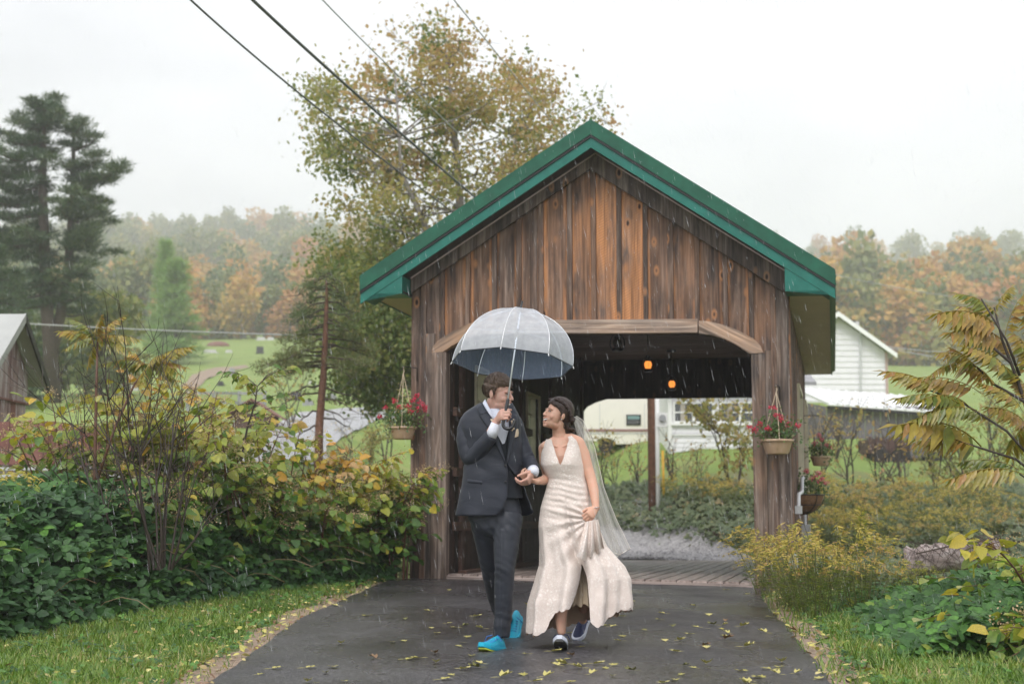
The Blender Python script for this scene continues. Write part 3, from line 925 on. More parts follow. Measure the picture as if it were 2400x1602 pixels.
def maple_t():
    pts = [(0, 0, 0), (.05, .30, .04), (.32, .46, .05), (.38, .22, 0), (.75, .28, .05), (.70, .1, 0), (1, 0, -.05), (.70, -.1, 0), (.75, -.28, .05), (.38, -.22, 0), (.32, -.46, .05), (.05, -.30, .04)]
    return fan(pts, (.35, 0, -.03))
MAPLE = maple_t()
def scatter(tpl, P, X, N, S):
    """leaves at P with their length along X, face along N (made square to X), size S -> vertices, triangles"""
    P, X, N = np.asarray(P, float), np.asarray(X, float), np.asarray(N, float)
    S = np.broadcast_to(np.asarray(S, float), (len(P),))
    X = X / np.maximum(np.linalg.norm(X, axis=1, keepdims=True), 1e-9)
    N = N - X * np.sum(N * X, 1, keepdims=True)
    N = N / np.maximum(np.linalg.norm(N, axis=1, keepdims=True), 1e-9)
    Y = np.cross(N, X)
    tv, tt = tpl
    V = P[:, None, :] + S[:, None, None] * (tv[None, :, 0:1] * X[:, None] + tv[None, :, 1:2] * Y[:, None] + tv[None, :, 2:3] * N[:, None])
    T = tt[None] + (np.arange(len(P)) * len(tv))[:, None, None]
    return V.reshape(-1, 3), T.reshape(-1, 3), len(tv)
def leaves(name, tpl, P, X, N, S, tint, mat, parent=None):
    V, T, k = scatter(tpl, P, X, N, S)
    me = tri_mesh(name, V, T, mat, np.repeat(np.broadcast_to(tint, (len(P),)), k))
    return link(name, me, parent)
def rdir(n, rng=RNG):
    d = rng.normal(size=(n, 3)); return d / np.linalg.norm(d, axis=1, keepdims=True)
def clump_pts(rng, c, r, n, shell=0.55):
    """points in a lumpy ellipsoid, more of them near its skin"""
    d = rdir(n, rng); k = rng.uniform(shell, 1, size=(n, 1)) ** 0.7
    return np.asarray(c) + d * k * np.asarray(r), d
def curve_pts(p0, p1, bend=(0, 0, 0), n=7, wob=0.0, rng=None):
    p0, p1, bend = np.asarray(p0, float), np.asarray(p1, float), np.asarray(bend, float)
    t = np.linspace(0, 1, n)[:, None]
    P = p0 + (p1 - p0) * t + bend * 4 * t * (1 - t)
    if wob and rng is not None:
        w = rng.normal(size=P.shape) * wob; w[0] = 0; w[-1] = 0
        P = P + w
    return P
# ------------------------------------------------------------------ far woods: single trees on the hillsides
def far_tree_mesh(seed, tint, spread, hgt_=10.0, rad=4.2, n=1500, tall=1.0):
    rng = np.random.default_rng(seed)
    V, T, K, off = [], [], [], 0
    nl = 16
    for i in range(nl):
        t = rng.uniform(0.18, 0.95)
        r = rad * (0.35 + 0.75 * sin(pi * min(1, t * 0.9 + 0.12)))
        a = rng.uniform(0, 2 * pi); q = r * rng.uniform(0.15, 0.62)
        c = np.array([cos(a) * q, sin(a) * q, hgt_ * tall * t])
        rr = np.array([1, 1, 0.8]) * rad * rng.uniform(0.30, 0.48)
        m = n // nl
        P, d = clump_pts(rng, c, rr, m)
        X = rdir(m, rng) + d * 0.5; N = d + rdir(m, rng) * 0.8 + np.array([0, 0, .4])
        tn = np.clip(tint + rng.normal(0, spread * 0.5) + rng.normal(0, spread * 0.5, m), 0, 1)
        v, tt, k = scatter(DIAM, P, X, N, rng.uniform(0.5, 0.95, m) * rad / 4.2)
        V.append(v); T.append(tt + off); K.append(np.repeat(tn, k)); off += len(v)
    me = tri_mesh('crown', np.concatenate(V), np.concatenate(T), M['forest'], np.concatenate(K))
    tb = MB()
    tb.tube([(0, 0, -1.0), (0.1, 0, hgt_ * .3), (0, .1, hgt_ * .75)], [.26, .2, .07], 6)
    for i in range(5):
        a = rng.uniform(0, 2 * pi); z = hgt_ * rng.uniform(.2, .5)
        tb.tube([(0, 0, z), (cos(a) * rad * .5, sin(a) * rad * .5, z + hgt_ * .25)], [.09, .03], 4)
    return me, tb.mesh('trunk', M['bark'])
FT = []
for i, (tn, sp, n_, lab) in enumerate([(0.10, .12, 1500, 'green'), (0.30, .12, 1500, 'olive'), (0.50, .12, 1500, 'yellow'), (0.70, .1, 1400, 'golden'), (0.86, .1, 1300, 'orange'), (0.97, .08, 1100, 'russet'), (0.2, .15, 1500, 'green')]):
    FT.append((*far_tree_mesh(100 + i, tn, sp, n=n_), lab))
def put_far(i, x, y, s, rz, label, group):
    me, tr, _ = FT[i]
    z = hz(x, y) - 1.6 * s
    t = thing('forest_tree', label, 'tree', (x, y, z), group)
    t.rotation_euler = (0, 0, rz); t.scale = (s, s, s * (1 + 0.15 * sin(7 * x)))
    for m_, nm in ((me, 'crown'), (tr, 'trunk')):
        o = bpy.data.objects.new(nm, m_); COL.objects.link(o); o.parent = t
rf = random.Random(21)
LABW = {'green': 'green leafy tree', 'olive': 'olive leafy tree', 'yellow': 'yellowing autumn tree', 'golden': 'golden autumn tree', 'orange': 'orange autumn tree', 'russet': 'russet brown autumn tree'}
ORD = ['first', 'second', 'third', 'fourth', 'fifth', 'sixth', 'seventh', 'eighth', 'ninth', 'tenth', 'eleventh', 'twelfth', 'thirteenth', 'fourteenth', 'fifteenth', 'sixteenth']
def ordinal(i, n):
    return 'leftmost' if i == 0 else ('rightmost' if i == n - 1 else ORD[i])
def row(n, u0, u1, y0, y1, wts, s0, s1, where, group, grow=1.0):
    T = []
    for k in range(n):
        u = u0 + (u1 - u0) * (k + rf.uniform(0.1, 0.9)) / n
        y = rf.uniform(y0, y1)
        i = rf.choices(range(7), wts)[0]
        T.append((u, y, i, rf.uniform(s0, s1) * grow, rf.uniform(0, 6.28)))
    tot = {}; seen = {}
    for t in T: tot[FT[t[2]][2]] = tot.get(FT[t[2]][2], 0) + 1
    for u, y, i, s, r in T:
        c = FT[i][2]; k = seen.get(c, 0); seen[c] = k + 1
        lab = f'{LABW[c]} {where}' if tot[c] == 1 else f'{ordinal(k, tot[c])} {LABW[c]} {where}' if ordinal(k, tot[c])[-4:] == 'most' else f'{ORD[k]} {LABW[c]} from left, {where}'
        put_far(i, (u - CU) / FPX * y, y, s, r, lab, group)
GL, GR = 'woods on the misty hill behind the meadow', 'woods on the hillside behind the white house'
# left hill, front to back
row(22, -60, 800, 192, 208, (2, 3, 4, 4, 4, 1, 2), .75, 1.15, 'along the upper edge of the sloping meadow', GL)
row(26, -60, 820, 220, 250, (3, 3, 3, 3, 3, 1, 3), .95, 1.4, 'low on the misty hill behind the meadow', GL)
row(28, -60, 840, 275, 330, (3, 3, 3, 3, 2, 1, 3), 1.1, 1.6, 'halfway up the misty hill behind the meadow', GL)
row(28, -60, 860, 370, 430, (4, 4, 2, 2, 1, 1, 4), 1.3, 1.8, 'high on the misty hill behind the meadow', GL)
row(30, -60, 880, 470, 560, (5, 4, 2, 1, 1, 1, 4), 1.5, 2.1, 'near the top of the misty hill', GL)
row(32, -60, 900, 590, 690, (5, 5, 2, 1, 1, 1, 5), 1.6, 2.2, 'on the foggy skyline of the hill', GL)
# right hill
row(20, 1870, 2480, 196, 215, (3, 4, 4, 3, 2, 1, 4), .85, 1.25, 'at the far edge of the mown field', GR, 1.3)
row(20, 1850, 2480, 225, 250, (3, 4, 4, 4, 4, 2, 4), 1.0, 1.45, 'low on the wooded hill by the white barn', GR, 1.3)
row(20, 1830, 2480, 265, 300, (2, 3, 4, 6, 5, 2, 2), 1.1, 1.6, 'halfway up the wooded hill by the white barn', GR, 1.3)
row(18, 1900, 2480, 310, 350, (3, 2, 4, 7, 6, 2, 1), 1.3, 1.7, 'atop the wooded hill by the white barn', GR, 1.3)
row(18, 1700, 2500, 600, 700, (4, 4, 2, 1, 1, 3, 4), 1.6, 2.1, 'on the faint ridge behind the golden wood', GR)
# the slope behind the bridge roof and through its windows
row(10, 900, 1800, 205, 260, (2, 3, 3, 3, 2, 1, 2), 1.0, 1.5, 'on the slope hidden behind the bridge roof', GR)

# ------------------------------------------------------------------ haze: rain-filled air
hb = MB(); hb.box((-440, -40, -12), (480, 820, 185))
g = SG('rain_haze')
_v = g.n('VolumePrincipled', {'Color': (0.955, 0.94, 0.965), 'Density': 0.0013, 'Anisotropy': 0.35})
g.nt.links.new(_v.outputs[0], g.out.inputs['Volume'])
M['haze'] = g.m
haze = tag(hb.build('haze', M['haze']), 'pale grey rain haze over the whole valley', None, None, 'stuff')
# ------------------------------------------------------------------ trees of the middle distance
def inpoly(poly, n, rng):
    """n random picks (u, v) inside a polygon"""
    p = np.array(poly, float); lo, hi = p.min(0), p.max(0); out = []
    while len(out) < n:
        u, v = rng.uniform(lo, hi); c = False; j = len(p) - 1
        for i in range(len(p)):
            if (p[i, 1] > v) != (p[j, 1] > v) and u < (p[j, 0] - p[i, 0]) * (v - p[i, 1]) / (p[j, 1] - p[i, 1]) + p[i, 0]:
                c = not c
            j = i
        if c: out.append((u, v))
    return out
# --- the tall turning maple behind the bridge
def big_tree():
    rng = np.random.default_rng(5); Y = 33.0
    base = at(1105, 1203, Y); base.z = hz(base.x, base.y) - .2
    t = thing('maple_tree', 'tall thinning maple with green and russet leaves behind the bridge roof', 'tree', tuple(base))
    trunk = MB()
    top = np.array(at(1045, 120, Y))
    axis = np.array([np.array(base), np.array(at(1100, 900, Y)), np.array(at(1085, 640, Y)), np.array(at(1075, 420, Y)), np.array(at(1060, 250, Y)), top])
    trunk.tube(axis, [.24, .17, .12, .08, .045, .015], 8)
    second = np.array([np.array(at(1090, 760, Y)), np.array(at(1010, 560, Y - .8)), np.array(at(940, 400, Y - 1.2)), np.array(at(925, 160, Y - 1))])
    trunk.tube(second, [.09, .065, .04, .015], 6)
    third = np.array([np.array(at(1085, 640, Y)), np.array(at(1180, 420, Y + .8)), np.array(at(1230, 260, Y + 1.2))])
    trunk.tube(third, [.07, .04, .015], 6)
    lines = [axis[1:], second, third]
    outline = [(740, 200), (800, 175), (850, 215), (895, 110), (925, 88), (955, 130), (1000, 80), (1040, 45), (1085, 90), (1115, 160), (1200, 160), (1270, 200), (1300, 280), (1300, 440), (1240, 520), (1180, 560), (1000, 760), (960, 860), (900, 900), (800, 860), (770, 760), (765, 640), (745, 560), (800, 480), (770, 400), (760, 300)]
    cs = [(*c, 1.0) for c in inpoly(outline, 150, rng)]
    cs += [(u, v, .45) for u, v in [(1400, 240), (1420, 290), (1380, 300), (1330, 260), (1340, 350), (1290, 210), (1240, 175), (1180, 150), (1320, 310), (748, 205), (760, 250), (925, 95), (905, 190), (1040, 60), (1075, 95), (765, 330), (755, 560)]]
    low = inpoly([(775, 600), (900, 600), (1010, 700), (960, 880), (890, 960), (800, 900), (770, 760)], 60, rng)
    cs += [(*c, 1.2) for c in low]
    P, X, N, S, K = [], [], [], [], []
    for u, v, w in cs:
        c = np.array(at(u, v, Y + rng.normal(0, 1.5)))
        # branch from the nearest limb point below it
        best = None
        for L in lines:
            for i in range(len(L) - 1):
                for s in (0, .33, .66):
                    q = L[i] + (L[i + 1] - L[i]) * s
                    d = np.linalg.norm((q - c) * np.array([1, 1, 1.0])) + (3 if q[2] > c[2] - .25 else 0)
                    if best is None or d < best[0]: best = (d, q)
        q = best[1]
        pts = curve_pts(q, c, (0, 0, -.12 * best[0] * .3), 5, .05, rng)
        trunk.tube(pts, [.026, .021, .016, .012, .006], 4, cap=False)
        n = int(240 * w * (1.0 if v > 560 else .62)); r = rng.uniform(.32, .62)
        p = c + rng.normal(size=(n, 3)) * np.array([r, r * 1.2, r * .8]) * .62
        P.append(p); X.append(rdir(n, rng) + np.array([0, 0, -.5])); N.append(rdir(n, rng) + np.array([0, -.3, .8]))
        S.append(rng.uniform(.08, .16, n))
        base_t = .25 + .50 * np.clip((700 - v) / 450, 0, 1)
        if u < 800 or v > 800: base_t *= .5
        if rng.random() < .2: base_t = .15
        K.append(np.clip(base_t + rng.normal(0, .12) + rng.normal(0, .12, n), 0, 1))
        for _ in range(3):
            e = c + rng.normal(size=3) * r * .8
            trunk.tube([c, e], [.010, .003], 3, cap=False)
    trunk.build('trunk', M['bark_pale'], t, True)
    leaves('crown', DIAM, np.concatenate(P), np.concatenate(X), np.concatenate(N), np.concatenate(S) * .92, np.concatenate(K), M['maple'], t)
big_tree()

# --- conifers
def needle_clump(rng, c, r, n, size, P, X, N, S, K, tint, up=.35):
    d = rdir(n, rng)
    p = np.asarray(c) + d * rng.uniform(.1, 1, (n, 1)) * np.asarray(r)
    P.append(p); X.append(d * np.array([1, 1, .6]) + rdir(n, rng) * .7 + np.array([0, 0, up])); N.append(rdir(n, rng) + np.array([0, 0, 1.0]))
    S.append(rng.uniform(.7, 1.3, n) * size); K.append(np.clip(tint + rng.normal(0, .15, n), 0, 1))
def white_pine():
    rng = np.random.default_rng(8); Y = 66.0; px = Y / FPX
    b = at(118, 1203, Y); b.z = hz(b.x, b.y)
    t = thing('pine_tree', 'huge dark two-stemmed pine with layered boughs behind the small barn', 'tree', tuple(b))
    tr = MB()
    A = [np.array(b), np.array(at(108, 700, Y)), np.array(at(100, 450, Y)), np.array(at(105, 250, Y))]
    B = [np.array(at(118, 860, Y)), np.array(at(160, 640, Y + .5)), np.array(at(172, 430, Y + .6)), np.array(at(172, 275, Y + .5))]
    tr.tube(A, [.34, .28, .2, .04], 8); tr.tube(B, [.26, .22, .14, .04], 8)
    P, X, N, S, K = [], [], [], [], []
    env_r = lambda v: float(np.interp(v, [240, 270, 300, 350, 400, 440, 500, 540, 600, 650, 700, 740], [125, 180, 205, 245, 285, 235, 262, 250, 258, 215, 245, 195]))
    env_l = lambda v: float(np.interp(v, [240, 270, 320, 400, 600, 740], [90, 30, -30, -60, -70, -40]))
    v = 246.0
    while v < 735:
        for side in (-1, 1, 0):
            for _ in range((2 if v < 560 else 1) if side else 1):
                vv = v + rng.uniform(-8, 8) + (12 if side > 0 else 0)
                u1 = (env_r(vv) if side > 0 else env_l(vv)) if side else rng.uniform(90, 190)
                u1 = u1 + rng.uniform(-45, 6) * (side if side else 1)
                st = B if u1 > 140 else A
                zz = [p[2] for p in st]
                z0 = at(100, vv + 14, Y).z
                q = np.array([np.interp(z0, zz, [p[k] for p in st]) for k in range(3)])
                dy = rng.uniform(-2.4, 2.4) * (1.0 if side else 1.3)
                e = np.array(at(u1, vv, Y + dy))
                L = np.linalg.norm(e - q)
                pts = curve_pts(q, e, (0, 0, -.13 * L), 6)
                tr.tube(pts, [.06, .05, .04, .03, .02, .01], 4, cap=False)
                m = max(3, int(L / .42))
                for k in range(m):
                    s = .12 + .88 * k / (m - 1)
                    c = np.array([np.interp(s, np.linspace(0, 1, 6), pts[:, j]) for j in range(3)])
                    c += rng.normal(size=3) * np.array([.16, .34, .07])
                    r = np.array([.68, .68, .14]) * rng.uniform(.7, 1.3) * (1.0 - .3 * (s > .95))
                    needle_clump(rng, c + np.array([0, 0, .1]), r, 210, .26, P, X, N, S, K, .35 + .25 * (s > .7))
        v += 31 + rng.uniform(-4, 6)
    tr.build('trunk', M['bark'], t, True)
    P, X, N, S, K = map(np.concatenate, (P, X, N, S, K))
    leaves('crown', (NEED[0] * np.array([1, 1.7, 1]), NEED[1]), P, X, N, S, K, M['needle'], t)
white_pine()
def conifer_mesh(seed, h, r, mat, size, n, droop=-.15, tint=.4, bare=0.12):
    rng = np.random.default_rng(seed)
    P, X, N, S, K = [], [], [], [], []; tr = MB()
    tr.tube([(0, 0, -.6), (.05, 0, h * .5), (0, 0, h)], [h * .017, h * .011, .01], 6)
    z = h * bare
    while z < h * .98:
        R = r * (1 - z / h) ** .8 + .12
        for k in range(6):
            a = rng.uniform(0, 6.28); L = R * rng.uniform(.6, 1.1)
            e = np.array([cos(a) * L, sin(a) * L, z + L * droop])
            tr.tube([(0, 0, z), tuple(e)], [.03, .008], 3, cap=False)
            m = max(2, int(L / .4))
            for j in range(m):
                s = (j + .6) / m
                needle_clump(rng, np.array([0, 0, z]) * (1 - s) + e * s, (.34, .34, .16), n, size, P, X, N, S, K, tint)
        z += h * .045
    P, X, N, S, K = map(np.concatenate, (P, X, N, S, K))
    V, T, k = scatter((NEED[0] * np.array([1, 1.5, 1]), NEED[1]), P, X, N, S)
    return tri_mesh('crown', V, T, mat, np.repeat(K, k)), tr.mesh('trunk', M['bark'])
def put_tree(name, cr, tr, u, Y, s, label, cat='tree', group=None, rz=0.0, dz_=0.0, sxy=1.0):
    b = at(u, 1203, Y); z = hz(b.x, b.y) + dz_
    t = thing(name, label, cat, (b.x, b.y, z), group)
    t.scale = (s * sxy, s * sxy, s); t.rotation_euler = (0, 0, rz)
    for m_, nm in ((cr, 'crown'), (tr, 'trunk')):
        o = bpy.data.objects.new(nm, m_); COL.objects.link(o); o.parent = t
    return t
lc, lt = conifer_mesh(31, 7.4, 1.7, M['larch'], .46, 26, .14, .45, .06)
put_tree('larch_tree', lc, lt, 400, 135, 1.28, 'light green feathery tree standing alone at the meadow edge', sxy=1.45)
put_tree('larch_tree', lc, lt, 372, 140, 1.55, 'taller slim pale green tree just behind the feathery one', rz=2, sxy=.8)
dc, dt = conifer_mesh(32, 7.0, 2.0, M['needle'], .24, 36, -.12, .5, .05)
put_tree('spruce_tree', dc, dt, 12, 60, .82, 'dark green bushy conifer close behind the barn roof ridge')
put_tree('spruce_tree', dc, dt, -30, 58, .95, 'dark conifer cut off by the picture edge behind the barn', rz=1.5)
for (u, Y, s, i, lab) in ((225, 72, .50, 1, 'olive leafy tree right beside the huge pine trunk'), (262, 78, .52, 1, 'bushy dull green tree in front of the misty wood, near the pine'), (190, 80, .48, 0, 'dark leafy tree in the shade beneath the pine boughs'),
                       (60, 75, .45, 0, 'dark undergrowth tree at the foot of the huge pine'), (130, 76, .42, 6, 'small dark green tree between the two pine stems')):
    put_tree('leafy_tree', FT[i][0], FT[i][1], u, Y, s, lab)

def scots_pine():
    rng = np.random.default_rng(12); Y = 27.0
    b = at(747, 1082, Y); b.z = hz(b.x, b.y) - .1
    t = thing('pine_tree', 'crooked young pine with bare orange trunk and dead lower branches', 'tree', tuple(b))
    ax = [np.array(b), np.array(at(748, 1000, Y)), np.array(at(758, 880, Y)), np.array(at(763, 780, Y)), np.array(at(766, 690, Y)), np.array(at(764, 640, Y))]
    MB().tube(ax, [.085, .075, .062, .05, .03, .008], 8).build('trunk', M['bark_red'], t, True)
    br = MB(); P, X, N, S, K = [], [], [], [], []
    zz = [p[2] for p in ax]
    def axis_at(z): return np.array([np.interp(z, zz, [p[k] for p in ax]) for k in range(3)])
    spec = []
    for v in range(652, 880, 13):
        for sd in (-1, 1):
            w = float(np.interp(v, [640, 680, 740, 800, 840, 880], [22, 62, 78, 95, 115, 90])) * rng.uniform(.65, 1.08)
            spec.append((v + rng.uniform(-6, 6), sd, w, True))
    spec += [(862, -1, 160, True), (850, -1, 140, True), (875, -1, 120, True), (850, 1, 105, True), (905, -1, 95, False), (925, -1, 110, False), (940, 1, 85, False), (915, 1, 100, False), (970, -1, 80, False), (985, 1, 75, False), (1000, -1, 70, False), (960, 1, 60, False)]
    for v, sd, w, leafy in spec:
        q = axis_at(at(760, v - 14 if leafy else v - 6, Y).z)
        u0 = 760
        e = np.array(at(u0 + sd * w, v + (10 if leafy else 30), Y + rng.uniform(-.7, .7)))
        L = np.linalg.norm(e - q)
        pts = curve_pts(q, e, (0, 0, .06 * L), 6, .02, rng)
        br.tube(pts, [.02, .017, .014, .011, .008, .004], 4, cap=False)
        for _ in range(4 if leafy else 6):
            i = rng.integers(2, 6); br.tube([pts[i], pts[i] + rng.normal(size=3) * np.array([.22, .22, .12])], [.006, .002], 3, cap=False)
        if leafy:
            m = max(2, int(L / .16))
            for k in range(m):
                s = .38 + .62 * k / max(1, m - 1)
                c = np.array([np.interp(s, np.linspace(0, 1, 6), pts[:, j]) for j in range(3)]) + rng.normal(size=3) * np.array([.06, .12, .04])
                needle_clump(rng, c + np.array([0, 0, .04]), np.array([.17, .17, .075]) * rng.uniform(.8, 1.3), 85, .085, P, X, N, S, K, .22 + .3 * (v > 790) + .1 * (v < 680))
    br.build('branches', M['bark'], t)
    P, X, N, S, K = map(np.concatenate, (P, X, N, S, K))
    leaves('crown', (NEED[0] * np.array([1, 1.2, 1]), NEED[1]), P, X, N, S, K, M['needle2'], t)
scots_pine()
# ------------------------------------------------------------------ buildings, poles and small things behind
def hit(u, v):
    """where the sight line meets the ground"""
    d = ray(u, v); y = 5.0; prev = None
    while y < 420:
        p = CAMP + d * (y / d.y)
        if p.z < hz(p.x, p.y): break
        y += 0.25 if y < 60 else 1.0
    return Vector((p.x, p.y, hz(p.x, p.y)))
M['barn_white'] = None
g = SG('worn_barn_paint')
tc = g.n('TexCoord').outputs['Object']
n1 = g.noise(g.mapping(tc, (7, 7, 1.1)), 1.0, 5, 0.65)
M['barn'] = g.done(g.bsdf(base=g.ramp(n1, [(0.32, (0.14, 0.07, 0.065)), (0.48, (0.33, 0.24, 0.225)), (0.62, (0.50, 0.44, 0.43))]), rough=.8))
M['barn_red'] = simple('red_brown_paint', (0.20, 0.085, 0.07), 0.7, 0.35, 5)
M['tin'] = simple('pale_tin_roof', (0.42, 0.43, 0.41), 0.4, 0.10, 3, metal=0.0)
M['tin_bright'] = simple('bright_metal_roof', (0.80, 0.81, 0.80), 0.35, 0.05, 2)
M['shed_wall'] = simple('grey_shed_wall', (0.17, 0.155, 0.17), 0.6, 0.12, 2)
M['stone'] = simple('grave_stone', (0.30, 0.30, 0.31), 0.6, 0.2, 6)
M['stone_dark'] = simple('dark_grave_stone', (0.035, 0.035, 0.04), 0.3, 0.2, 6)
M['stone_pale'] = simple('pale_stone', (0.55, 0.54, 0.53), 0.6, 0.1, 6)
M['yellow'] = simple('yellow_plastic', (0.72, 0.42, 0.03), 0.5, 0.05, 6)
M['orange'] = simple('orange_plastic', (0.75, 0.16, 0.03), 0.5, 0.05, 6)
M['camper'] = simple('cream_camper_shell', (0.88, 0.84, 0.77), 0.4, 0.04, 2)
M['stripe'] = simple('mauve_stripe', (0.30, 0.17, 0.16), 0.5, 0.1, 4)
M['rubber'] = simple('black_rubber', (0.02, 0.02, 0.02), 0.7, 0.1, 9)
M['rust'] = simple('rusty_steel', (0.10, 0.055, 0.045), 0.7, 0.4, 6)
M['curtain'] = simple('pale_curtain', (0.42, 0.38, 0.33), 0.8, 0.1, 6)

# --- small weathered barn at the left
def barn():
    X = -8.05; y0, ym, y1 = 22.6, 23.9, 25.1
    zr, ze = 4.07, 3.10; zg = hz(X - 1, 24) - .2
    t = thing('barn', 'small weathered red and white barn with pale tin roof', 'barn', (X - 1.5, ym, zg))
    n = 9; ys_ = [y0 + .12 + (y1 - y0 - .24) * k / n for k in range(n + 1)]
    zt = lambda y: zr - .07 - abs(y - ym) * (zr - ze) / (ym - y0)
    for k in range(n):
        a, b = ys_[k] + .005, ys_[k + 1] - .005
        m = MB().prism([(X, a, 2.72), (X, b, 2.72), (X, b, zt(b)), (X, a, zt(a))] if not (a < ym < b) else [(X, a, 2.72), (X, b, 2.72), (X, b, zt(b)), (X, ym, zt(ym)), (X, a, zt(a))], (-.04, 0, 0))
        m.build('gable_board', M['barn'], t)
        MB().prism([(X - .02, a, zg), (X - .02, b, zg), (X - .02, b, 2.69), (X - .02, a, 2.69)], (-.04, 0, 0)).build('wall_board', M['barn'] if k % 3 else M['barn_red'], t)
    MB().box((X - .03, y0 + .1, 2.69), (X + .025, y1 - .1, 2.722)).build('band_board', M['barn_red'], t)
    MB().box((X - 4, y0 + .12, zg), (X - .05, y0 + .18, ze)).build('side_wall', M['barn_red'], t)
    for s, ye in ((0, y0 - .12), (1, y1 + .15)):
        zz = zr - abs(ye - ym) * (zr - ze) / (ym - y0)
        np_ = 9
        for k in range(np_):
            xa, xb = X + .28 - 4.2 * k / np_, X + .28 - 4.2 * (k + 1) / np_ + .01
            MB().prism([(xa, ym, zr), (xb, ym, zr), (xb, ye, zz), (xa, ye, zz)], (0, 0, -.05)).build('roof_sheet', M['tin'], t)
        MB().prism([(X + .285, ym, zr + .01), (X + .285, ye, zz + .01), (X + .285, ye, zz - .14), (X + .285, ym, zr - .14)], (-.03, 0, 0)).build('rake_board', M['black'] if s else M['tin'], t)
barn()
# --- brown board fence in front of it
def board_fence():
    Yf = 21.5; z0 = at(100, 1088, Yf).z; z1 = at(100, 1000, Yf).z
    xa, xb = at(-30, 1000, Yf).x, at(320, 1000, Yf).x
    t = thing('board_fence', 'solid red-brown board fence below the barn', 'fence', (xa, Yf, hz(xa, Yf)))
    n = 13
    for k in range(n):
        a = xa + (xb - xa) * k / n; b = xa + (xb - xa) * (k + 1) / n - .012
        zt = z1 + .05 * sin(k * .5) + .05
        MB().box((a, Yf, z0), (b, Yf + .03, zt)).build('board', M['barn_red'], t)
    for zz in (z0 - .06, z0 - .16):
        MB().box((xa, Yf - .03, zz - .02), (xb, Yf + .02, zz + .02)).build('rail', M['pipe'], t)
    for k in range(5):
        x = xa + (xb - xa) * (k + .2) / 5
        MB().box((x, Yf + .035, hz(x, Yf) - .2), (x + .08, Yf + .12, z1)).build('post', M['bark'], t)
board_fence()
def rail_fence():
    pts = [hit(u, 962) for u in (440, 500, 560, 620)]
    t = thing('rail_fence', 'two-rail grey wooden fence below the meadow', 'fence', tuple(pts[0]))
    tops = []
    for p in pts:
        MB().box((p.x - .06, p.y - .06, p.z - .3), (p.x + .06, p.y + .06, p.z + .75)).build('post', M['stone'], t)
    for zz in (.30, .66):
        for a, b in zip(pts[:-1], pts[1:]):
            q0, q1 = a + ZX * zz, b + ZX * zz
            MB().hexa([q0 + Vector((0, -.10, -.05)), q0 + Vector((0, -.065, -.05)), q1 + Vector((0, -.065, -.05)), q1 + Vector((0, -.10, -.05)),
                       q0 + Vector((0, -.10, .05)), q0 + Vector((0, -.065, .05)), q1 + Vector((0, -.065, .05)), q1 + Vector((0, -.10, .05))]).build('rail', M['stone'], t)
rail_fence()
def brown_hut():
    p = hit(598, 1000); x, y = p.x, p.y; z = p.z
    t = thing('hut', 'low dark brown hut roof half hidden by the knotweed', 'hut', (x, y, z))
    k = y / FPX
    MB().box((x - 45 * k, y - .6, z - .2), (x + 45 * k, y + .8, z + .35)).build('wall', M['rust'], t)
    for s in (-1, 1):
        MB().prism([(x, y - .8, z + .78), (x + s * 62 * k, y - .8, z + .28), (x + s * 62 * k, y + 1.0, z + .28), (x, y + 1.0, z + .78)], (0, 0, -.05)).build('roof', M['barn_red'], t)
brown_hut()
# --- grey road and field path on the left
def strip_on_ground(name, L, R, mat, lift=.03):
    sheet(name, [tuple(hit(*p))[:2] for p in L], [tuple(hit(*p))[:2] for p in R], lift, mat, 40, 8)
strip_on_ground('grey_road', [(560, 1092), (600, 1040), (640, 1000), (690, 975), (700, 968)], [(770, 1092), (765, 1050), (830, 1012), (880, 985), (960, 970)], M['road_grey'], .05)
strip_on_ground('field_path', [(420, 905), (450, 880), (500, 864), (575, 857)], [(455, 915), (480, 892), (520, 876), (585, 862)], M['sand'], .06)
# --- memorial stones and stumps on the meadow
def stone(u, v, w, h, mat, label, name='headstone', cat='headstone', round_=True):
    p = hit(u, v); k = p.y / FPX; W, H = w * k / 2, h * k
    t = thing(name, label, cat, tuple(p), 'memorial stones on the meadow')
    if round_:
        poly = [(p.x - W, p.y, p.z + .05)] + [(p.x - W * cos(pi * i / 8), p.y, p.z + H * .75 + H * .25 * sin(pi * i / 8)) for i in range(9)] + [(p.x + W, p.y, p.z + .05)]
    else:
        poly = [(p.x - W, p.y, p.z + .05), (p.x - W * .96, p.y, p.z + H), (p.x + W * .9, p.y, p.z + H * .97), (p.x + W, p.y, p.z + .05)]
    MB().prism(poly, (0, max(.25, W * .5), 0)).build('slab', mat, t)
    MB().box((p.x - W * 1.25, p.y - .12, p.z - .25), (p.x + W * 1.25, p.y + .5, p.z + .09)).build('plinth', mat, t)
stone(609, 830, 17, 18, M['stone_dark'], 'dark square headstone alone high on the meadow', round_=False)
stone(543, 881, 13, 18, M['stone'], 'grey upright headstone beside the field path')
stone(492, 828, 27, 8, M['stone_pale'], 'long low pale stone on the bright meadow', round_=False)
stone(536, 827, 14, 7, M['stone_pale'], 'short pale stone next to the long low one', round_=False)
stone(571, 793, 12, 10, M['stone'], 'tiny grey stone at the top edge of the meadow')
stone(612, 797, 18, 7, M['stone_pale'], 'flat pale stone near the top of the meadow by the wood', round_=False)
stone(634, 797, 14, 7, M['stone_pale'], 'flat pale stone nearest the crooked pine at the meadow top', round_=False)
stone(517, 905, 12, 10, M['stone_dark'], 'small dark round stone below the field path')
stone(731, 902, 15, 9, M['stone_pale'], 'pale stone just left of the crooked pine trunk')
stone(692, 938, 24, 20, M['stone_dark'], 'wide dark headstone low down left of the crooked pine')
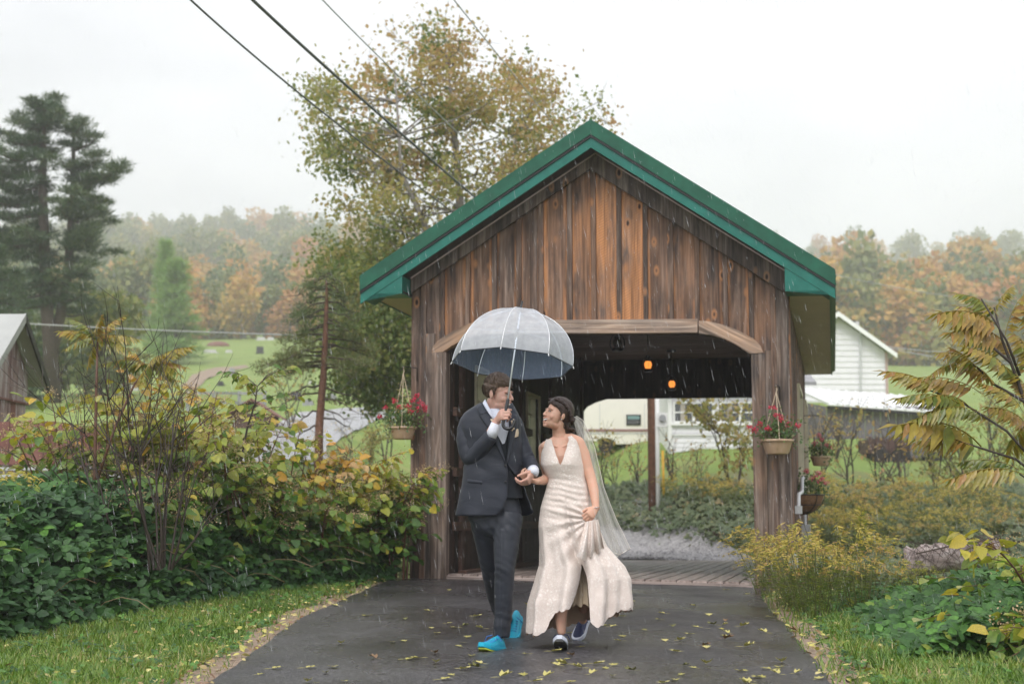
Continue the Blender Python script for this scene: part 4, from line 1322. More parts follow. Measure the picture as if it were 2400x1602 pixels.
stone(722, 950, 20, 14, M['stone'], 'grey headstone touching the crooked pine in view')
stone(790, 912, 16, 22, M['stone'], 'tall grey headstone right of the crooked pine')
stone(776, 935, 22, 12, M['stone'], 'broad grey headstone right of the crooked pine trunk', round_=False)
stone(250, 847, 22, 12, M['stone_dark'], 'dark low headstone under the trees near the pine', round_=False)
stone(257, 885, 18, 18, M['stone_dark'], 'dark upright headstone behind the bare twigs')
stone(410, 845, 22, 12, M['stone'], 'grey stone at the foot of the feathery larch')
def mound():
    p = hit(511, 812)
    t = MB().ell((p.x, p.y, p.z), (1.35, .8, .55)).build('earth_mound', M['barn_red'], None, True)
    tag(t, 'low reddish earth mound on the bright meadow', 'mound')
mound()
def crate():
    p = hit(301, 914); k = p.y / FPX
    t = thing('storage_box', 'pale box with dark flat lid behind the bare twigs', 'box', tuple(p))
    MB().box((p.x - 26 * k, p.y, p.z - .3), (p.x + 26 * k, p.y + .6, p.z + 15 * k)).build('body', M['stone_pale'], t)
    MB().box((p.x - 28 * k, p.y - .05, p.z + 15 * k), (p.x + 28 * k, p.y + .65, p.z + 19 * k)).build('lid', M['stone_dark'], t)
crate()
# --- utility pole beyond the bridge, two tones; yellow marker
def poles():
    p = hit(1532, 1228)
    t = thing('utility_pole', 'tall wooden utility pole beyond the bridge, brown with a pale conduit', 'pole', tuple(p))
    MB().tube([p - ZX * .5, p + ZX * 3, p + ZX * 6.3], [.125, .12, .105], 12).build('shaft', M['bark_red'], t, True)
    MB().tube([p + Vector((.10, -.10, -.3)), p + Vector((.10, -.10, 4.4))], .055, 8).build('conduit', M['white'], t, True)
    m = at(1551, 985, p.y - .15)
    MB().box((m.x - .10, m.y - .12, m.z - .16), (m.x + .12, m.y + .02, m.z + .18)).build('meter_box', M['white'], t)
    MB().tube([m + Vector((.0, -.13, .05)), m + Vector((0, -.2, .05))], .08, 10).build('meter_dial', M['steel'], t)
    MB().box((p.x - .7, p.y - .06, p.z + 5.8), (p.x + .7, p.y + .04, p.z + 5.92)).build('crossarm', M['bark'], t)
    q = hit(1557, 1180)
    MB().tube([q - ZX * .2, at(1553, 1055, q.y)], .032, 8).build('marker_post', M['yellow'], None, True)
    tag(bpy.data.objects['marker_post'], 'slim yellow marker post beyond the bridge beside the utility pole', 'marker post')
    return p
pole_p = poles()
# --- cream camper seen through the bridge
def camper():
    p = hit(1470, 1046); Y = p.y; k = Y / FPX
    A = lambda u, v, dy=0.0: at(u, v, Y + dy)
    t = thing('camper_trailer', 'cream camper trailer with curved front and mauve stripe', 'camper', tuple(p))
    out = [(1368, 1030), (1367, 985), (1371, 960), (1386, 944), (1408, 932), (1440, 922), (1700, 912), (1700, 1038), (1445, 1040), (1440, 1032), (1430, 1027), (1415, 1025), (1402, 1028), (1398, 1034)]
    MB().prism([A(u, v) for u, v in out], (0, 2.3, 0)).build('body', M['camper'], t)
    w = [(1468, 971), (1502, 971), (1502, 996), (1468, 996)]
    o = MB().prism([A(u, v, -.03) for u, v in w], (0, .03, 0)).build('window_frame', M['rubber'], t)
    MB().prism([A(u, v, -.045) for u, v in [(1471, 974), (1499, 974), (1499, 982), (1471, 982)]], (0, .012, 0)).build('pane', simple('teal_glass', (.20, .33, .33), .15), o)
    MB().prism([A(u, v, -.045) for u, v in [(1471, 984), (1499, 984), (1499, 993), (1471, 993)]], (0, .012, 0)).build('pane', M['glass'], o)
    MB().prism([A(u, v, -.02) for u, v in [(1372, 1005), (1700, 1005), (1700, 1011), (1372, 1011)]], (0, .02, 0)).build('stripe', M['stripe'], t)
    MB().prism([A(u, v, -.015) for u, v in [(1370, 1014), (1700, 1014), (1700, 1016), (1370, 1016)]], (0, .015, 0)).build('stripe', M['pipe'], t)
    c = A(1420, 1043, .2)
    MB().tube([c, c + Vector((0, .25, 0))], 17 * k, 18).build('wheel', M['rubber'], t)
    for u in (1405, 1510, 1540):
        MB().prism([A(u, v, -.01) for u, v in [(u, 945), (u + 1.2, 945), (u + 1.2, 1004), (u, 1004)]], (0, .01, 0)).build('panel_seam', M['pipe'], t)
camper()
def house():
    p = hit(1660, 1052); Y = p.y
    A = lambda u, v, dy=0.0: at(u, v, Y + dy)
    t = thing('white_house', 'white sided house with paired sash windows seen through the bridge', 'house', tuple(p))
    x0, x1 = A(1568, 1000).x, A(1885, 1000).x
    zb, zt = p.z - .5, A(1660, 905).z
    n = 17
    for k in range(n):
        z0 = zb + (zt - zb) * k / n; z1 = zb + (zt - zb) * (k + 1) / n
        MB().prism([(x0, Y, z0), (x0, Y + .02, z1), (x0, Y + .09, z1), (x0, Y + .09, z0)], (x1 - x0, 0, 0)).build('siding', M['siding'], t)
    MB().box((x0 + .01, Y + .1, zb), (x0 + .06, Y + 5, zt)).build('side_wall', M['siding'], t)
    MB().box((x0 - .03, Y - .03, zb), (x0 + .09, Y + .0, zt)).build('corner_board', M['white'], t)
    MB().prism([(x0 - .3, Y - .4, zt), (x1 + .3, Y - .4, zt), (x1 + .3, Y + 2.6, zt + 1.0), (x0 - .3, Y + 2.6, zt + 1.0)], (0, 0, .1)).build('roof', M['stone'], t)
    for u0, u1, us in ((1577, 1673, 1625.5), (1686, 1786, 1735)):
        z0, z1 = A(u0, 991).z, A(u0, 941).z; xa, xb, xm = A(u0, 960).x, A(u1, 960).x, A(us, 960).x
        f = MB(); w = .055
        for a, b, c, d in ((xa, xa + w, z0, z1), (xb - w, xb, z0, z1), (xm - .05, xm + .05, z0 + w, z1 - w)):
            f.box((a, Y - .06, c), (b, Y - .004, d))
        for a, b in ((xa + w, xm - .05), (xm + .05, xb - w)):
            f.box((a, Y - .06, z0), (b, Y - .004, z0 + w)); f.box((a, Y - .06, z1 - w), (b, Y - .004, z1))
            f.box((a, Y - .05, (z0 + z1) / 2 - .02), (b, Y - .004, (z0 + z1) / 2 + .02))
        o = f.build('window', M['white'], t)
        for a, b in ((xa + w, xm - .05), (xm + .05, xb - w)):
            for c, d in ((z0 + w, (z0 + z1) / 2 - .02), ((z0 + z1) / 2 + .02, z1 - w)):
                MB().box((a, Y - .03, c), (b, Y - .005, d)).build('pane', M['glass'], o)
        MB().box((xa + w + .16, Y - .034, z0 + w + .0), (xa + .36, Y - .0305, z1 - w)).build('curtain', M['curtain'], o)
        MB().box((xa - .06, Y - .09, z0 - .07), (xb + .06, Y - .004, z0 - .002)).build('sill', M['white'], o)
    MB().box((x0 + .1, Y - .035, A(1660, 1020).z), (x1, Y - .004, A(1660, 1017).z)).build('trim_board', M['white'], t)
house()
# --- white gabled barn at the right
def gable_barn():
    p = hit(2010, 945); Y = p.y
    A = lambda u, v, dy=0.0: at(u, v, Y + dy)
    t = thing('white_barn', 'white gabled barn with broad plank siding right of the bridge', 'barn', tuple(p))
    pk, re = A(1960, 742), A(2078, 826)
    hw = re.x - pk.x; x0, x1 = pk.x - hw, re.x
    zb = p.z - .4; n = 17
    for k in range(n):
        z0 = zb + (pk.z - zb) * k / n; z1 = zb + (pk.z - zb) * (k + 1) / n
        c = lambda z: hw if z < re.z else hw * (pk.z - z) / (pk.z - re.z)
        h0, h1 = c(z0), max(.01, c(z1))
        MB().prism([(pk.x - h0, Y, z0), (pk.x + h0, Y, z0), (pk.x + h1, Y + .035, z1), (pk.x - h1, Y + .035, z1)], (0, .07, 0)).build('siding', M['siding'], t)
    MB().box((x1 - .06, Y + .12, zb), (x1 - .01, Y + 7, re.z)).build('side_wall', M['siding'], t)
    MB().box((x1 - .08, Y - .035, zb), (x1 + .03, Y - .002, re.z)).build('corner_board', simple('rust_stained_trim', (.5, .36, .33), .6), t)
    q = A(2014, 800)
    MB().tube([A(2017, 775, -.1), A(2017, 930, -.1)], .05, 6).build('downpipe', M['pipe'], t)
    for s in (-1, 1):
        a = Vector((pk.x, Y - .5, pk.z + .18)); sl = (re.z - pk.z) / hw
        b = Vector((pk.x + s * (hw + .35), Y - .5, pk.z + .18 + sl * (hw + .35)))
        MB().prism([a, b, b - ZX * .22, a - ZX * .22], (0, .06, 0)).build('rake_board', M['white'], t)
        MB().prism([a + Vector((0, .06, .0)), b + Vector((0, .06, 0)), b + Vector((0, 7.6, 0)), a + Vector((0, 7.6, 0))], (0, 0, -.08)).build('roof', M['tin'], t)
    v = A(2017, 762)
    MB().box((v.x - .08, Y + .6, v.z - .2), (v.x + .08, Y + .8, v.z + .25)).build('vent_pipe', M['stone_pale'], t)
gable_barn()
def low_shed():
    p = hit(2060, 1030); Y = p.y
    A = lambda u, v, dy=0.0: at(u, v, Y + dy)
    t = thing('metal_shed', 'low grey shed with bright corrugated metal roof', 'shed', tuple(p))
    xl, xc, xr = A(1890, 950).x, A(1938, 950).x, A(2190, 950).x
    zt = A(2000, 952).z
    n = 14
    for k in range(n):
        a = xc + (xr - xc) * k / n; b = xc + (xr - xc) * (k + 1) / n - .02
        MB().box((a, Y, p.z - .4), (b, Y + .05, zt)).build('wall_panel', M['shed_wall'], t)
    MB().prism([(xc - .02, Y + .01, p.z - .4), (xl, Y + 1.6, p.z - .4), (xl, Y + 1.6, zt + .28), (xc - .02, Y + .01, zt)], (0, .04, 0)).build('end_wall', M['shed_wall'], t)
    r0 = A(1940, 946, -.35); r1 = A(2235, 968, -.35)
    n = 13
    for k in range(n):
        a = r0.x + (r1.x - r0.x) * k / n; b = r0.x + (r1.x - r0.x) * (k + 1) / n
        zf = r0.z + (r1.z - r0.z) * k / n; zg = r0.z + (r1.z - r0.z) * (k + 1) / n
        o = MB().prism([(a, Y - .35, zf), (b - .01, Y - .35, zg), (b - .45, Y + 3.4, zg + .85), (a - .46, Y + 3.4, zf + .85)], (0, 0, -.04)).build('roof_sheet', M['tin_bright'], t)
        MB().tube([(a + .02, Y - .36, zf + .02), (a - .44, Y + 3.4, zf + .87)], .03, 5).build('roof_rib', M['tin_bright'], o)
    MB().prism([(r0.x, Y - .32, r0.z - .05), (r1.x, Y - .32, r1.z - .05), (r1.x, Y - .32, r1.z - .13), (r0.x, Y - .32, r0.z - .13)], (0, .04, 0)).build('eave_board', M['black'], t)
low_shed()
def wagon():
    p = hit(2120, 1082); Y = p.y
    A = lambda u, v, dy=0.0: at(u, v, Y + dy)
    t = thing('farm_wagon', 'rusty brown farm wagon parked below the metal shed', 'wagon', tuple(p))
    x0, x1, x2 = A(2035, 1050).x, A(2130, 1050).x, A(2212, 1050).x
    z0, z1 = A(2100, 1062).z, A(2100, 1028).z
    MB().box((x0, Y, z0), (x1, Y + 1.2, z1)).build('box_body', M['rust'], t)
    for k in range(6):
        x = x0 + (x1 - x0) * (k + .1) / 6
        MB().box((x, Y - .04, z0), (x + .07, Y - .003, z1 + .06)).build('stake', M['rust'], t)
    MB().box((x1 + .02, Y - .1, z0 - .12), (x2, Y + 1.1, z0 + .32)).build('tank', M['shed_wall'], t)
    for x in (x0 + .3, x1 - .25, x2 - .35):
        MB().tube([(x, Y - .18, z0 - .1), (x, Y + .0, z0 - .1)], .26, 14).build('wheel', M['rubber'], t)
wagon()
# --- overhead wires
M['wire'] = simple('overhead_wire', (0.10, 0.10, 0.10), 0.5)
M['wire_pale'] = simple('bare_overhead_wire', (0.38, 0.38, 0.38), 0.4)
def wire(pix, depths, r, mat, label, name='power_line'):
    P = [np.array(at(u, v, y)) for (u, v), y in zip(pix, depths)]
    # smooth through the picks
    n = 24; s = np.linspace(0, 1, len(P)); q = np.linspace(0, 1, n)
    co = [np.polyfit(s, [p[k] for p in P], 2) for k in range(3)]
    pts = np.stack([np.polyval(c, q) for c in co], 1)
    o = MB().tube(pts, r, 6).build(name, mat, None, True)
    tag(o, label, 'wire', 'overhead wires above the bridge')
wire([(400, -42), (735, 243), (1045, 487), (1330, 690)], [15, 19, 25, 33], .012, M['wire'], 'dark overhead wire lowest on the sky at left')
wire([(545, -45), (810, 198), (1110, 460), (1360, 670)], [15, 19, 25, 33], .019, M['wire'], 'thick overhead wire crossing in front of the maple')
wire([(700, -60), (905, 150), (1200, 430), (1400, 610)], [18, 23, 30, 38], .010, M['wire_pale'], 'thin pale overhead wire that enters the maple crown')
wire([(1010, -70), (1205, 182), (1300, 290), (1480, 520)], [20, 26, 30, 40], .010, M['wire_pale'], 'thin pale overhead wire nearest the roof ridge')
wire([(60, 758), (360, 773), (680, 785), (960, 790)], [46, 46, 47, 48], .022, M['wire_pale'], 'pale level wire strung across the meadow')
wire([(2085, 812), (2170, 822), (2300, 828), (2420, 820)], [70, 62, 56, 50], .02, M['wire_pale'], 'pale wire running from the white barn eave')
wire([(2085, 815), (2180, 835), (2300, 848), (2420, 850)], [70, 62, 56, 50], .02, M['wire_pale'], 'second lower pale wire from the white barn eave')
wire([(1940, 640), (2100, 672), (2260, 700), (2420, 715)], [60, 60, 60, 60], .015, M['wire_pale'], 'faint wire against the golden hillside trees')
# ------------------------------------------------------------------ near plants
HEDGE = [(-3.75, 9.6), (-3.53, 10.4), (-3.16, 12.4), (-2.55, 14.3), (-1.85, 15.9), (-1.32, 17.3)]
def hedge_x(y):
    return np.interp(y, [p[1] for p in HEDGE], [p[0] for p in HEDGE])
# gravel track beyond the bridge
g0 = [tuple(Bp(jl - .6, BL + .05 + k * 1.2, 0))[:2] for k in range(2)] + [(1.2, 33), (1.0, 40), (.8, 46)]
g1 = [tuple(Bp(BW + 1.6, BL + .05, 0))[:2], (4.75, 26.6), (4.1, 29.5), (3.35, 34.0), (2.9, 40)]
sheet('gravel_track', g0, [(x_ + .45, y_) for x_, y_ in g1], .085, M['gravel'], 50, 14)
sheet('gravel_apron', [tuple(Bp(BW + .9, 6.2, 0))[:2], tuple(Bp(BW + .9, BL, 0))[:2]], [tuple(Bp(BW + 3.2, 6.8, 0))[:2], tuple(Bp(BW + 3.0, BL + .5, 0))[:2]], .04, M['gravel'], 10, 8)
_rg = np.random.default_rng(44)
def ground_stones():
    P = []
    for k in range(1500):
        s = _rg.random(); a = Bp(_rg.uniform(jl, BW + 1.2), BL + .1 + 9 * s * s, 0)
        P.append((a.x, a.y, hz(a.x, a.y) + .09))
    P = np.array(P); V, T, off = [], [], 0
    octa = np.array([(1, 0, 0), (0, 1, 0), (-1, 0, 0), (0, -1, 0), (0, 0, .7), (0, 0, -.5)]); ot = np.array([(0, 1, 4), (1, 2, 4), (2, 3, 4), (3, 0, 4)])
    R = _rg.uniform(.02, .05, (len(P), 1, 1)) * (1 + .3 * _rg.normal(size=(len(P), 6, 3)))
    V = (P[:, None] + octa[None] * R).reshape(-1, 3); T = (ot[None] + 6 * np.arange(len(P))[:, None, None]).reshape(-1, 3)
    tag(link('gravel', tri_mesh('gravel', V, T, M['gravel'])), 'loose grey gravel on the track beyond the bridge', None, None, 'stuff')
ground_stones()

LEAF_VAR = {}
def single_leaf(kind, tpl, mat, k):
    """one of a few shared leaf meshes of a kind"""
    if (kind, k) not in LEAF_VAR:
        r = np.random.default_rng(900 + k)
        v = tpl[0].copy(); v[:, 2] += r.normal(0, .03, len(v)); v[:, 1] *= r.uniform(.85, 1.15)
        LEAF_VAR[(kind, k)] = tri_mesh('leaf', v, tpl[1], mat, np.full(len(v), (k + .5) / 10))
    return LEAF_VAR[(kind, k)]
def part_leaves(kind, tpl, mat, P, X, N, S, K, parent, most):
    """the leaves that show largest become parts of their own, the rest is one stuff part"""
    P, X, N, S, K = (np.concatenate(a) if isinstance(a, list) else np.asarray(a) for a in (P, X, N, S, K))
    d = np.linalg.norm(P - np.array(CAMP), axis=1)
    Nn = N / np.linalg.norm(N, axis=1, keepdims=True)
    score = S / d * (.5 + np.abs(Nn[:, 1])) * (1 + .8 * (P[:, 1] < np.quantile(P[:, 1], .3)))
    idx = np.argsort(-score)
    own = idx[:most]; rest = idx[most:]
    if len(rest):
        o = leaves('foliage', tpl, P[rest], X[rest], N[rest], S[rest], K[rest], mat, parent)
        o['kind'] = 'stuff'
    for i in own:
        x = Vector(X[i]).normalized(); n = Vector(N[i]); n = (n - x * n.dot(x)).normalized(); y = n.cross(x)
        mw = frame(Vector(P[i]), x, y, n) @ Matrix.Scale(float(S[i]), 4)
        link('leaf', single_leaf(kind, tpl, mat, int(np.clip(K[i], 0, .999) * 10)), parent, mw)

def knotweed(seed, u, Y, vtop, wpx, label, yel=0.0, nst=13, most=70, dens=1.0, kmax=.92):
    rng = np.random.default_rng(seed)
    b = at(u, 1203, Y); bz = hz(b.x, b.y); H = at(u, vtop, Y).z - bz; W = wpx / FPX * Y / 2
    t = thing('knotweed_bush', label, 'bush', (b.x, Y, bz), 'knotweed hedge left of the drive')
    st = MB(); P, X, N, S, K = [], [], [], [], []; FP = []
    for s in range(nst):
        bx, by = b.x + rng.uniform(-.5, .5) * W, Y + rng.uniform(-.45, .45)
        h = H * rng.uniform(.62, 1.03); lean = np.array([rng.normal(0, .45) * W, rng.uniform(-.75, .35), 0])
        top = np.array([bx, by, bz + h]) + lean
        pts = curve_pts((bx, by, bz - .05), top, (-lean[0] * .25, 0, .08 * h), 8)
        st.tube(pts, [.013, .012, .011, .010, .008, .007, .005, .003], 5, cap=False)
        nb = int(11 * dens)
        for k in range(nb):
            f = .22 + .78 * (k + rng.uniform(0, 1)) / nb
            q = np.array([np.interp(f, np.linspace(0, 1, 8), pts[:, j]) for j in range(3)])
            a = rng.uniform(0, 2 * pi); L = rng.uniform(.28, .62) * (1.15 - .5 * f)
            e = q + np.array([cos(a) * L, sin(a) * L * .9, rng.uniform(-.12, .16)])
            bp = curve_pts(q, e, (0, 0, .10 * L), 5)
            st.tube(bp, [.005, .004, .0035, .003, .002], 3, cap=False)
            m = int(L / .062)
            for j in range(m):
                s2 = (j + 1) / m
                c = np.array([np.interp(s2, np.linspace(0, 1, 5), bp[:, i]) for i in range(3)])
                side = 1 if j % 2 else -1
                dr = (e - q) / L
                x = np.cross(dr, (0, 0, 1)) * side + dr * .7 + np.array([0, 0, rng.uniform(-1.0, -.1)]) + rng.normal(size=3) * .25
                n = np.array([0, -.35, 1.0]) + rng.normal(size=3) * .5
                P.append(c); X.append(x); N.append(n); S.append(rng.uniform(.075, .135))
                z_ = max(0.0, (c[2] - bz) / H)
                K.append(np.clip(.06 + .46 * z_ ** 1.5 + yel * z_ + rng.normal(0, .10) + (.3 if rng.random() < .08 else 0), 0, kmax))
            if f > .55 and rng.random() < .62:      # sprays of spent tan blossom
                for _ in range(120):
                    FP.append(e + rng.normal(size=3) * np.array([.035, .035, .03]) + (q - e) * rng.uniform(-.15, .75) + np.array([0, 0, .03]))
    st.build('stems', M['stem_red'], t, True)
    part_leaves('knot', HEART, M['knot'], np.array(P), np.array(X), np.array(N), np.array(S), np.array(K), t, most)
    if FP:
        FP = np.array(FP); n = len(FP)
        o = leaves('blossom', DIAM, FP, rdir(n, rng), rdir(n, rng), rng.uniform(.008, .020, n), np.clip(.97 + rng.normal(0, .04, n), 0, 1), M['dry'], t)
        o['kind'] = 'stuff'
KB = [(51, 175, 14.6, 930, 210, 'knotweed bush beneath the sumac rosettes, yellowing at the top', .15, 12),
      (52, 300, 14.2, 870, 220, 'tall knotweed bush behind the bare twigs with tan blossom sprays', .25, 14),
      (53, 425, 14.5, 885, 210, 'broad knotweed bush in the middle of the hedge, yellow on top', .22, 14),
      (54, 540, 15.0, 915, 190, 'knotweed bush with tan blossom just left of the lone leaning stem', .24, 13),
      (55, 665, 15.8, 985, 190, 'lower green knotweed bush in front of the grey road', .05, 12),
      (56, 770, 16.5, 1065, 190, 'low knotweed bush with orange leaves beneath the crooked pine', .32, 12),
      (57, 860, 16.9, 1075, 170, 'knotweed bush hung with pale leaves left of the hanging basket', .12, 11),
      (58, 925, 17.2, 1085, 130, 'knotweed bush brushing the left bridge post', .05, 10),
      (59, 380, 13.9, 1080, 230, 'dark leafy knotweed in front of the hedge by the bare twigs', -.08, 12),
      (60, 590, 15.3, 1105, 230, 'big-leaved knotweed at the front middle of the hedge', -.05, 12),
      (61, 770, 16.2, 1160, 200, 'shaded knotweed at the front of the hedge near the drive', -.06, 11)]
for sd, u, Y, vt, w, lab, yl, ns in KB:
    knotweed(sd, u, Y, vt, w, lab, yl, ns)
def lone_stem():
    """one tall stem that leans out above the hedge"""
    rng = np.random.default_rng(77); Y = 14.7
    b = at(562, 1250, Y); bz = hz(b.x, b.y)
    t = thing('leaning_knotweed', 'single tall knotweed stem leaning right above the hedge with tan blossom', 'plant', (b.x, Y, bz))
    pts = [np.array(at(u, v, Y)) for u, v in ((562, 1230), (566, 1075), (580, 1000), (598, 945), (603, 905), (625, 880), (655, 862))]
    st = MB().tube(pts, [.014, .012, .010, .008, .006, .005, .003], 6)
    P, X, N, S, K = [], [], [], [], []; FP = []
    for u0, v0, u1, v1 in ((603, 905, 520, 872), (600, 930, 548, 880), (603, 905, 690, 862), (598, 945, 700, 930), (590, 975, 690, 960), (603, 905, 570, 905), (598, 950, 540, 960), (580, 1000, 680, 1010), (600, 920, 650, 890)):
        q, e = np.array(at(u0, v0, Y)), np.array(at(u1, v1, Y + rng.uniform(-.25, .25))); L = np.linalg.norm(e - q)
        bp = curve_pts(q, e, (0, 0, .12 * L), 5); st.tube(bp, [.005, .004, .004, .003, .002], 4, cap=False)
        m = max(3, int(L / .05))
        for j in range(m):
            s2 = (j + 1) / m; c = np.array([np.interp(s2, np.linspace(0, 1, 5), bp[:, i]) for i in range(3)])
            P.append(c); X.append(np.array([rng.normal() * .6, rng.normal() * .4, rng.uniform(-1, -.1)]) + (e - q) / L * .5); N.append(np.array([0, -.7, .8]) + rng.normal(size=3) * .4)
            S.append(rng.uniform(.07, .115)); K.append(rng.uniform(.22, .62))
        for _ in range(60):
            FP.append(q + (e - q) * rng.uniform(.1, 1) + rng.normal(size=3) * .04)
    st.build('stem', M['twig'], t, True)
    part_leaves('knot', HEART, M['knot'], np.array(P), np.array(X), np.array(N), np.array(S), np.array(K), t, 80)
    n = len(FP)
    leaves('blossom', DIAM, np.array(FP), rdir(n, rng), rdir(n, rng), rng.uniform(.010, .022, n), np.full(n, .98), M['dry'], t)['kind'] = 'stuff'
lone_stem()
def orange_sprig():
    rng = np.random.default_rng(78); Y = 16.0
    b = at(760, 1180, Y); bz = hz(b.x, b.y)
    t = thing('orange_sprig', 'bright orange and yellow leafed sprig above the hedge below the crooked pine', 'plant', (b.x, Y, bz))
    st = MB(); P, X, N, S, K = [], [], [], [], []
    for u1, v1 in ((705, 1050), (735, 1075), (770, 1080), (800, 1090), (825, 1085), (745, 1110), (720, 1120), (790, 1115), (760, 1140), (690, 1075)):
        q, e = np.array(at(755 + rng.uniform(-12, 12), 1195, Y)), np.array(at(u1, v1, Y + rng.uniform(-.2, .2)))
        bp = curve_pts(q, e, (0, 0, .05), 5); st.tube(bp, .004, 4, cap=False)
        for j in range(6):
            c = e + rng.normal(size=3) * np.array([.06, .06, .04])
            P.append(c); X.append(rng.normal(size=3) * .8 + np.array([0, 0, -.3])); N.append(np.array([0, -.8, .6]) + rng.normal(size=3) * .4); S.append(rng.uniform(.055, .10))
            K.append(rng.uniform(.74, .84) if u1 < 780 else rng.uniform(.84, .92))
    st.build('stems', M['stem_red'], t)
    part_leaves('knot', HEART, M['knot'], np.array(P), np.array(X), np.array(N), np.array(S), np.array(K), t, 50)
orange_sprig()

# --- brambles: a low dark thicket along the lawn, both sides
def thicket(name, label, rng, pick, n, hfun, tint, size, mat=None, tpl=None, up=.9):
    P, X, N, S, K = [], [], [], [], []
    while len(P) < n:
        x, y = pick(rng)
        h = hfun(x, y, rng)
        if h is None or h <= 0: continue
        f = 1 - rng.random() ** 2.0 * .95
        z = hz(x, y) + h * f
        P.append((x, y, z)); a = rng.uniform(0, 2 * pi)
        X.append((cos(a), sin(a) - .5, rng.uniform(-.7, .15))); N.append((rng.normal() * .45, -.55 + rng.normal() * .4, up + rng.normal() * .3))
        S.append(rng.uniform(*size)); K.append(np.clip(tint + rng.normal(0, .10) + (.45 if rng.random() < .05 else 0) + .18 * mnoise.noise(Vector((x * 1.6, y * 1.6, z * 2))), 0, 1))
    o = leaves(name, tpl or TRIF, np.array(P), np.array(X), np.array(N), np.array(S), np.array(K), mat or M['bramble'])
    return tag(o, label, None, None, 'stuff')
def pickL(r):
    y = r.uniform(9.6, 17.0); return float(hedge_x(y)) - r.uniform(-.15, 1.45), y
def hL(x, y, r):
    d = float(hedge_x(y)) - x + .12
    nz = .5 + .5 * mnoise.noise(Vector((x * 1.3, y * 1.3, 0)))
    return (.10 + .95 * min(1, max(0.0, d) / .55) ** .7 * (.55 + .75 * nz)) * (1 - .35 * float(lerp01(y, 13.4, 16.6)))
thicket('bramble_thicket', 'dark green bramble thicket along the lawn left of the drive', np.random.default_rng(201), pickL, 15000, hL, .30, (.10, .18))
def brown_canes():
    rng = np.random.default_rng(202); m = MB()
    for k in range(150):
        y = rng.uniform(10, 16.5); x = float(hedge_x(y)) - rng.uniform(-.05, 1.2)
        z = hz(x, y); a = rng.uniform(0, 6.28); L = rng.uniform(.3, .9)
        q = np.array([x, y, z + rng.uniform(0, .4)]); e = q + np.array([cos(a) * L, sin(a) * L, rng.uniform(-.1, .3)])
        e[2] = max(e[2], z + .02)
        m.tube(curve_pts(q, e, (0, 0, .12), 5), .0035, 3, cap=False)
    tag(m.build('bramble_canes', M['dry']), 'thin dry canes tangled in the dark brambles', None, None, 'stuff')
brown_canes()
# dry yellow weeds at the far left
def pickW(r):
    u, y = r.uniform(-60, 190), r.uniform(12.8, 16.0); return (u - CU) / FPX * y, y
thicket('yellow_weeds', 'tangle of yellowing weeds below the board fence', np.random.default_rng(203), pickW, 5200, lambda x, y, r: .95 + .35 * mnoise.noise(Vector((x * 2, y * 2, 0))), .5, (.05, .10), M['rod'], LANCE, .5)
# --- bare shrub with dark upright twigs
def bare_shrub():
    rng = np.random.default_rng(14); Y = 12.6
    b = at(372, 1340, Y); bz = hz(b.x, b.y)
    t = thing('bare_shrub', 'leafless dark-twigged shrub standing in front of the knotweed', 'shrub', (b.x, Y, bz))
    m = MB()
    def grow(p, d, L, r, depth):
        n = 5; pts = [np.array(p)]
        for i in range(n):
            d = d + rng.normal(size=3) * .10 + np.array([0, 0, .04]); d = d / np.linalg.norm(d)
            pts.append(pts[-1] + d * L / n)
        m.tube(pts, [r * (1 - .6 * i / n) for i in range(n + 1)], 5, cap=False)
        if depth:
            for i in range(rng.integers(3, 6)):
                k = rng.integers(2, n + 1)
                nd = d + rng.normal(size=3) * np.array([.55, .45, .25]); grow(pts[k], nd / np.linalg.norm(nd), L * rng.uniform(.35, .6), r * .5, depth - 1)
    for u1, v1, u0 in ((180, 870, 300), (235, 870, 340), (255, 800, 350), (300, 810, 360), (330, 905, 370), (345, 830, 375), (400, 870, 380), (450, 900, 385), (470, 1010, 395), (520, 1060, 400), (120, 960, 300), (80, 1060, 280), (290, 960, 365), (360, 960, 372), (600, 1170, 400)):
        q = np.array(at(u0, 1335, Y + rng.uniform(-.2, .2))); e = np.array(at(u1 + rng.uniform(-10, 10), v1, Y + rng.uniform(-.5, .3)))
        L = np.linalg.norm(e - q) * .82
        grow(q, (e - q) / np.linalg.norm(e - q), L, .011, 2)
    m.build('twigs', M['twig'], t, True)
bare_shrub()
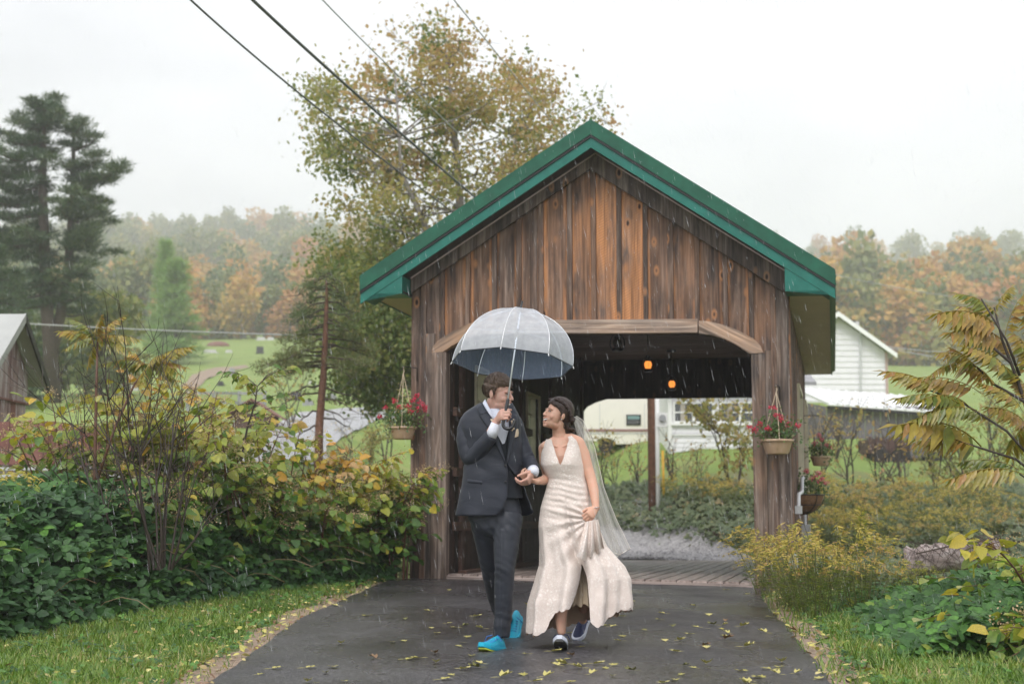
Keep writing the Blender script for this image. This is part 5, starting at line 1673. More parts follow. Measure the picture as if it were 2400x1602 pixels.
# --- sumac fronds: each frond a part of its tree
def frond_mesh(seed, L=.36, pairs=10, tint=.4, droop=.5, curl=.25):
    rng = np.random.default_rng(seed)
    P, X, N, S, K = [], [], [], [], []; n = 9
    ax = np.array([(L * s, 0, L * curl * (s - s * s * 1.9)) for s in np.linspace(0, 1, n)])
    for k in range(pairs):
        s = .16 + .82 * k / (pairs - 1)
        c = np.array([np.interp(s, np.linspace(0, 1, n), ax[:, j]) for j in range(3)])
        l = .10 * (.55 + .75 * sin(pi * min(1, s * .85 + .12)))
        for sd in (-1, 1):
            P.append(c); X.append((.45 + rng.normal() * .12, sd * (.62 + rng.normal() * .1), -droop - rng.uniform(0, .5))); N.append((.2, sd * .75, .8)); S.append(l * rng.uniform(.85, 1.15))
            K.append(np.clip(tint + rng.normal(0, .13) + .2 * s, 0, 1))
    P.append(ax[-1]); X.append((1, 0, -.5)); N.append((0, 0, 1)); S.append(.09); K.append(min(1, tint + .2))
    tp = (LANCE[0] * np.array([1, 1.2, 1]), LANCE[1])
    V, T, k = scatter(tp, P, X, N, S); K = np.repeat(K, k)
    # rachis as a thin three-sided strip
    R = []
    for p in ax: R += [p + np.array([0, .003, 0]), p + np.array([0, -.003, 0]), p + np.array([0, 0, -.004])]
    b = len(V); TT = []
    for i in range(n - 1):
        for j in range(3):
            q0, q1, q2, q3 = b + i * 3 + j, b + i * 3 + (j + 1) % 3, b + i * 3 + 3 + (j + 1) % 3, b + i * 3 + 3 + j
            TT += [(q0, q1, q2), (q0, q2, q3)]
    return tri_mesh('frond', np.concatenate([V, np.array(R)]), np.concatenate([T, np.array(TT)]), M['sumac'], np.concatenate([K, np.full(len(R), .8)]))
FR = [frond_mesh(60 + i, pairs=rng_, tint=tn, droop=dr) for i, (rng_, tn, dr) in enumerate(((11, .18, .5), (12, .35, .7), (12, .52, .7), (11, .68, .9), (12, .30, .4), (12, .60, .6)))]
def put_frond(t, p, d, s, k, roll=0.0):
    x = Vector(d).normalized(); n = Vector((0, -.25, 1)); n = (n - x * n.dot(x)).normalized(); y = n.cross(x)
    return link('frond', FR[k], t, frame(Vector(p), x, y, n) @ Matrix.Rotation(roll, 4, 'X') @ Matrix.Scale(s, 4))
def sumac_left():
    rng = np.random.default_rng(15); Y = 13.6
    b = at(228, 1330, Y); bz = hz(b.x, b.y)
    t = thing('sumac_tree', 'young sumac with two rosettes of drooping fronds above the hedge', 'tree', (b.x, Y, bz))
    MB().tube([at(215, 1330, Y), at(222, 1100, Y), at(226, 900, Y), at(229, 800, Y)], [.02, .017, .013, .009], 6).tube([at(219, 1150, Y), at(270, 1000, Y), at(315, 900, Y + .1), at(348, 858, Y + .1)], [.015, .012, .010, .008], 6).build('trunk', M['stem_red'], t, True)
    a = np.array(at(229, 795, Y)); c = np.array(at(349, 855, Y + .1))
    for (u, v), o, k, s in (((143, 775), a, 2, 1.0), ((172, 750), a, 0, .95), ((278, 748), a, 3, 1.0), ((318, 797), a, 1, .95), ((155, 822), a, 1, .9), ((300, 822), a, 4, 1.0), ((200, 850), a, 2, .7), ((262, 785), a, 5, .8), ((240, 740), a, 3, .8), ((205, 770), a, 0, .9),
                         ((432, 812), c, 2, 1.0), ((430, 862), c, 5, .95), ((400, 900), c, 4, .9), ((255, 855), c, 1, 1.0), ((285, 880), c, 0, .8), ((300, 835), c, 3, .8), ((410, 880), c, 4, .9), ((330, 900), c, 1, .7), ((380, 830), c, 2, .8)):
        e = np.array(at(u, v, Y + rng.uniform(-.28, .22))); d = e - o; L = np.linalg.norm(d)
        put_frond(t, o + rng.normal(size=3) * .012, d + np.array([0, 0, .25 * L]), L / .36 * 1.02, k)
sumac_left()
def sumac_right():
    rng = np.random.default_rng(16); Y = 10.6
    b = Vector((at(2470, 1300, Y).x, Y, 0)); b.z = hz(b.x, b.y)
    t = thing('sumac_tree', 'rusty autumn sumac reaching in from the right edge', 'tree', tuple(b))
    w = MB(); tips = []
    main = [(2470, 1330), (2450, 1150), (2420, 1000), (2385, 890), (2350, 800), (2330, 720)]
    w.tube([at(u, v, Y) for u, v in main], [.022, .02, .017, .013, .010, .006], 6)
    for pts in ([(2450, 1130), (2380, 1075), (2300, 1050), (2240, 1030)], [(2440, 1100), (2360, 1010), (2250, 940), (2180, 915)], [(2400, 940), (2330, 900), (2290, 860), (2260, 840)], [(2370, 850), (2300, 790), (2260, 760)], [(2460, 1170), (2420, 1130), (2390, 1110)], [(2430, 1030), (2420, 930), (2440, 830), (2420, 760)], [(2390, 880), (2360, 800), (2300, 700)]):
        q = [at(u, v, Y + rng.uniform(-.15, .15)) for u, v in pts]; w.tube(q, [.012 - .009 * i / len(q) for i in range(len(q))], 5)
    w.build('trunk', M['twig'], t, True)
    for (u0, v0), (u1, v1), k in (((2340, 740), (2250, 690), 1), ((2335, 730), (2372, 672), 2), ((2345, 770), (2215, 745), 3), ((2340, 760), (2255, 720), 2), ((2352, 800), (2245, 790), 3), ((2355, 790), (2395, 690), 5), ((2360, 830), (2270, 805), 1),
                                  ((2300, 790), (2220, 735), 3), ((2290, 860), (2205, 830), 2), ((2290, 870), (2235, 815), 5), ((2330, 900), (2245, 860), 3), ((2370, 880), (2280, 820), 2), ((2380, 890), (2400, 790), 3), ((2300, 920), (2140, 895), 3),
                                  ((2200, 920), (2085, 875), 5), ((2250, 945), (2120, 940), 1), ((2270, 950), (2175, 945), 1), ((2290, 960), (2160, 990), 4), ((2330, 985), (2225, 965), 1), ((2240, 935), (2170, 990), 5), ((2300, 1045), (2130, 1010), 2), ((2280, 1045), (2150, 1045), 3),
                                  ((2390, 1100), (2260, 1090), 0), ((2400, 1110), (2250, 1130), 5), ((2410, 1000), (2330, 960), 3), ((2400, 1010), (2370, 1070), 2), ((2395, 960), (2320, 905), 5), ((2420, 930), (2350, 860), 3), ((2430, 870), (2380, 780), 2), ((2440, 800), (2400, 720), 5), ((2400, 900), (2330, 850), 1), ((2380, 840), (2310, 770), 3), ((2440, 1040), (2390, 1000), 2), ((2430, 960), (2385, 900), 3), ((2250, 850), (2190, 880), 2)):
        o = np.array(at(u0, v0, Y + rng.uniform(-.2, .2))); e = np.array(at(u1, v1, Y + rng.uniform(-.3, .3))); d = e - o; L = np.linalg.norm(d)
        put_frond(t, o, d + np.array([0, 0, .28 * L]), L / .36 * 1.05, k)
sumac_right()
# ------------------------------------------------------------------ right side and bank plants, lawn, fallen leaves
def pickR(r):
    u, y = r.uniform(1930, 2460), r.uniform(9.2, 14.5); return (u - CU) / FPX * y, y
def hR(x, y, r):
    dl, dr = drive_edges(y); d = x - dr - .55 - .25 * mnoise.noise(Vector((x, y, 5)))
    if d < 0: return None
    nz = .5 + .5 * mnoise.noise(Vector((x * 1.4, y * 1.4, 2)))
    return .06 + (.50 - .26 * float(lerp01(y, 11.2, 13.2))) * min(1, d / .9) * (.45 + .8 * nz)
thicket('bramble_patch', 'bright wet bramble patch right of the drive', np.random.default_rng(211), pickR, 4600, hR, .44, (.10, .18))
def rod_mesh(seed, h=.9, tint=.6, n=34):
    """arching goldenrod stems with plumes"""
    rng = np.random.default_rng(seed); m = MB(); P, X, N, S, K = [], [], [], [], []
    for s in range(n):
        a = rng.uniform(0, 6.28); R = rng.uniform(.15, .6); hh = h * rng.uniform(.6, 1.05)
        p0 = np.array([cos(a) * R * .4, sin(a) * R * .4, 0]); p1 = np.array([cos(a) * R, sin(a) * R, hh]); p2 = p1 + np.array([cos(a) * .22, sin(a) * .22, -.06])
        pts = np.concatenate([curve_pts(p0, p1, (0, 0, .05), 5), p2[None]]); m.tube(pts, [.005, .0045, .004, .003, .003, .002], 3, cap=False)
        for k in range(16):
            f = rng.uniform(.15, .85); c = p0 + (p1 - p0) * f; b = rng.uniform(0, 6.28)
            P.append(c); X.append((cos(b), sin(b), .15)); N.append((0, 0, 1)); S.append(rng.uniform(.06, .11)); K.append(rng.uniform(.0, .3))
        for k in range(26):
            f = rng.random(); c = p1 + (p2 - p1) * f + rng.normal(size=3) * .02; b = rng.uniform(0, 6.28)
            P.append(c); X.append((cos(b) + cos(a), sin(b) + sin(a), rng.uniform(-.8, .3))); N.append(tuple(rdir(1, rng)[0])); S.append(rng.uniform(.03, .10) * (1.1 - .7 * f)); K.append(np.clip(tint + rng.normal(0, .13), 0, 1))
    V, T, k = scatter(LANCE, P, X, N, S)
    return tri_mesh('foliage', V, T, M['rod'], np.repeat(K, k)), m.mesh('stems', M['stem_green'])
RODM = [rod_mesh(70, tint=.62), rod_mesh(71, tint=.7), rod_mesh(72, tint=.85), rod_mesh(73, h=1.1, tint=.35)]
def put_plant(name, meshes, names, x, y, s, rz, label, cat, group=None, zoff=0.0, sz=1.0):
    t = thing(name, label, cat, (x, y, hz(x, y) + zoff), group)
    t.scale = (s, s, s * sz); t.rotation_euler = (0, 0, rz)
    for m_, nm in zip(meshes, names):
        o = bpy.data.objects.new(nm, m_); COL.objects.link(o); o.parent = t
        if nm == 'foliage': o['kind'] = 'stuff'
    return t
for u, Y, i, s, lab in ((1805, 15.4, 1, .78, 'goldenrod clump leaning over the drive beneath the right bridge post'), (1870, 14.2, 0, .74, 'full yellow goldenrod clump at the corner of the drive'), (1955, 13.6, 0, .86, 'tallest goldenrod clump right of the drive'), (2010, 13.0, 2, .66, 'brownish goldenrod clump beside the bramble patch'), (1900, 12.6, 1, .75, 'drooping goldenrod clump nearest the drive edge'), (2090, 13.6, 3, .42, 'greenish goldenrod clump in front of the fallen log'), (1830, 13.4, 2, .62, 'small brown goldenrod clump on the drive edge'), (2160, 12.8, 3, .38, 'green weed clump amid the brambles below the log')):
    put_plant('goldenrod', RODM[i], ('foliage', 'stems'), (u - CU) / FPX * Y, Y, s, u * .01, lab, 'weed', 'goldenrod right of the drive')
def tall_rod():
    rng = np.random.default_rng(17); Y = 14.6; b = at(2020, 1330, Y); bz = hz(b.x, b.y)
    t = thing('goldenrod_stalk', 'single upright goldenrod stalk with fluffy tip', 'weed', (b.x, Y, bz))
    pts = [at(2022, 1370, Y), at(2016, 1280, Y), at(2018, 1195, Y)]
    MB().tube(pts, [.006, .005, .003], 5).build('stem', M['stem_green'], t)
    P = [np.array(pts[1]) + (np.array(pts[2]) - np.array(pts[1])) * rng.random() for _ in range(150)]
    n = len(P); a = rng.uniform(0, 6.28, n)
    leaves('foliage', LANCE, P, np.stack([np.cos(a), np.sin(a), np.full(n, .5)], 1), rdir(n, rng), rng.uniform(.04, .09, n), rng.uniform(.2, .7, n), M['rod'], t)['kind'] = 'stuff'
tall_rod()
# knotweed at the right edge
knotweed(91, 2420, 10.6, 1265, 330, 'yellow-green knotweed leaning in beneath the right-hand sumac', .16, 10, 70, kmax=.70)
knotweed(92, 2400, 9.6, 1420, 220, 'russet leafed bush low at the right corner by the lawn', .22, 8, 50, kmax=.74)
# --- fallen log
def log():
    rng = np.random.default_rng(18); Y = 15.2
    p = [at(2125, 1322, Y), at(2190, 1316, Y - .1), at(2270, 1306, Y - .2), at(2345, 1298, Y - .3)]
    t = thing('fallen_log', 'grey weathered log lying under dead vines', 'log', tuple(p[0]))
    n = 22; pts = curve_pts(p[0], p[3], (0, 0, .03), n)
    m = MB().tube(pts, [.15 + .05 * mnoise.noise(Vector((i * .55, 1, 0))) for i in range(n)], 14)
    m.v = [tuple(np.array(v) + .02 * np.array(mnoise.noise_vector(Vector(v) * 9))) for v in m.v]
    g = SG('weathered_log'); tc = g.n('TexCoord').outputs['Object']
    nz = g.noise(g.mapping(tc, (2, 20, 20)), 1.0, 5, .65)
    g.m = g.done(g.bsdf(base=g.ramp(nz, [(.3, (.12, .09, .08)), (.5, (.34, .27, .25)), (.66, (.60, .52, .49))]), rough=.7, normal=g.bump(nz, .02)))
    m.build('trunk', g.m, t, True)
    v = MB()
    for k in range(55):
        i = rng.integers(1, n - 1); c = pts[i]; a = rng.uniform(-.6, 1.2)
        q = c + np.array([rng.normal() * .1, -.05, .19]); e = c + np.array([rng.normal() * .25, -.22, rng.uniform(-.25, .05)])
        v.tube(curve_pts(q, e, (0, -.06, .05), 5), .003, 3, cap=False)
    v.tube([pts[1] + np.array([0, -.19, .1]), pts[10] + np.array([0, -.2, .12]), pts[20] + np.array([0, -.16, .16])], .008, 5)
    v.build('dead_vine', M['bark'], t)
log()
# --- the bank beyond the creek and bridge
def pickB(r):
    y = r.uniform(25, 47); return r.uniform(1.0, 1 + y * .36), y
def hB(x, y, r):
    d = y - float(toe(x))
    if x < 4.8 and d < 2.0: return None
    if 4.8 <= x and y < 24: return None
    if d > 8.5: return None
    return (.16 + .36 * (.5 + .5 * mnoise.noise(Vector((x * .55, y * .55, 7))))) * min(1, .25 + d / 3.5)
thicket('bank_cover', 'wet bramble and ivy cover on the bank beyond the bridge', np.random.default_rng(221), pickB, 15000, hB, .42, (.12, .22), M['ivy'])
def pickC(r):
    u, y = r.uniform(1880, 2460), r.uniform(17, 27); return (u - CU) / FPX * y, y
thicket('hollow_cover', 'mixed low growth in the hollow right of the bridge', np.random.default_rng(222), pickC, 8000, lambda x, y, r: .12 + .30 * (.5 + .5 * mnoise.noise(Vector((x * .8, y * .8, 7)))), .50, (.10, .2), M['ivy'])
def sapling_mesh(seed, h=2.4, tint=.75, nl=240, spread=.75):
    rng = np.random.default_rng(seed); m = MB(); P, X, N, S, K = [], [], [], [], []
    def grow(p, d, L, r, dep):
        n = 4; pts = [np.array(p)]
        for i in range(n):
            d = d + rng.normal(size=3) * .12 + np.array([0, 0, .05]); d = d / np.linalg.norm(d); pts.append(pts[-1] + d * L / n)
        m.tube(pts, [r * (1 - .5 * i / n) for i in range(n + 1)], 4, cap=False)
        if dep:
            for _ in range(4):
                k = rng.integers(1, n + 1); nd = d + rng.normal(size=3) * np.array([.6, .6, .3]); grow(pts[k], nd / np.linalg.norm(nd), L * rng.uniform(.45, .7), r * .5, dep - 1)
        else:
            for _ in range(nl // 48 + 1):
                c = pts[rng.integers(1, n + 1)] + rng.normal(size=3) * .07
                P.append(c); X.append(rdir(1, rng)[0] + np.array([0, 0, -.5])); N.append(np.array([0, -.4, .8]) + rng.normal(size=3) * .5); S.append(rng.uniform(.08, .17)); K.append(np.clip(tint + rng.normal(0, .12), 0, 1))
    for k in range(3):
        a = rng.uniform(0, 6.28); d = np.array([cos(a) * .35 * spread, sin(a) * .35 * spread, 1.0]); grow((0, 0, -.1), d / np.linalg.norm(d), h * .62, .028, 2)
    V, T, k = scatter(OVAL, P, X, N, S)
    return tri_mesh('foliage', V, T, M['maple'], np.repeat(K, k)), m.mesh('stems', M['twig'])
SAP = [sapling_mesh(80, tint=.72, nl=110), sapling_mesh(81, tint=.85, nl=90), sapling_mesh(82, tint=.55, nl=700, h=2.7), sapling_mesh(83, tint=.95, nl=30), sapling_mesh(84, tint=.45, nl=420)]
g_ = 'twiggy saplings on the bank beyond the bridge'
for u, v, i, s, lab in ((1412, 1180, 0, .85, 'sapling with rusty leaves beside the bride, beyond the bridge'), (1495, 1160, 1, .7, 'thin dark sapling just left of the utility pole'), (1610, 1165, 1, .55, 'orange-leaved sapling right of the yellow marker post'), (1640, 1160, 0, .5, 'rusty sapling below the white house window'), (1580, 1150, 3, .75, 'nearly bare sapling behind the yellow marker post'),
                        (1725, 1170, 2, 1.0, 'full yellow-orange bush in front of the white house'), (1440, 1140, 3, .6, 'nearly bare sapling in front of the camper'), (1765, 1100, 4, .6, 'yellowish shrub against the house wall'),
                        (1930, 1130, 1, .8, 'rusty-topped sapling close to the right bridge wall'), (1990, 1150, 0, .85, 'sapling with orange leaves below the metal shed'), (2060, 1160, 3, .9, 'dark leafless sapling in front of the farm wagon'), (2120, 1170, 3, 1.0, 'leafless forked sapling right of the farm wagon'), (2190, 1150, 4, .8, 'green bushy shrub on the right bank'), (2270, 1180, 4, .95, 'dark green shrub beneath the rusty sumac'), (2350, 1160, 4, 1.0, 'green shrub at the right edge of the bank'), (2230, 1080, 1, .8, 'russet sapling at the top of the right bank'), (2320, 1060, 1, .9, 'russet sapling beneath the sumac at the bank top'), (2400, 1080, 0, .9, 'orange sapling at the far right bank top'), (1905, 1075, 3, .7, 'purple-twigged sapling by the shed corner'), (1960, 1075, 3, .7, 'purple-twigged sapling in front of the shed')):
    p = hit(u, v); put_plant('sapling', SAP[i], ('foliage', 'stems'), p.x, p.y, s, u * .37, lab, 'sapling', g_)
g_ = 'yellow weed clumps on the bank'
rw = random.Random(9)
WD = [(1600, 1200), (1650, 1195), (1700, 1205), (1745, 1215), (1905, 1250), (1950, 1270), (2000, 1265), (2050, 1280), (1925, 1210), (1985, 1225), (2090, 1240), (2140, 1255), (2200, 1270), (2260, 1255), (2320, 1275), (2380, 1260), (2110, 1205), (2180, 1215), (2040, 1230), (2300, 1215), (2240, 1200), (1900, 1300), (1960, 1310), (2030, 1320), (2360, 1225), (1910, 1180), (2150, 1300), (2230, 1310)]
WL = []
for k, (u, v) in enumerate(WD):
    place = 'beyond the bridge opening near the gravel track' if u < 1800 else ('near the right bridge wall' if u < 2010 else ('in the hollow behind the fallen log' if v > 1245 else 'on the slope under the rusty sumac'))
    WL.append((('yellow', 'golden', 'rusty brown', 'bright yellow')[k % 4] + ' weed clump ' + place, u))
for k, (u, v) in enumerate(WD):
    p = hit(u, v); same = sorted(w[1] for w in WL if w[0] == WL[k][0]); n_ = same.index(u)
    lab = WL[k][0] if len(same) == 1 else (f'{ordinal(n_, len(same))} {WL[k][0]}' if n_ in (0, len(same) - 1) else f'{ORD[n_]} {WL[k][0]}, from the left')
    put_plant('weed_clump', RODM[(0, 1, 2, 0)[k % 4]], ('foliage', 'stems'), p.x, p.y, rw.uniform(.8, 1.2), k * 1.3, lab, 'weed', g_, 0, rw.uniform(.8, 1.1))
# --- weeds and bushes between the hedge, the crooked pine and the bridge
for u, v, i, s, lab in ((905, 1090, 0, 1.0, 'brown-flowered bush behind the left hanging basket'), (945, 1000, 4, .8, 'yellowish bush touching the left bridge wall'), (870, 1110, 2, .5, 'rusty weed bush below the left hanging basket'), (820, 1120, 1, .6, 'thin rusty sapling right of the crooked pine'), (680, 1010, 0, .8, 'twiggy bush by the grey road, left of the crooked pine')):
    p = hit(u, v); put_plant('sapling', SAP[i], ('foliage', 'stems'), p.x, p.y, s, u * .37, lab, 'sapling', 'bushes between hedge and bridge')
for k, (u, Y, s) in enumerate(((880, 19.5, 1.2), (930, 18.5, 1.1), (840, 20.5, 1.3), (960, 19, 1.0), (790, 21, 1.2), (900, 17.2, .8))):
    put_plant('weed_clump', RODM[(3, 0, 3, 1, 0, 3)[k]], ('foliage', 'stems'), (u - CU) / FPX * Y, Y, s, k * 1.1, ('green weed clump directly below the left hanging basket', 'golden weed clump beside the left bridge wall', 'green weed clump just right of the crooked pine', 'yellow weed clump touching the left bridge wall', 'golden weed clump behind the orange sprig', 'low green weed clump in front of the left bridge wall')[k], 'weed', 'weeds left of the bridge', 0, 1.2)
# --- lawn
def lawn(name, label, rng, pick, n, size=(.05, .11)):
    P, X, N, S, K = [], [], [], [], []
    while len(P) < n:
        q = pick(rng)
        if q is None: continue
        x, y = q; a = rng.uniform(0, 6.28)
        P.append((x, y, hz(x, y) - .005)); X.append((cos(a) * .55, sin(a) * .55, rng.uniform(.5, 1.2))); N.append((-cos(a), -sin(a), .4)); S.append(rng.uniform(*size))
        K.append(np.clip(.42 + .5 * mnoise.noise(Vector((x * 1.7, y * 1.7, 0))) + rng.normal(0, .2) + (.5 if rng.random() < .05 else 0), 0, 1))
    tag(leaves(name, BLADE, P, X, N, S, K, M['grass']), label, None, None, 'stuff')
def pl(r):
    y = 7.2 + 10.0 * r.random() ** 1.5; dl = float(drive_edges(y)[0]); x = r.uniform(hedge_x(y) - .5, dl + .0)
    e = dl - x; nz = mnoise.noise(Vector((x * 1.8, y * .9, 3)))
    if e < .12 + .22 * (nz + .45) and r.random() < .93: return None
    return x, y
lawn('lawn_grass', 'bright green lawn between the brambles and the drive', np.random.default_rng(231), pl, 52000)
def pr(r):
    y = 7.4 + 8.0 * r.random() ** 1.4; dr = float(drive_edges(y)[1]); x = dr + r.uniform(-.02, 1.6)
    nz = mnoise.noise(Vector((x * 1.8, y * .9, 3)))
    if x - dr < .16 + .25 * (nz + .4) and r.random() < .9: return None
    return x, y
lawn('verge_grass', 'rough green grass verge right of the drive', np.random.default_rng(232), pr, 24000, (.05, .14))
# --- fallen leaves on the drive: each one a thing
def leaf_thing(seed, tint, curl):
    r = np.random.default_rng(seed); v, t = MAPLE; v = v.copy(); v[:, 1] *= r.uniform(.8, 1.1)
    v[:, 2] = curl * (np.abs(v[:, 1]) ** 1.3) * 1.2 + curl * .35 * v[:, 0] + .03 + r.normal(0, .02, len(v))
    st = np.array([(-.75, .012, .01), (-.75, -.012, .01), (0, -.02, .03), (0, .02, .03), (-.4, 0, .05)])
    V = np.concatenate([v, st]); T = np.concatenate([t, np.array([(0, 1, 4), (1, 2, 4), (2, 3, 4), (3, 0, 4)]) + len(v)])
    return tri_mesh('fallen_leaf', V, T, M['fallen'], np.full(len(V), tint))
FL = [leaf_thing(1, .5, .25), leaf_thing(2, .72, .45), leaf_thing(3, .38, .15), leaf_thing(4, .08, .55), leaf_thing(5, .98, .7), leaf_thing(6, .6, .8)]
FLAB = ['flat yellow leaf with stalk on the wet drive', 'pale half curled leaf on the wet drive', 'olive yellow leaf flat on the wet drive', 'dark green curled leaf on the wet drive', 'brown curled leaf on the wet drive', 'yellow leaf folded upright on the wet drive']
rl_ = random.Random(33); nput = 0; q_m = -.08; q_b = .42
while nput < 125:
    u, v = rl_.uniform(560, 1930), 1372 + 230 * rl_.random() ** .75
    p = on_z(u, v, .03)
    p = on_z(u, v, hz(p.x, p.y) + .025)
    l, r_ = drive_edges(p.y)
    if not (l - .1 < p.x < r_ + .1): continue
    if u < 1000 and rl_.random() < .55: continue
    i = rl_.choices(range(6), (5, 4, 3, 1, .8, 3))[0]
    s = rl_.uniform(.048, .088)
    o = link('fallen_leaf', FL[i], None, Matrix.Translation((p.x, p.y, hz(p.x, p.y) + .026)) @ Matrix.Rotation(rl_.uniform(0, 6.28), 4, 'Z') @ Matrix.Scale(s, 4))
    side_ = 'along its left edge' if p.x < l + .7 else ('along its right edge' if p.x > r_ - .7 else ('left of the man' if p.x < q_m - .35 else ('at the couple\'s feet' if p.x < q_b + .3 and p.y < 11 else 'right of the woman' if p.x > q_b else 'behind the couple')))
    far_ = 'close to the bridge' if p.y > 13.2 else ('nearest the camera' if p.y < 8.9 else 'midway')
    tag(o, FLAB[i].replace(' on the wet drive', ' on the drive ' + side_) + (', ' + far_ if side_ != 'at the couple\'s feet' else ''), 'leaf', 'fallen leaves on the drive'); nput += 1
# leaf litter and clover in the grass and along the drive edge
def litter(name, label, rng, n, side):
    P, X, N, S, K = [], [], [], [], []
    while len(P) < n:
        y = 7.2 + 10 * rng.random() ** 1.4; l, r = drive_edges(y)
        x = (l - abs(rng.normal(0, .55)) + .03) if side < 0 else (r + abs(rng.normal(0, .5)) - .03)
        if side < 0 and x < hedge_x(y) - .2: continue
        a = rng.uniform(0, 6.28); P.append((x, y, hz(x, y) + rng.uniform(.015, .06))); X.append((cos(a), sin(a), rng.normal() * .3)); N.append((rng.normal() * .5, rng.normal() * .5 - .2, 1)); S.append(rng.uniform(.02, .06)); K.append(rng.choice([.3, .5, .85, .95, 1.0]))
    tag(leaves(name, OVAL, P, X, N, S, K, M['fallen']), label, None, None, 'stuff')
litter('leaf_litter', 'dead leaf scraps in the grass left of the drive', np.random.default_rng(241), 900, -1)
litter('leaf_litter', 'dead leaf scraps in the grass right of the drive', np.random.default_rng(242), 700, 1)
def clover(name, label, rng, n, side):
    P, X, N, S, K = [], [], [], [], []
    while len(P) < n:
        y = 7.2 + 10 * rng.random() ** 1.4; l, r = drive_edges(y)
        x = rng.uniform(hedge_x(y) - .3, l - .1) if side < 0 else r + rng.uniform(.1, 1.5)
        if mnoise.noise(Vector((x * 2.5, y * 2.5, 11))) < .05: continue
        a = rng.uniform(0, 6.28); P.append((x, y, hz(x, y) + rng.uniform(.02, .08))); X.append((cos(a), sin(a), rng.normal() * .2)); N.append((rng.normal() * .4, rng.normal() * .4 - .3, 1)); S.append(rng.uniform(.03, .06)); K.append(np.clip(rng.normal(.5, .2), 0, 1))
    tag(leaves(name, TRIF, P, X, N, S, K, M['bramble']), label, None, None, 'stuff')
clover('clover', 'low clover and weeds in the lawn left of the drive', np.random.default_rng(243), 1800, -1)
clover('clover', 'low clover and weeds in the verge right of the drive', np.random.default_rng(244), 1500, 1)
# ------------------------------------------------------------------ lanterns and hanging baskets
g = SG('amber_lamp_glass')
M['amber'] = g.done(g.bsdf(base=(0.9, 0.45, 0.12), rough=.3, emit=(1.0, 0.34, 0.06), estr=.95))
g = SG('lamp_flame')
M['flame'] = g.done(g.bsdf(base=(1, .8, .5), emit=(1.0, 0.80, 0.42), estr=5.0))
g = SG('smoked_glass')
M['smoke'] = g.done(g.bsdf(base=(.05, .045, .04), rough=.1, alpha=.6))
def lantern(a, b, zb, s, lit, label, ztop):
    """barn lantern: base tank, glass globe, wire guard, cap; hangs from the ceiling on a cord"""
    p = Bp(a, b, zb)
    t = thing('lantern', label, 'lantern', tuple(p), 'lanterns hanging under the bridge ceiling')
    L = lambda prof, nm, m: MB().lathe([(r * s, z * s) for r, z in prof], 18, p).build(nm, m, t, True)
    L([(.05, 0), (.085, .0), (.092, .02), (.085, .05), (.05, .065)], 'tank', M['black'])
    L([(.045, .065), (.062, .09), (.076, .135), (.072, .18), (.050, .215)], 'globe', M['amber'] if lit else M['smoke'])
    L([(.055, .215), (.060, .225), (.042, .25), (.040, .29), (.052, .30), (.030, .33), (.012, .34)], 'cap', M['black'])
    fr = MB()
    for sx in (-1, 1):
        fr.tube([p + Vector((sx * .085, 0, .03)) * s, p + Vector((sx * .118, 0, .10)) * s, p + Vector((sx * .112, 0, .20)) * s, p + Vector((sx * .05, 0, .30)) * s], .010 * s, 8)
    fr.tube([p + Vector((-.085 * 0, -.085, .10)) * s, p + Vector((0, -.085, .18)) * s], .003 * s, 5)
    fr.build('guard', M['black'], t, True)
    if lit:
        MB().ell(p + Vector((0, 0, .15)) * s, (.024 * s, .024 * s, .034 * s)).build('flame', M['flame'], t, True)
    top = Bp(a, b, ztop)
    MB().tube([p + Vector((0, 0, .33)) * s, top], .005, 6).build('cord', M['black'], t)
    MB().lathe([(.085, -.035), (.085, -.01), (.03, .0)], 18, top).build('ceiling_rose', M['black'], t, True)
for (u, v, b, s, lit, lab) in ((1447, 823, 2.2, .78, False, 'unlit black barn lantern nearest the front of the bridge'), (1519, 871, 5.0, .72, True, 'lit amber lantern, the larger of the two glowing ones'), (1575, 914, 8.2, .72, True, 'lit amber lantern farthest inside the bridge, smaller of the two glowing')):
    a, z = fp(u, v, b); lantern(a, b, z, s, lit, lab, zc - .003)

def geranium(t, c, w, h, n, seed, petal, blooms):
    rng = np.random.default_rng(seed)
    P = np.array(c) + rng.normal(size=(n, 3)) * np.array([w * .42, w * .36, h * .34]) + np.array([0, 0, h * .45])
    r2 = np.abs(P[:, 0] - c[0]); P[:, 2] -= .35 * np.maximum(0, r2 - w * .5)
    X = rdir(n, rng) + np.array([0, -.4, -.2]); N = rdir(n, rng) * .6 + np.array([0, -.6, .8])
    K = np.clip(rng.normal(.4, .2, n) + (rng.random(n) < .06) * .5, 0, 1)
    leaves('foliage', OVAL, P, X, N, rng.uniform(.025, .055, n), K, M['geranium'], t)['kind'] = 'stuff'
    st = MB()
    for (dx, dy, dz_) in blooms:
        q0 = np.array(c) + np.array([dx * .5, dy * .5, 0]); q1 = np.array(c) + np.array([dx, dy, dz_])
        st.tube([q0, q1], .0035, 4, cap=False)
        m = 34; d = rdir(m, rng); pp = q1 + d * np.array([.036, .036, .024]) * rng.uniform(.5, 1, (m, 1))
        leaves('bloom', OVAL, pp, rdir(m, rng) + d * .4, d + rdir(m, rng) * .3, rng.uniform(.018, .030, m), rng.random(m), petal, t)
    st.build('stems', M['stem_green'], t)
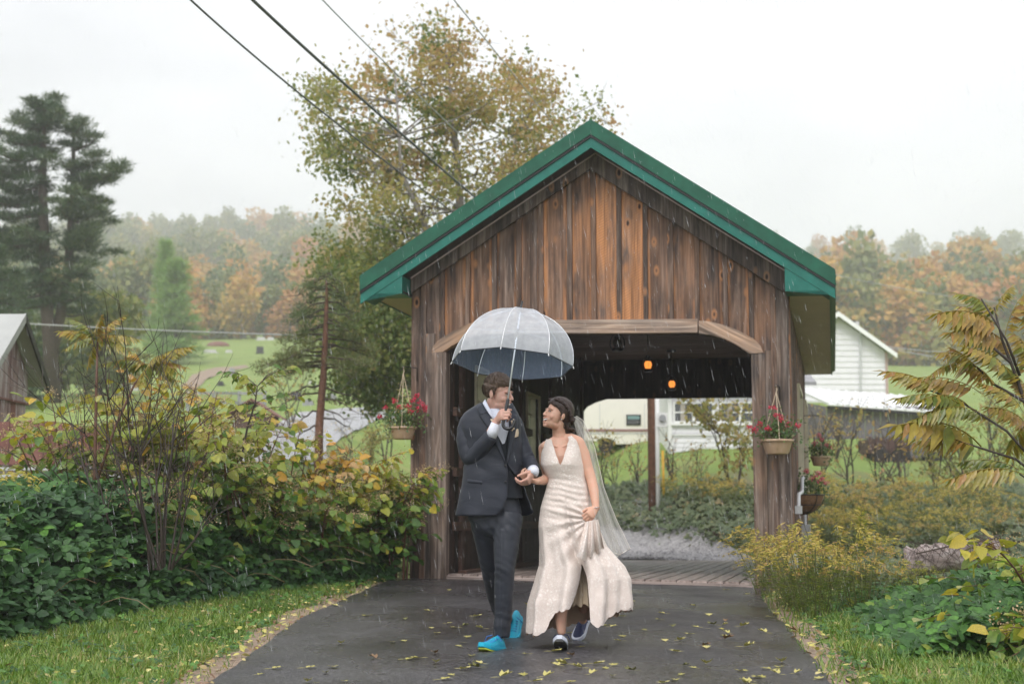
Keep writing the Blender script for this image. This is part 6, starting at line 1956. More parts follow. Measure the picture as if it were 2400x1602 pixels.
def pot_basket(p, s, label, seed, petal, hook, arm_to, blooms, w=.30):
    """p: centre of the pot's base"""
    p = Vector(p)
    t = thing('hanging_basket', label, 'hanging basket', tuple(p), 'flower baskets on the bridge')
    pr = [(.098, 0), (.105, .004), (.110, .012), (.142, .112), (.145, .118), (.158, .118), (.161, .142), (.152, .142), (.150, .125)]
    n = 72; rings = []
    for r, z in pr:
        rings.append([p + Vector(((r + (.0022 if (k % 3 == 0 and .01 < z < .115) else 0)) * s * cos(2 * pi * k / n), (r + (.0022 if (k % 3 == 0 and .01 < z < .115) else 0)) * s * sin(2 * pi * k / n), z * s)) for k in range(n)])
    MB().loft(rings).build('pot', M['pot'], t, True)
    MB().lathe([(.149 * s, .124 * s), (.10 * s, .135 * s), (.0, .14 * s)], 20, p, cap=False).build('soil', M['soil'], t, True)
    hk = Vector(hook)
    for k in range(3):
        a = 2 * pi * k / 3 + .5
        MB().tube([p + Vector((.150 * s * cos(a), .150 * s * sin(a), .135 * s)), hk + Vector((0, 0, -.06))], .0042, 5).build('hanger', M['rope'], t)
    MB().tube([hk + Vector((0, 0, -.07)), hk + Vector((.010, 0, -.03)), hk + Vector((-.008, 0, -.0)), hk + Vector((.004, 0, .012))], .005, 6).build('hanger_hook', M['rope'], t)
    a2 = Vector(arm_to)
    MB().tube([hk + Vector((0, 0, -.012)), hk + Vector((-.012, 0, .006)), hk + Vector((.0, 0, .018)), a2 + Vector((0, 0, .014)), a2 + Vector((0, 0, -.14))], .006, 6).build('bracket', M['black'], t, True)
    geranium(t, p + Vector((0, 0, .14 * s)), w, .24, 520, seed, petal, blooms)
# left of the left post: bracket fixed to the post's edge
bA = fp(944, 1029, -.18); pA = Bp(bA[0], -.18, bA[1])
zhook = fp(944, 862, -.18)[1]
bl1 = [(-.26, -.05, .12), (-.20, .0, .22), (-.10, -.08, .30), (-.04, -.1, .22), (.06, -.08, .24), (.12, -.1, .30), (.16, -.08, .36), (.20, -.06, .28), (.24, -.1, .24), (.18, -.12, .20), (.10, -.12, .17), (.26, -.08, .20)]
pot_basket(pA, 1.0, 'tan pot of red geraniums hanging from the left bridge post', 301, M['petal'], Bp(bA[0], -.18, zhook), Bp(.07, -.03, zhook), bl1)
bR = fp(1822, 1064, -.24); pR = Bp(bR[0], -.24, bR[1]); zh2 = fp(1822, 905, -.24)[1]
bl2 = [(-.30, -.06, .13), (-.26, -.1, .10), (-.20, -.1, .16), (-.06, -.1, .34), (-.01, -.1, .26), (.03, -.12, .22), (.10, -.1, .16), (.22, -.06, .15), (-.12, -.12, .12)]
pot_basket(pR, 1.12, 'tan pot of red geraniums hanging on the front of the right bridge post', 302, M['petal'], Bp(bR[0], -.24, zh2), Bp(bR[0] + .03, -.03, zh2), bl2)
bF = fp(1908, 1091, 6.6); aF = bF[0]; pF = Bp(max(aF, BW + .28), 6.6, bF[1]); zh3 = bF[1] + .75
pot_basket(pF, 1.0, 'small tan pot of pink flowers far along the right bridge wall', 303, M['petal2'], pF + Vector((0, 0, .75)), Bp(BW + .02, 6.6, zh3), [(-.1, -.1, .2), (.0, -.1, .26), (.08, -.1, .18), (-.05, -.15, .32), (.14, -.05, .14)], .22)
def coco():
    b = 2.6; a0 = BW + .02; u0 = fp(1900, 1208, b); c = Bp(a0 + .02, b, u0[1] + .26)
    t = thing('wall_basket', 'half-round coco-lined wire basket of pink geraniums on the right bridge wall', 'wall basket', tuple(c), 'flower baskets on the bridge')
    n = 16; rings = []
    R = .30
    for i in range(7):
        th = pi / 2 * i / 6
        rings.append([c + AX * (R * cos(th) * sin(pi * k / n)) + BX * (R * cos(th) * cos(pi * k / n)) - ZX * (.25 * sin(th)) for k in range(n + 1)])
    MB().loft(rings, False, False).build('liner', M['coco'], t, True)
    w = MB()
    for i in (0, 2, 4):
        w.tube([p + AX * .012 for p in rings[i]], .008 if i == 0 else .005, 5)
    for k in range(0, n + 1, 4):
        w.tube([r[k] + AX * .012 for r in rings], .005, 5)
    w.tube([rings[0][0], rings[0][-1]], .008, 5)
    w.build('wire_frame', M['black'], t)
    geranium(t, c + AX * .12, .30, .24, 420, 304, M['petal2'], [(.02, -.1, .20), (.10, -.1, .16), (.16, -.05, .20), (-.04, -.1, .30), (.22, 0, .15), (.14, .05, .28), (.06, -.14, .24)])
coco()
# ------------------------------------------------------------------ people
def q(u, v, dy=0.0):
    return at(u, v, 10.0 + dy)
PX = 10.0 / FPX
def fuse(mb, voxel, smooth=4, name='body', mat=None, factor=0.5):
    """one continuous surface out of overlapping closed shapes"""
    me = mb.mesh(name + '_src', [])
    o = bpy.data.objects.new('tmp', me); COL.objects.link(o)
    r = o.modifiers.new('r', 'REMESH'); r.mode = 'VOXEL'; r.voxel_size = voxel
    s = o.modifiers.new('s', 'SMOOTH'); s.factor = factor; s.iterations = smooth
    dg = bpy.context.evaluated_depsgraph_get()
    out = bpy.data.meshes.new_from_object(o.evaluated_get(dg))
    bpy.data.objects.remove(o); bpy.data.meshes.remove(me)
    out.name = name
    out.materials.clear()
    if mat: out.materials.append(mat)
    out.polygons.foreach_set('use_smooth', [True] * len(out.polygons))
    out.update()
    return out
def skin_mat(name, base, blush):
    g = SG(name)
    tc = g.n('TexCoord').outputs['Object']
    nz = g.noise(tc, 26.0, 4, .6)
    col = g.mix(g.ramp(nz, [(.35, 0.0), (.75, .6)]), base, blush)
    return g.done(g.bsdf(base=col, rough=.46, sss=.06, spec=.4, normal=g.bump(g.noise(tc, 240.0, 2), .0012)))
M['skin_m'] = skin_mat('groom_skin', (0.60, 0.365, 0.285), (0.66, 0.31, 0.24))
M['skin_f'] = skin_mat('bride_skin', (0.66, 0.40, 0.285), (0.70, 0.33, 0.235))
def hair_mat(name, c0, c1):
    g = SG(name)
    tc = g.n('TexCoord').outputs['Object']
    nz = g.noise(g.mapping(tc, (60, 60, 18)), 3.0, 5, .65, 1.0)
    return g.done(g.bsdf(base=g.ramp(nz, [(.35, c0), (.65, c1)]), rough=.42, spec=.45, normal=g.bump(nz, .004)))
M['hair_m'] = hair_mat('brown_hair', (0.060, 0.037, 0.025), (0.19, 0.122, 0.083))
M['hair_f'] = hair_mat('dark_brown_hair', (0.014, 0.008, 0.006), (0.065, 0.033, 0.022))
def cloth_mat(name, base, rough=.75, weave=900, var=.15, sheen=.04, bump=.0006):
    g = SG(name)
    tc = g.n('TexCoord').outputs['Object']
    n1 = g.noise(tc, 5.0, 4, .6); n2 = g.noise(tc, weave, 2, .5)
    col = g.mix(1.0, base, g.ramp(n1, [(.3, 1 - var), (.7, 1 + var)]), 'MULTIPLY')
    col = g.mix(1.0, col, g.ramp(n2, [(.3, .8), (.7, 1.2)]), 'MULTIPLY')
    crease = g.noise(g.mapping(tc, (1, 1, 1.6)), 9.0, 3, .5, .8)
    return g.done(g.bsdf(base=col, rough=rough, sheen=sheen, spec=.3, normal=g.bump(crease, .009, .45)))
M['suit'] = cloth_mat('charcoal_wool', (0.026, 0.030, 0.042), .55)
M['trouser'] = cloth_mat('charcoal_trouser', (0.026, 0.030, 0.040), .48)
M['vest'] = cloth_mat('dark_waistcoat', (0.010, 0.013, 0.019), .7)
M['shirt'] = cloth_mat('white_shirt', (0.72, 0.74, 0.82), .6, var=.04)
M['lining'] = cloth_mat('navy_lining', (0.03, 0.022, 0.09), .4)
M['champagne'] = cloth_mat('champagne_silk', (0.62, 0.50, 0.36), .45, var=.05)
M['teeth'] = simple('teeth', (0.80, 0.77, 0.70), .25)
M['lip'] = simple('lips', (0.42, 0.12, 0.10), .35)
M['lip_f'] = simple('rose_lips', (0.56, 0.22, 0.19), .3)
M['mouth'] = simple('mouth_inside', (0.10, 0.02, 0.02), .5)
M['eye'] = simple('eye_white', (0.66, 0.63, 0.60), .2)
M['iris'] = simple('dark_iris', (0.02, 0.012, 0.01), .15)
M['cyan'] = cloth_mat('cyan_shoe_mesh', (0.01, 0.36, 0.52), .5, 500, .2)
M['blue_lace'] = simple('blue_lace', (0.02, 0.12, 0.38), .6)
M['lime'] = simple('lime_sole', (0.55, 0.66, 0.06), .5)
M['navy'] = cloth_mat('navy_shoe_mesh', (0.025, 0.035, 0.095), .55, 500, .2)
M['sole_w'] = simple('pale_sole', (0.55, 0.58, 0.66), .5)
M['silver'] = simple('silver', (0.75, 0.74, 0.72), .2, metal=1.0)

def head_frame(c, yaw, pitch, roll, s):
    return Matrix.Translation(c) @ Matrix.Rotation(yaw, 4, 'Z') @ Matrix.Rotation(roll, 4, 'Y') @ Matrix.Rotation(pitch, 4, 'X') @ Matrix.Scale(s, 4)
def head_shapes(mb, T, fem=False):
    """skull, jaw, features: face looks to local -y"""
    rot = T.to_3x3()
    def E(c, r, rx=0.0, ry=0.0, rz=0.0):
        Rl = (Matrix.Rotation(rz, 3, 'Z') @ Matrix.Rotation(ry, 3, 'Y') @ Matrix.Rotation(rx, 3, 'X'))
        mb.ell(T @ Vector(c), r, rot @ Rl, 18, 14)
    jw = .046 if fem else .053
    E((0, .014, .034), (.074, .095, .084))
    E((0, -.030, -.015), (.064, .060, .080))
    E((0, -.040, -.068), (jw, .048, .042), .25)
    E((0, -.076, -.098), (.019, .017, .016))                         # chin
    E((0, -.020, -.075), (jw * 1.05, .06, .030), -.35)               # jaw line
    for s in (-1, 1):
        E((s * .036, -.064, -.030), (.023, .020, .022) if not fem else (.025, .017, .022))              # raised cheeks
        E((s * .031, -.084 if not fem else -.079, .021), (.024, .010, .008), 0, 0, s * .2) # brow
        E((s * .081, .012, -.004), (.007, .020, .031), -.25, 0, s * .35)   # ear
        E((s * .079, .010, -.026), (.008, .011, .012))
        E((s * .0095, -.099, -.030), (.0080, .009, .0070))           # nostril wing
        E((s * .029, -.074 if not fem else -.070, -.052), (.015, .012, .018))              # smile fold
    k_ = .92 if fem else 1.0
    n = [(0, -.086, .018), (0, -.096 * (k_ + 1) / 2, .0), (0, -.107 * k_ ** .6, -.018), (0, -.109 * k_ ** .6, -.025)]
    mb.blob([T @ Vector(p) for p in n], [(.0070 * k_, .009), (.0080 * k_, .010), (.0105 * k_, .0105 * k_), (.0115 * k_, .0105 * k_)], 12)
    E((0, -.094, -.050), (.026, .010, .0055), -.2)                   # upper lip
    E((0, -.089, -.080), (.022, .010, .007), .2)                     # lower lip
def head_details(p, T, fem, lip):
    def E(name, c, r, mat, rx=0, ry=0, rz=0, par=p):
        Rl = Matrix.Rotation(rz, 3, 'Z') @ Matrix.Rotation(ry, 3, 'Y') @ Matrix.Rotation(rx, 3, 'X')
        return MB().ell(T @ Vector(c), r, T.to_3x3() @ Rl, 14, 10).build(name, mat, par, True)
    for s in (-1, 1):
        e = E('eye', (s * .031, -.0825, .003), (.0125, .008, .0036), M['eye'])
        E('iris', (s * .031 - s * .001, -.0890, .0032), (.0052, .003, .0036), M['iris'], par=e)
        # upper lid line / lashes and brow
        lw = .0030 if fem else .0024
        pts = [T @ Vector((s * (.031 + k * .0155), -.0890 + .006 * k * k, .0052 + .0024 * (1 - k * k))) for k in (-1, -.5, 0, .5, 1.1)]
        MB().tube(pts, [lw * .5, lw, lw * 1.1, lw, lw * .4], 6).build('eyelash', M['iris'], p)
        b = [T @ Vector((s * (.012 + k * .040), -.0945 + .014 * k * k, .0205 + .0045 * sin(pi * min(1, k * .8 + .1)) - .0015 * k)) for k in (0, .25, .5, .75, 1)]
        MB().tube(b, [.0022, .0034, .0034, .0026, .001] if not fem else [.0010, .0016, .0018, .0014, .0006], 6).build('eyebrow', M['hair_m' if not fem else 'hair_f'], p)
    E('mouth', (0, -.0880, -.064), (.0235, .0075, .0085), M['mouth'])
    t = [T @ Vector((.024 * k, -.0962 + .016 * k * k, -.0615 + .012 * k * k)) for k in (-1, -.6, -.2, .2, .6, 1)]
    MB().tube(t, [(.002, .005), (.002, .0078), (.002, .0082), (.002, .0082), (.002, .0078), (.002, .005)], 8, ref=T.to_3x3() @ Vector((0, 1, 0))).build('teeth', M['teeth'], p, True)
    u = [T @ Vector((.029 * k, -.0995 + .020 * k * k, -.0535 + .0095 * k * k)) for k in (-1, -.6, -.2, .2, .6, 1)]
    MB().tube(u, [.001, .0024, .0028, .0028, .0024, .001], 8).build('upper_lip', lip, p, True)
    l = [T @ Vector((.027 * k, -.0950 + .018 * k * k, -.0735 + .024 * k * k)) for k in (-1, -.6, -.2, .2, .6, 1)]
    MB().tube(l, [.001, .0028, .0034, .0034, .0028, .001], 8).build('lower_lip', lip, p, True)
def hand(mb, O, y, z, side, curl, s=1.0, thumb=(.5, .55, .55), tcurl=.5, spread=.0):
    """O wrist, y along the palm, z palm normal; fingers close towards z. side +1: thumb at +x"""
    y = Vector(y).normalized(); z = Vector(z); z = (z - y * z.dot(y)).normalized(); x = y.cross(z) * side
    P = lambda a, b, c: Vector(O) + (x * a + y * b + z * c) * s
    mb.blob([P(0, -.012, 0), P(0, .012, 0), P(.002, .045, -.002), P(.002, .078, -.001)], [(.024 * s, .019 * s), (.027 * s, .017 * s), (.036 * s, .0155 * s), (.037 * s, .0125 * s)], 14, ref=x)
    mb.blob([P(.018, .018, .008), P(.027, .042, .012)], [.015 * s, .013 * s], 10)
    for i, (fx, L, r) in enumerate(((.031, 1.0, .0088), (.0105, 1.1, .0090), (-.0105, 1.03, .0086), (-.030, .82, .0076))):
        p = P(fx, .080 - .004 * abs(i - 1.3), 0); a = 0.0
        pts = [P(fx * .92, .060, -.001), p]; rad = [r * 1.05 * s, r * 1.08 * s]
        for L_, c in zip((.044, .027, .021), curl[i] if hasattr(curl[0], '__len__') else curl):
            a += c
            d = y * cos(a) + z * sin(a) + x * spread * (1.2 - i * .8) * cos(a)
            p = p + d * (L_ * L * s); pts.append(p); rad.append(r * (1.0 if len(pts) < 4 else .82) * s)
        mb.blob(pts, rad, 10)
    t0 = P(.026, .022, .006); d = (x * thumb[0] + y * thumb[1] + z * thumb[2]).normalized()
    t1 = t0 + d * .034 * s; d2 = (d + (z * .5 - x * .75 + y * .3) * tcurl).normalized(); t2 = t1 + d2 * .030 * s; d3 = (d2 + (z * .3 - x * .6) * tcurl).normalized()
    mb.blob([t0, t1, t2, t2 + d3 * .020 * s], [.0125 * s, .0108 * s, .0100 * s, .0080 * s], 10)
def hair_cap(T, keep, scale=1.06, seed=1, mat=None, tufts=0, tl=.016, flow=None, parent=None, name='hair', thick=.012, top_=0.0):
    """scalp layer cut along the hairline, with tufts on top"""
    rng = np.random.default_rng(seed); nu, nv = 72, 44
    V, F_, ok = [], [], []
    c = Vector((0, .014, .034)); r = Vector((.074, .095, .084)) * scale
    idx = {}
    def pt(i, j, k):
        th = pi * (i + .0) / nv; ph = 2 * pi * j / nu
        d = Vector((sin(th) * cos(ph), sin(th) * sin(ph), cos(th)))
        n = mnoise.noise(d * 6 + Vector((seed, 0, 0))) * .0035 + mnoise.noise(d * 17) * .0018
        return c + Vector((d.x * (r.x + k + n), d.y * (r.y + k + n), d.z * (r.z + k + n))), d
    mb = MB(); outer, inner = {}, {}
    for i in range(nv + 1):
        for j in range(nu):
            p, d = pt(i, j, thick + top_ * max(0.0, cos(pi * i / nv) - .2)); p2, _ = pt(i, j, -.008)
            e = keep(p)                        # >0 keep; near 0 thin out
            f = max(0, min(1, e / .02))
            outer[i, j] = (p2 + (p - p2) * (.45 + .55 * f), e); inner[i, j] = p2
    for i in range(nv):
        for j in range(nu):
            k = (j + 1) % nu
            if min(outer[i, j][1], outer[i + 1, j][1], outer[i, k][1], outer[i + 1, k][1]) > 0:
                mb.add([T @ outer[a][0] for a in ((i, j), (i + 1, j), (i + 1, k), (i, k))], [(0, 1, 2, 3)])
                edge = [((i, j), (i + 1, j)), ((i + 1, j), (i + 1, k)), ((i + 1, k), (i, k)), ((i, k), (i, j))]
    me = mb.mesh(name, mat, True)
    import bmesh
    bm = bmesh.new(); bm.from_mesh(me); bmesh.ops.remove_doubles(bm, verts=bm.verts, dist=.0004)
    be = [e for e in bm.edges if e.is_boundary]
    ext = bmesh.ops.extrude_edge_only(bm, edges=be)
    cc = T @ c
    for v in [g_ for g_ in ext['geom'] if isinstance(g_, bmesh.types.BMVert)]:
        v.co = v.co + (cc - v.co) * .16
    bm.to_mesh(me); bm.free(); me.polygons.foreach_set('use_smooth', [True] * len(me.polygons))
    o = link(name, me, parent)
    if tufts:
        tb = MB()
        for _ in range(tufts):
            i = int(nv * np.arccos(1 - rng.random() * 1.45) / pi); j = rng.integers(nu)
            p, e = outer[min(i, nv), j]
            if e < .006: continue
            d = (p - c).normalized(); fl = Vector(flow(p)) if flow else Vector((0, -1, .2))
            t = (fl - d * fl.dot(d)).normalized()
            tip = p + t * tl * rng.uniform(.6, 1.3) + d * tl * rng.uniform(.1, .55)
            sdv = d.cross(t) * .0022
            tb.add([T @ (p - d * .003 - sdv), T @ (p - d * .003 + sdv), T @ (p + (tip - p) * .6 + d * .002 + sdv * .8), T @ tip], [(0, 1, 2), (0, 2, 3)])
        tb.build('hair_tuft', mat, o)['kind'] = 'stuff'
    return o
def shoe(T, up, sole, lace, parent, name='shoe', tread=None):
    """running shoe: heel at the origin, toe to +x, sole on z=0"""
    L = .29
    prof = [(0.0, .030, .050, .075), (.02, .036, .042, .095), (.07, .038, .02, .10), (.115, .039, .0, .088), (.16, .044, .0, .068), (.21, .047, .0, .054), (.25, .042, .0, .043), (.28, .026, .0, .034), (.292, .010, .0, .026)]
    rings = []
    for x, w, _, h in prof:
        rings.append([T @ Vector((x, w * cos(a) * (1.0 if sin(a) < .3 else .82), .022 + (h - .022) * max(0, sin(a)) ** .8 - .006 * max(0, -sin(a)))) for a in [2 * pi * k / 16 for k in range(16)]])
    o = MB().loft(rings).build(name, up, parent, True)
    s = MB(); rr = []
    for x, w, _, h in [(-.008, .028, 0, 0)] + prof[1:-1] + [(.298, .012, 0, 0)]:
        lift = .018 * max(0, (x - .2) / .1) ** 2
        rr.append([T @ Vector((x, sx * (w + .005), lift + zz)) for sx, zz in ((1, 0), (1.04, .014), (1, .027), (-1, .027), (-1.04, .014), (-1, 0))])
    s.loft(rr).build('sole', sole, o, False)
    if tread:
        t = MB(); r2 = []
        for x, w, _, h in prof[1:-1]:
            lift = .018 * max(0, (x - .2) / .1) ** 2
            r2.append([T @ Vector((x, sx * w, lift + zz)) for sx, zz in ((1, -.010), (1, -.0005), (-1, -.0005), (-1, -.010))])
        t.loft(r2).build('tread', tread, o)
    lb = MB()
    for k in range(5):
        x = .125 + .022 * k; h = float(np.interp(x, [p[0] for p in prof], [p[3] for p in prof]))
        lb.tube([T @ Vector((x, sy * .028, h * .86 + .008 * (1 - abs(sy)))) for sy in (-1, -.4, .4, 1)], .0035, 5)
    lb.tube([T @ Vector((.115, -.018, .098)), T @ Vector((.135, -.045, .088)), T @ Vector((.13, -.06, .06))], .003, 5)
    lb.tube([T @ Vector((.115, .018, .098)), T @ Vector((.135, .045, .088)), T @ Vector((.13, .06, .06))], .003, 5)
    lb.build('lace', lace, o)
    return o
def dirframe(o, x, up=(0, 0, 1)):
    x = Vector(x).normalized(); z = Vector(up); z = (z - x * z.dot(x)).normalized()
    return frame(Vector(o), x, z.cross(x), z)

# =================================================================== umbrella geometry shared with the hand
UAX = Vector((.205, .10, .97)).normalized()
HGRIP = q(1183, 972, -.24)
# ------------------------------------------------------------------- groom
def groom():
    root = thing('person', 'man in charcoal suit and cyan running shoes holding the clear umbrella', 'person', (q(1170, 1500).x, 10.0, 0))
    T = head_frame(q(1169, 922, -.02), radians(60), radians(9), radians(-4), .965)
    b = MB()
    head_shapes(b, T)
    b.blob([T @ Vector((0, .022, -.05)), q(1160, 962, .02), q(1155, 985, .03)], [(.055, .06), (.058, .062), (.075, .07)], 16)
    # trunk, limbs (slim, under the clothes)
    b.blob([q(1153, 990, .03), q(1155, 1060, .03), q(1157, 1130, .02), q(1158, 1185, .02)], [(.14, .075), (.14, .085), (.125, .07), (.10, .06)], 16, ref=(1, 0, 0))
    b.blob([q(1105, 993, .02), q(1095, 1035, .0), q(1106, 1074, -.05)], [.045, .042, .036], 12)
    W1 = HGRIP - Vector((.36, -.80, .40)).normalized() * .082 - Vector((.80, .45, -.15)).normalized() * .022
    b.blob([q(1106, 1074, -.05), q(1135, 1040, -.13), W1], [.038, .034, .025], 12)
    hand(b, W1, (.36, -.80, .40), (.80, .45, -.15), 1, [(1.15, 1.35, .9)] * 4, 1.06, thumb=(.75, .35, .75), tcurl=.55)
    b.blob([q(1205, 993, .03), q(1217, 1035, .04), q(1237, 1082, .02)], [.044, .04, .035], 12)
    W2 = q(1250, 1103, -.11)
    b.blob([q(1237, 1082, .02), q(1247, 1096, -.05), W2], [.036, .032, .025], 12)
    hand(b, W2, (-.42, -.28, -.86), (-.72, .45, .45), -1, [(.75, .95, .5), (.85, .95, .5), (.9, .95, .5), (.95, .9, .5)], 1.04, thumb=(.55, .65, .45), tcurl=.4, spread=.10)
    b.blob([q(1185, 1205, -.01), q(1187, 1262, -.05), q(1182, 1330, -.08)], [.055, .055, .045], 12)
    b.blob([q(1182, 1330, -.08), q(1181, 1400, -.07), q(1176, 1485, -.08)], [.048, .045, .032], 12)
    b.blob([q(1137, 1205, .02), q(1145, 1290, .10), q(1152, 1346, .2)], [.055, .045, .032], 12)
    b.blob([q(1152, 1346, .2), q(1165, 1404, .46), q(1184, 1456, .72)], [.030, .028, .028], 12)
    link('body', fuse(b, .0038, 4, 'body', M['skin_m']), root)
    head_details(root, T, False, M['lip'])
    def keep(p):
        fr = .062 - .010 * abs(p.x) / .05                  # hairline on the brow
        if p.y < -.035: return p.z - fr
        if p.y < .0: return p.z - (fr + (p.y + .035) / .035 * (-.078))
        if p.y < .035: return p.z - (-.012 + (.028 if abs(p.x) > .06 and p.y < .03 else 0))
        return p.z + .052
    hair_cap(T, keep, 1.035, 3, M['hair_m'], 2600, .017, lambda p: (p.x * 4, -1.0, .25) if p.z > .06 else (0, .45, -1), root, thick=.008, top_=.016)
    # shirt, tie, waistcoat ------------------------------------------------
    jc = np.array([(944, 1128, 1198), (956, 1108, 1206), (968, 1090, 1213), (982, 1080, 1218), (1000, 1080, 1219), (1030, 1086, 1221), (1060, 1089, 1223), (1090, 1089, 1223), (1129, 1085, 1224), (1160, 1080, 1231), (1190, 1075, 1241), (1208, 1072, 1246)], float)
    def ring(v, k=1.0, dk=1.0, m=40, phis=None, cshift=0):
        L, R = np.interp(v, jc[:, 0], jc[:, 1]), np.interp(v, jc[:, 0], jc[:, 2])
        c = (L + R) / 2 + cshift; w = (R - L) / 2 * k; d = (.085 + .04 * min(1, max(0, (v - 944) / 60))) * dk
        if phis is None: phis = np.linspace(0, 2 * pi, m, endpoint=False)
        out = []
        for p in phis:
            cs, sn = cos(p), sin(p)
            e = .80
            out.append(q(c + w * abs(cs) ** e * (1 if cs > 0 else -1), v, d * abs(sn) ** e * (1 if sn > 0 else -1) + .01))
        return out
    MB().loft([[q(c_ + w_ * cos(a_), v_, d_ * sin(a_) + .012) for a_ in np.linspace(0, 2 * pi, 40, endpoint=False).tolist()] for v_, c_, w_, d_ in ((957, 1160, 24, .064), (968, 1159, 29, .078), (978, 1157, 42, .098))] + [ring(v, .90, .93) for v in (992, 1005, 1030, 1060, 1100, 1140)]).build('shirt', M['shirt'], root, True)
    cb = MB()
    for s0, pts in ((0, [(1131, 944, -.06), (1140, 962, -.095), (1158, 984, -.118)]), (1, [(1191, 966, -.085), (1187, 976, -.108), (1176, 990, -.120)])):
        a = [q(*p) for p in pts]; up_ = [p + Vector((.016 if s0 == 0 else -.008, .02, .028 if s0 == 0 else .012)) for p in a]
        up_[2] = a[2] + Vector((.0, .01, .020))
        cb.loft([[x_, y_, y_ + Vector((0, .004, 0)), x_ + Vector((0, .004, 0))] for x_, y_ in zip(a, up_)])
    cb.build('collar', M['shirt'], root, True)
    MB().blob([q(1150, 985, -.118), q(1160, 987, -.128), q(1172, 988, -.125)], [(.014, .008), (.008, .007), (.014, .008)], 10, ref=(0, 0, 1)).build('bow_tie', M['champagne'], root, True)
    def vtop(p):
        u_ = cos(p)
        if sin(p) > 0: return 975
        return 1046 - abs(u_ - .33) * 150 if u_ > .33 - .5 else 975
    vb = MB(); phis = np.linspace(0, 2 * pi, 64, endpoint=False)
    rows = []
    for t in np.linspace(0, 1, 14):
        row = []
        for p in phis:
            v0 = max(975, vtop(p)); v1 = 1160 + (6 if sin(p) < 0 else 0)
            v = v0 + (v1 - v0) * t
            row.append(ring(v, .925, .965, phis=[p])[0])
        rows.append(row)
    vb.loft(rows, True, False).build('waistcoat', M['vest'], root, True)
    # jacket ---------------------------------------------------------------
    eL = np.array([(944, 1130), (965, 1143), (980, 1153), (1010, 1163), (1039, 1172), (1087, 1188), (1128, 1191), (1161, 1189), (1189, 1180), (1208, 1164)], float)
    eR = np.array([(944, 1192), (965, 1191), (998, 1193), (1039, 1191), (1087, 1187), (1123, 1216), (1148, 1230), (1174, 1238), (1194, 1240), (1208, 1243)], float)
    vs = np.concatenate([np.arange(944, 1200, 5.0), [1203, 1208]])
    m = 84; V, I = [], []
    for v in vs:
        L, R = np.interp(v, jc[:, 0], jc[:, 1]), np.interp(v, jc[:, 0], jc[:, 2]); c, w = (L + R) / 2, (R - L) / 2
        inv = lambda u_: (lambda k: np.sign(k) * abs(k) ** (1 / .80))(np.clip((u_ - c) / w, -.985, .985))
        a = -np.arccos(inv(np.interp(v, eL[:, 0], eL[:, 1]))); bb = -np.arccos(inv(np.interp(v, eR[:, 0], eR[:, 1]))) - 2 * pi + 2 * pi
        end = bb - 2 * pi
        row = []
        for k in range(m + 1):
            s = k / m; p = a + (end - a) * s
            vv = v - (0 if v < 1150 else 14 * max(0, (s - .82) / .18) * (v - 1150) / 58)
            pt = ring(vv, 1.0, 1.06, phis=[p])[0]
            o_ = Vector((cos(p), sin(p), 0))
            fold = .005 * mnoise.noise(Vector((pt.x * 9 + pt.z * 4, pt.z * 14, s * 5))) + .004 * sin((pt.z * 46 + pt.x * 30)) * max(0, 1 - abs(v - 1095) / 45)
            if v > 1130: fold += .010 * ((v - 1130) / 78) * sin(s * 23) + (.02 * max(0, (s - .86) / .14) * (v - 1130) / 78)
            row.append(pt + o_ * fold)
        V.append(row)
    jb = MB(); jb.loft(V, False, False)
    me = jb.mesh('jacket', [M['suit'], M['lining']], True)
    jo = link('jacket', me, root)
    sd = jo.modifiers.new('thick', 'SOLIDIFY'); sd.thickness = .006; sd.offset = 1.0; sd.material_offset = 0
    dg = bpy.context.evaluated_depsgraph_get(); me2 = bpy.data.meshes.new_from_object(jo.evaluated_get(dg)); jo.modifiers.clear(); jo.data = me2
    # sleeves
    def sleeve(pts, rad, name):
        pts = [Vector(p) for p in pts]; P, R = [], []
        n = 34
        for i in range(n):
            t = i / (n - 1) * (len(pts) - 1); k = min(int(t), len(pts) - 2); f = t - k
            p0, p1, p2, p3 = pts[max(k - 1, 0)], pts[k], pts[k + 1], pts[min(k + 2, len(pts) - 1)]
            P.append(.5 * ((2 * p1) + (p2 - p0) * f + (2 * p0 - 5 * p1 + 4 * p2 - p3) * f * f + (3 * p1 - p0 - 3 * p2 + p3) * f ** 3))
            R.append(rad[k] + (rad[k + 1] - rad[k]) * f)
        mb = MB().tube(P, R, 28)
        out = []
        for i in range(n):
            for j in range(28):
                v = Vector(mb.v[i * 28 + j]); c = P[i]; d = (v - c).normalized(); s = i / n
                amp = .0042 * (.15 + 1.2 * max(0, 1 - abs(s - .5) / .28))
                f = amp * sin(s * 75 + 4.5 * mnoise.noise(v * 7) + 2.2 * sin(j / 28 * 2 * pi + 1)) * (.55 + .9 * mnoise.noise(v * 9 + Vector((3, 0, 0)))) + .003 * mnoise.noise(v * 22)
                out.append(tuple(v + d * f))
        mb.v = out
        return mb.build(name, M['suit'], jo, True)
    sleeve([q(1114, 972, .02), q(1099, 988, .01), q(1092, 1030, -.01), q(1105, 1072, -.05), q(1132, 1044, -.13), q(1152, 1020, -.175)], [.046, .060, .064, .060, .053, .044], 'sleeve')
    sleeve([q(1195, 976, .03), q(1206, 993, .03), q(1217, 1030, .035), q(1234, 1074, .02), q(1244, 1092, -.04), q(1249, 1101, -.085)], [.044, .056, .056, .056, .051, .045], 'sleeve')
    # cuffs
    d1 = (W1 - q(1135, 1040, -.13)).normalized(); c1 = q(1152, 1020, -.175)
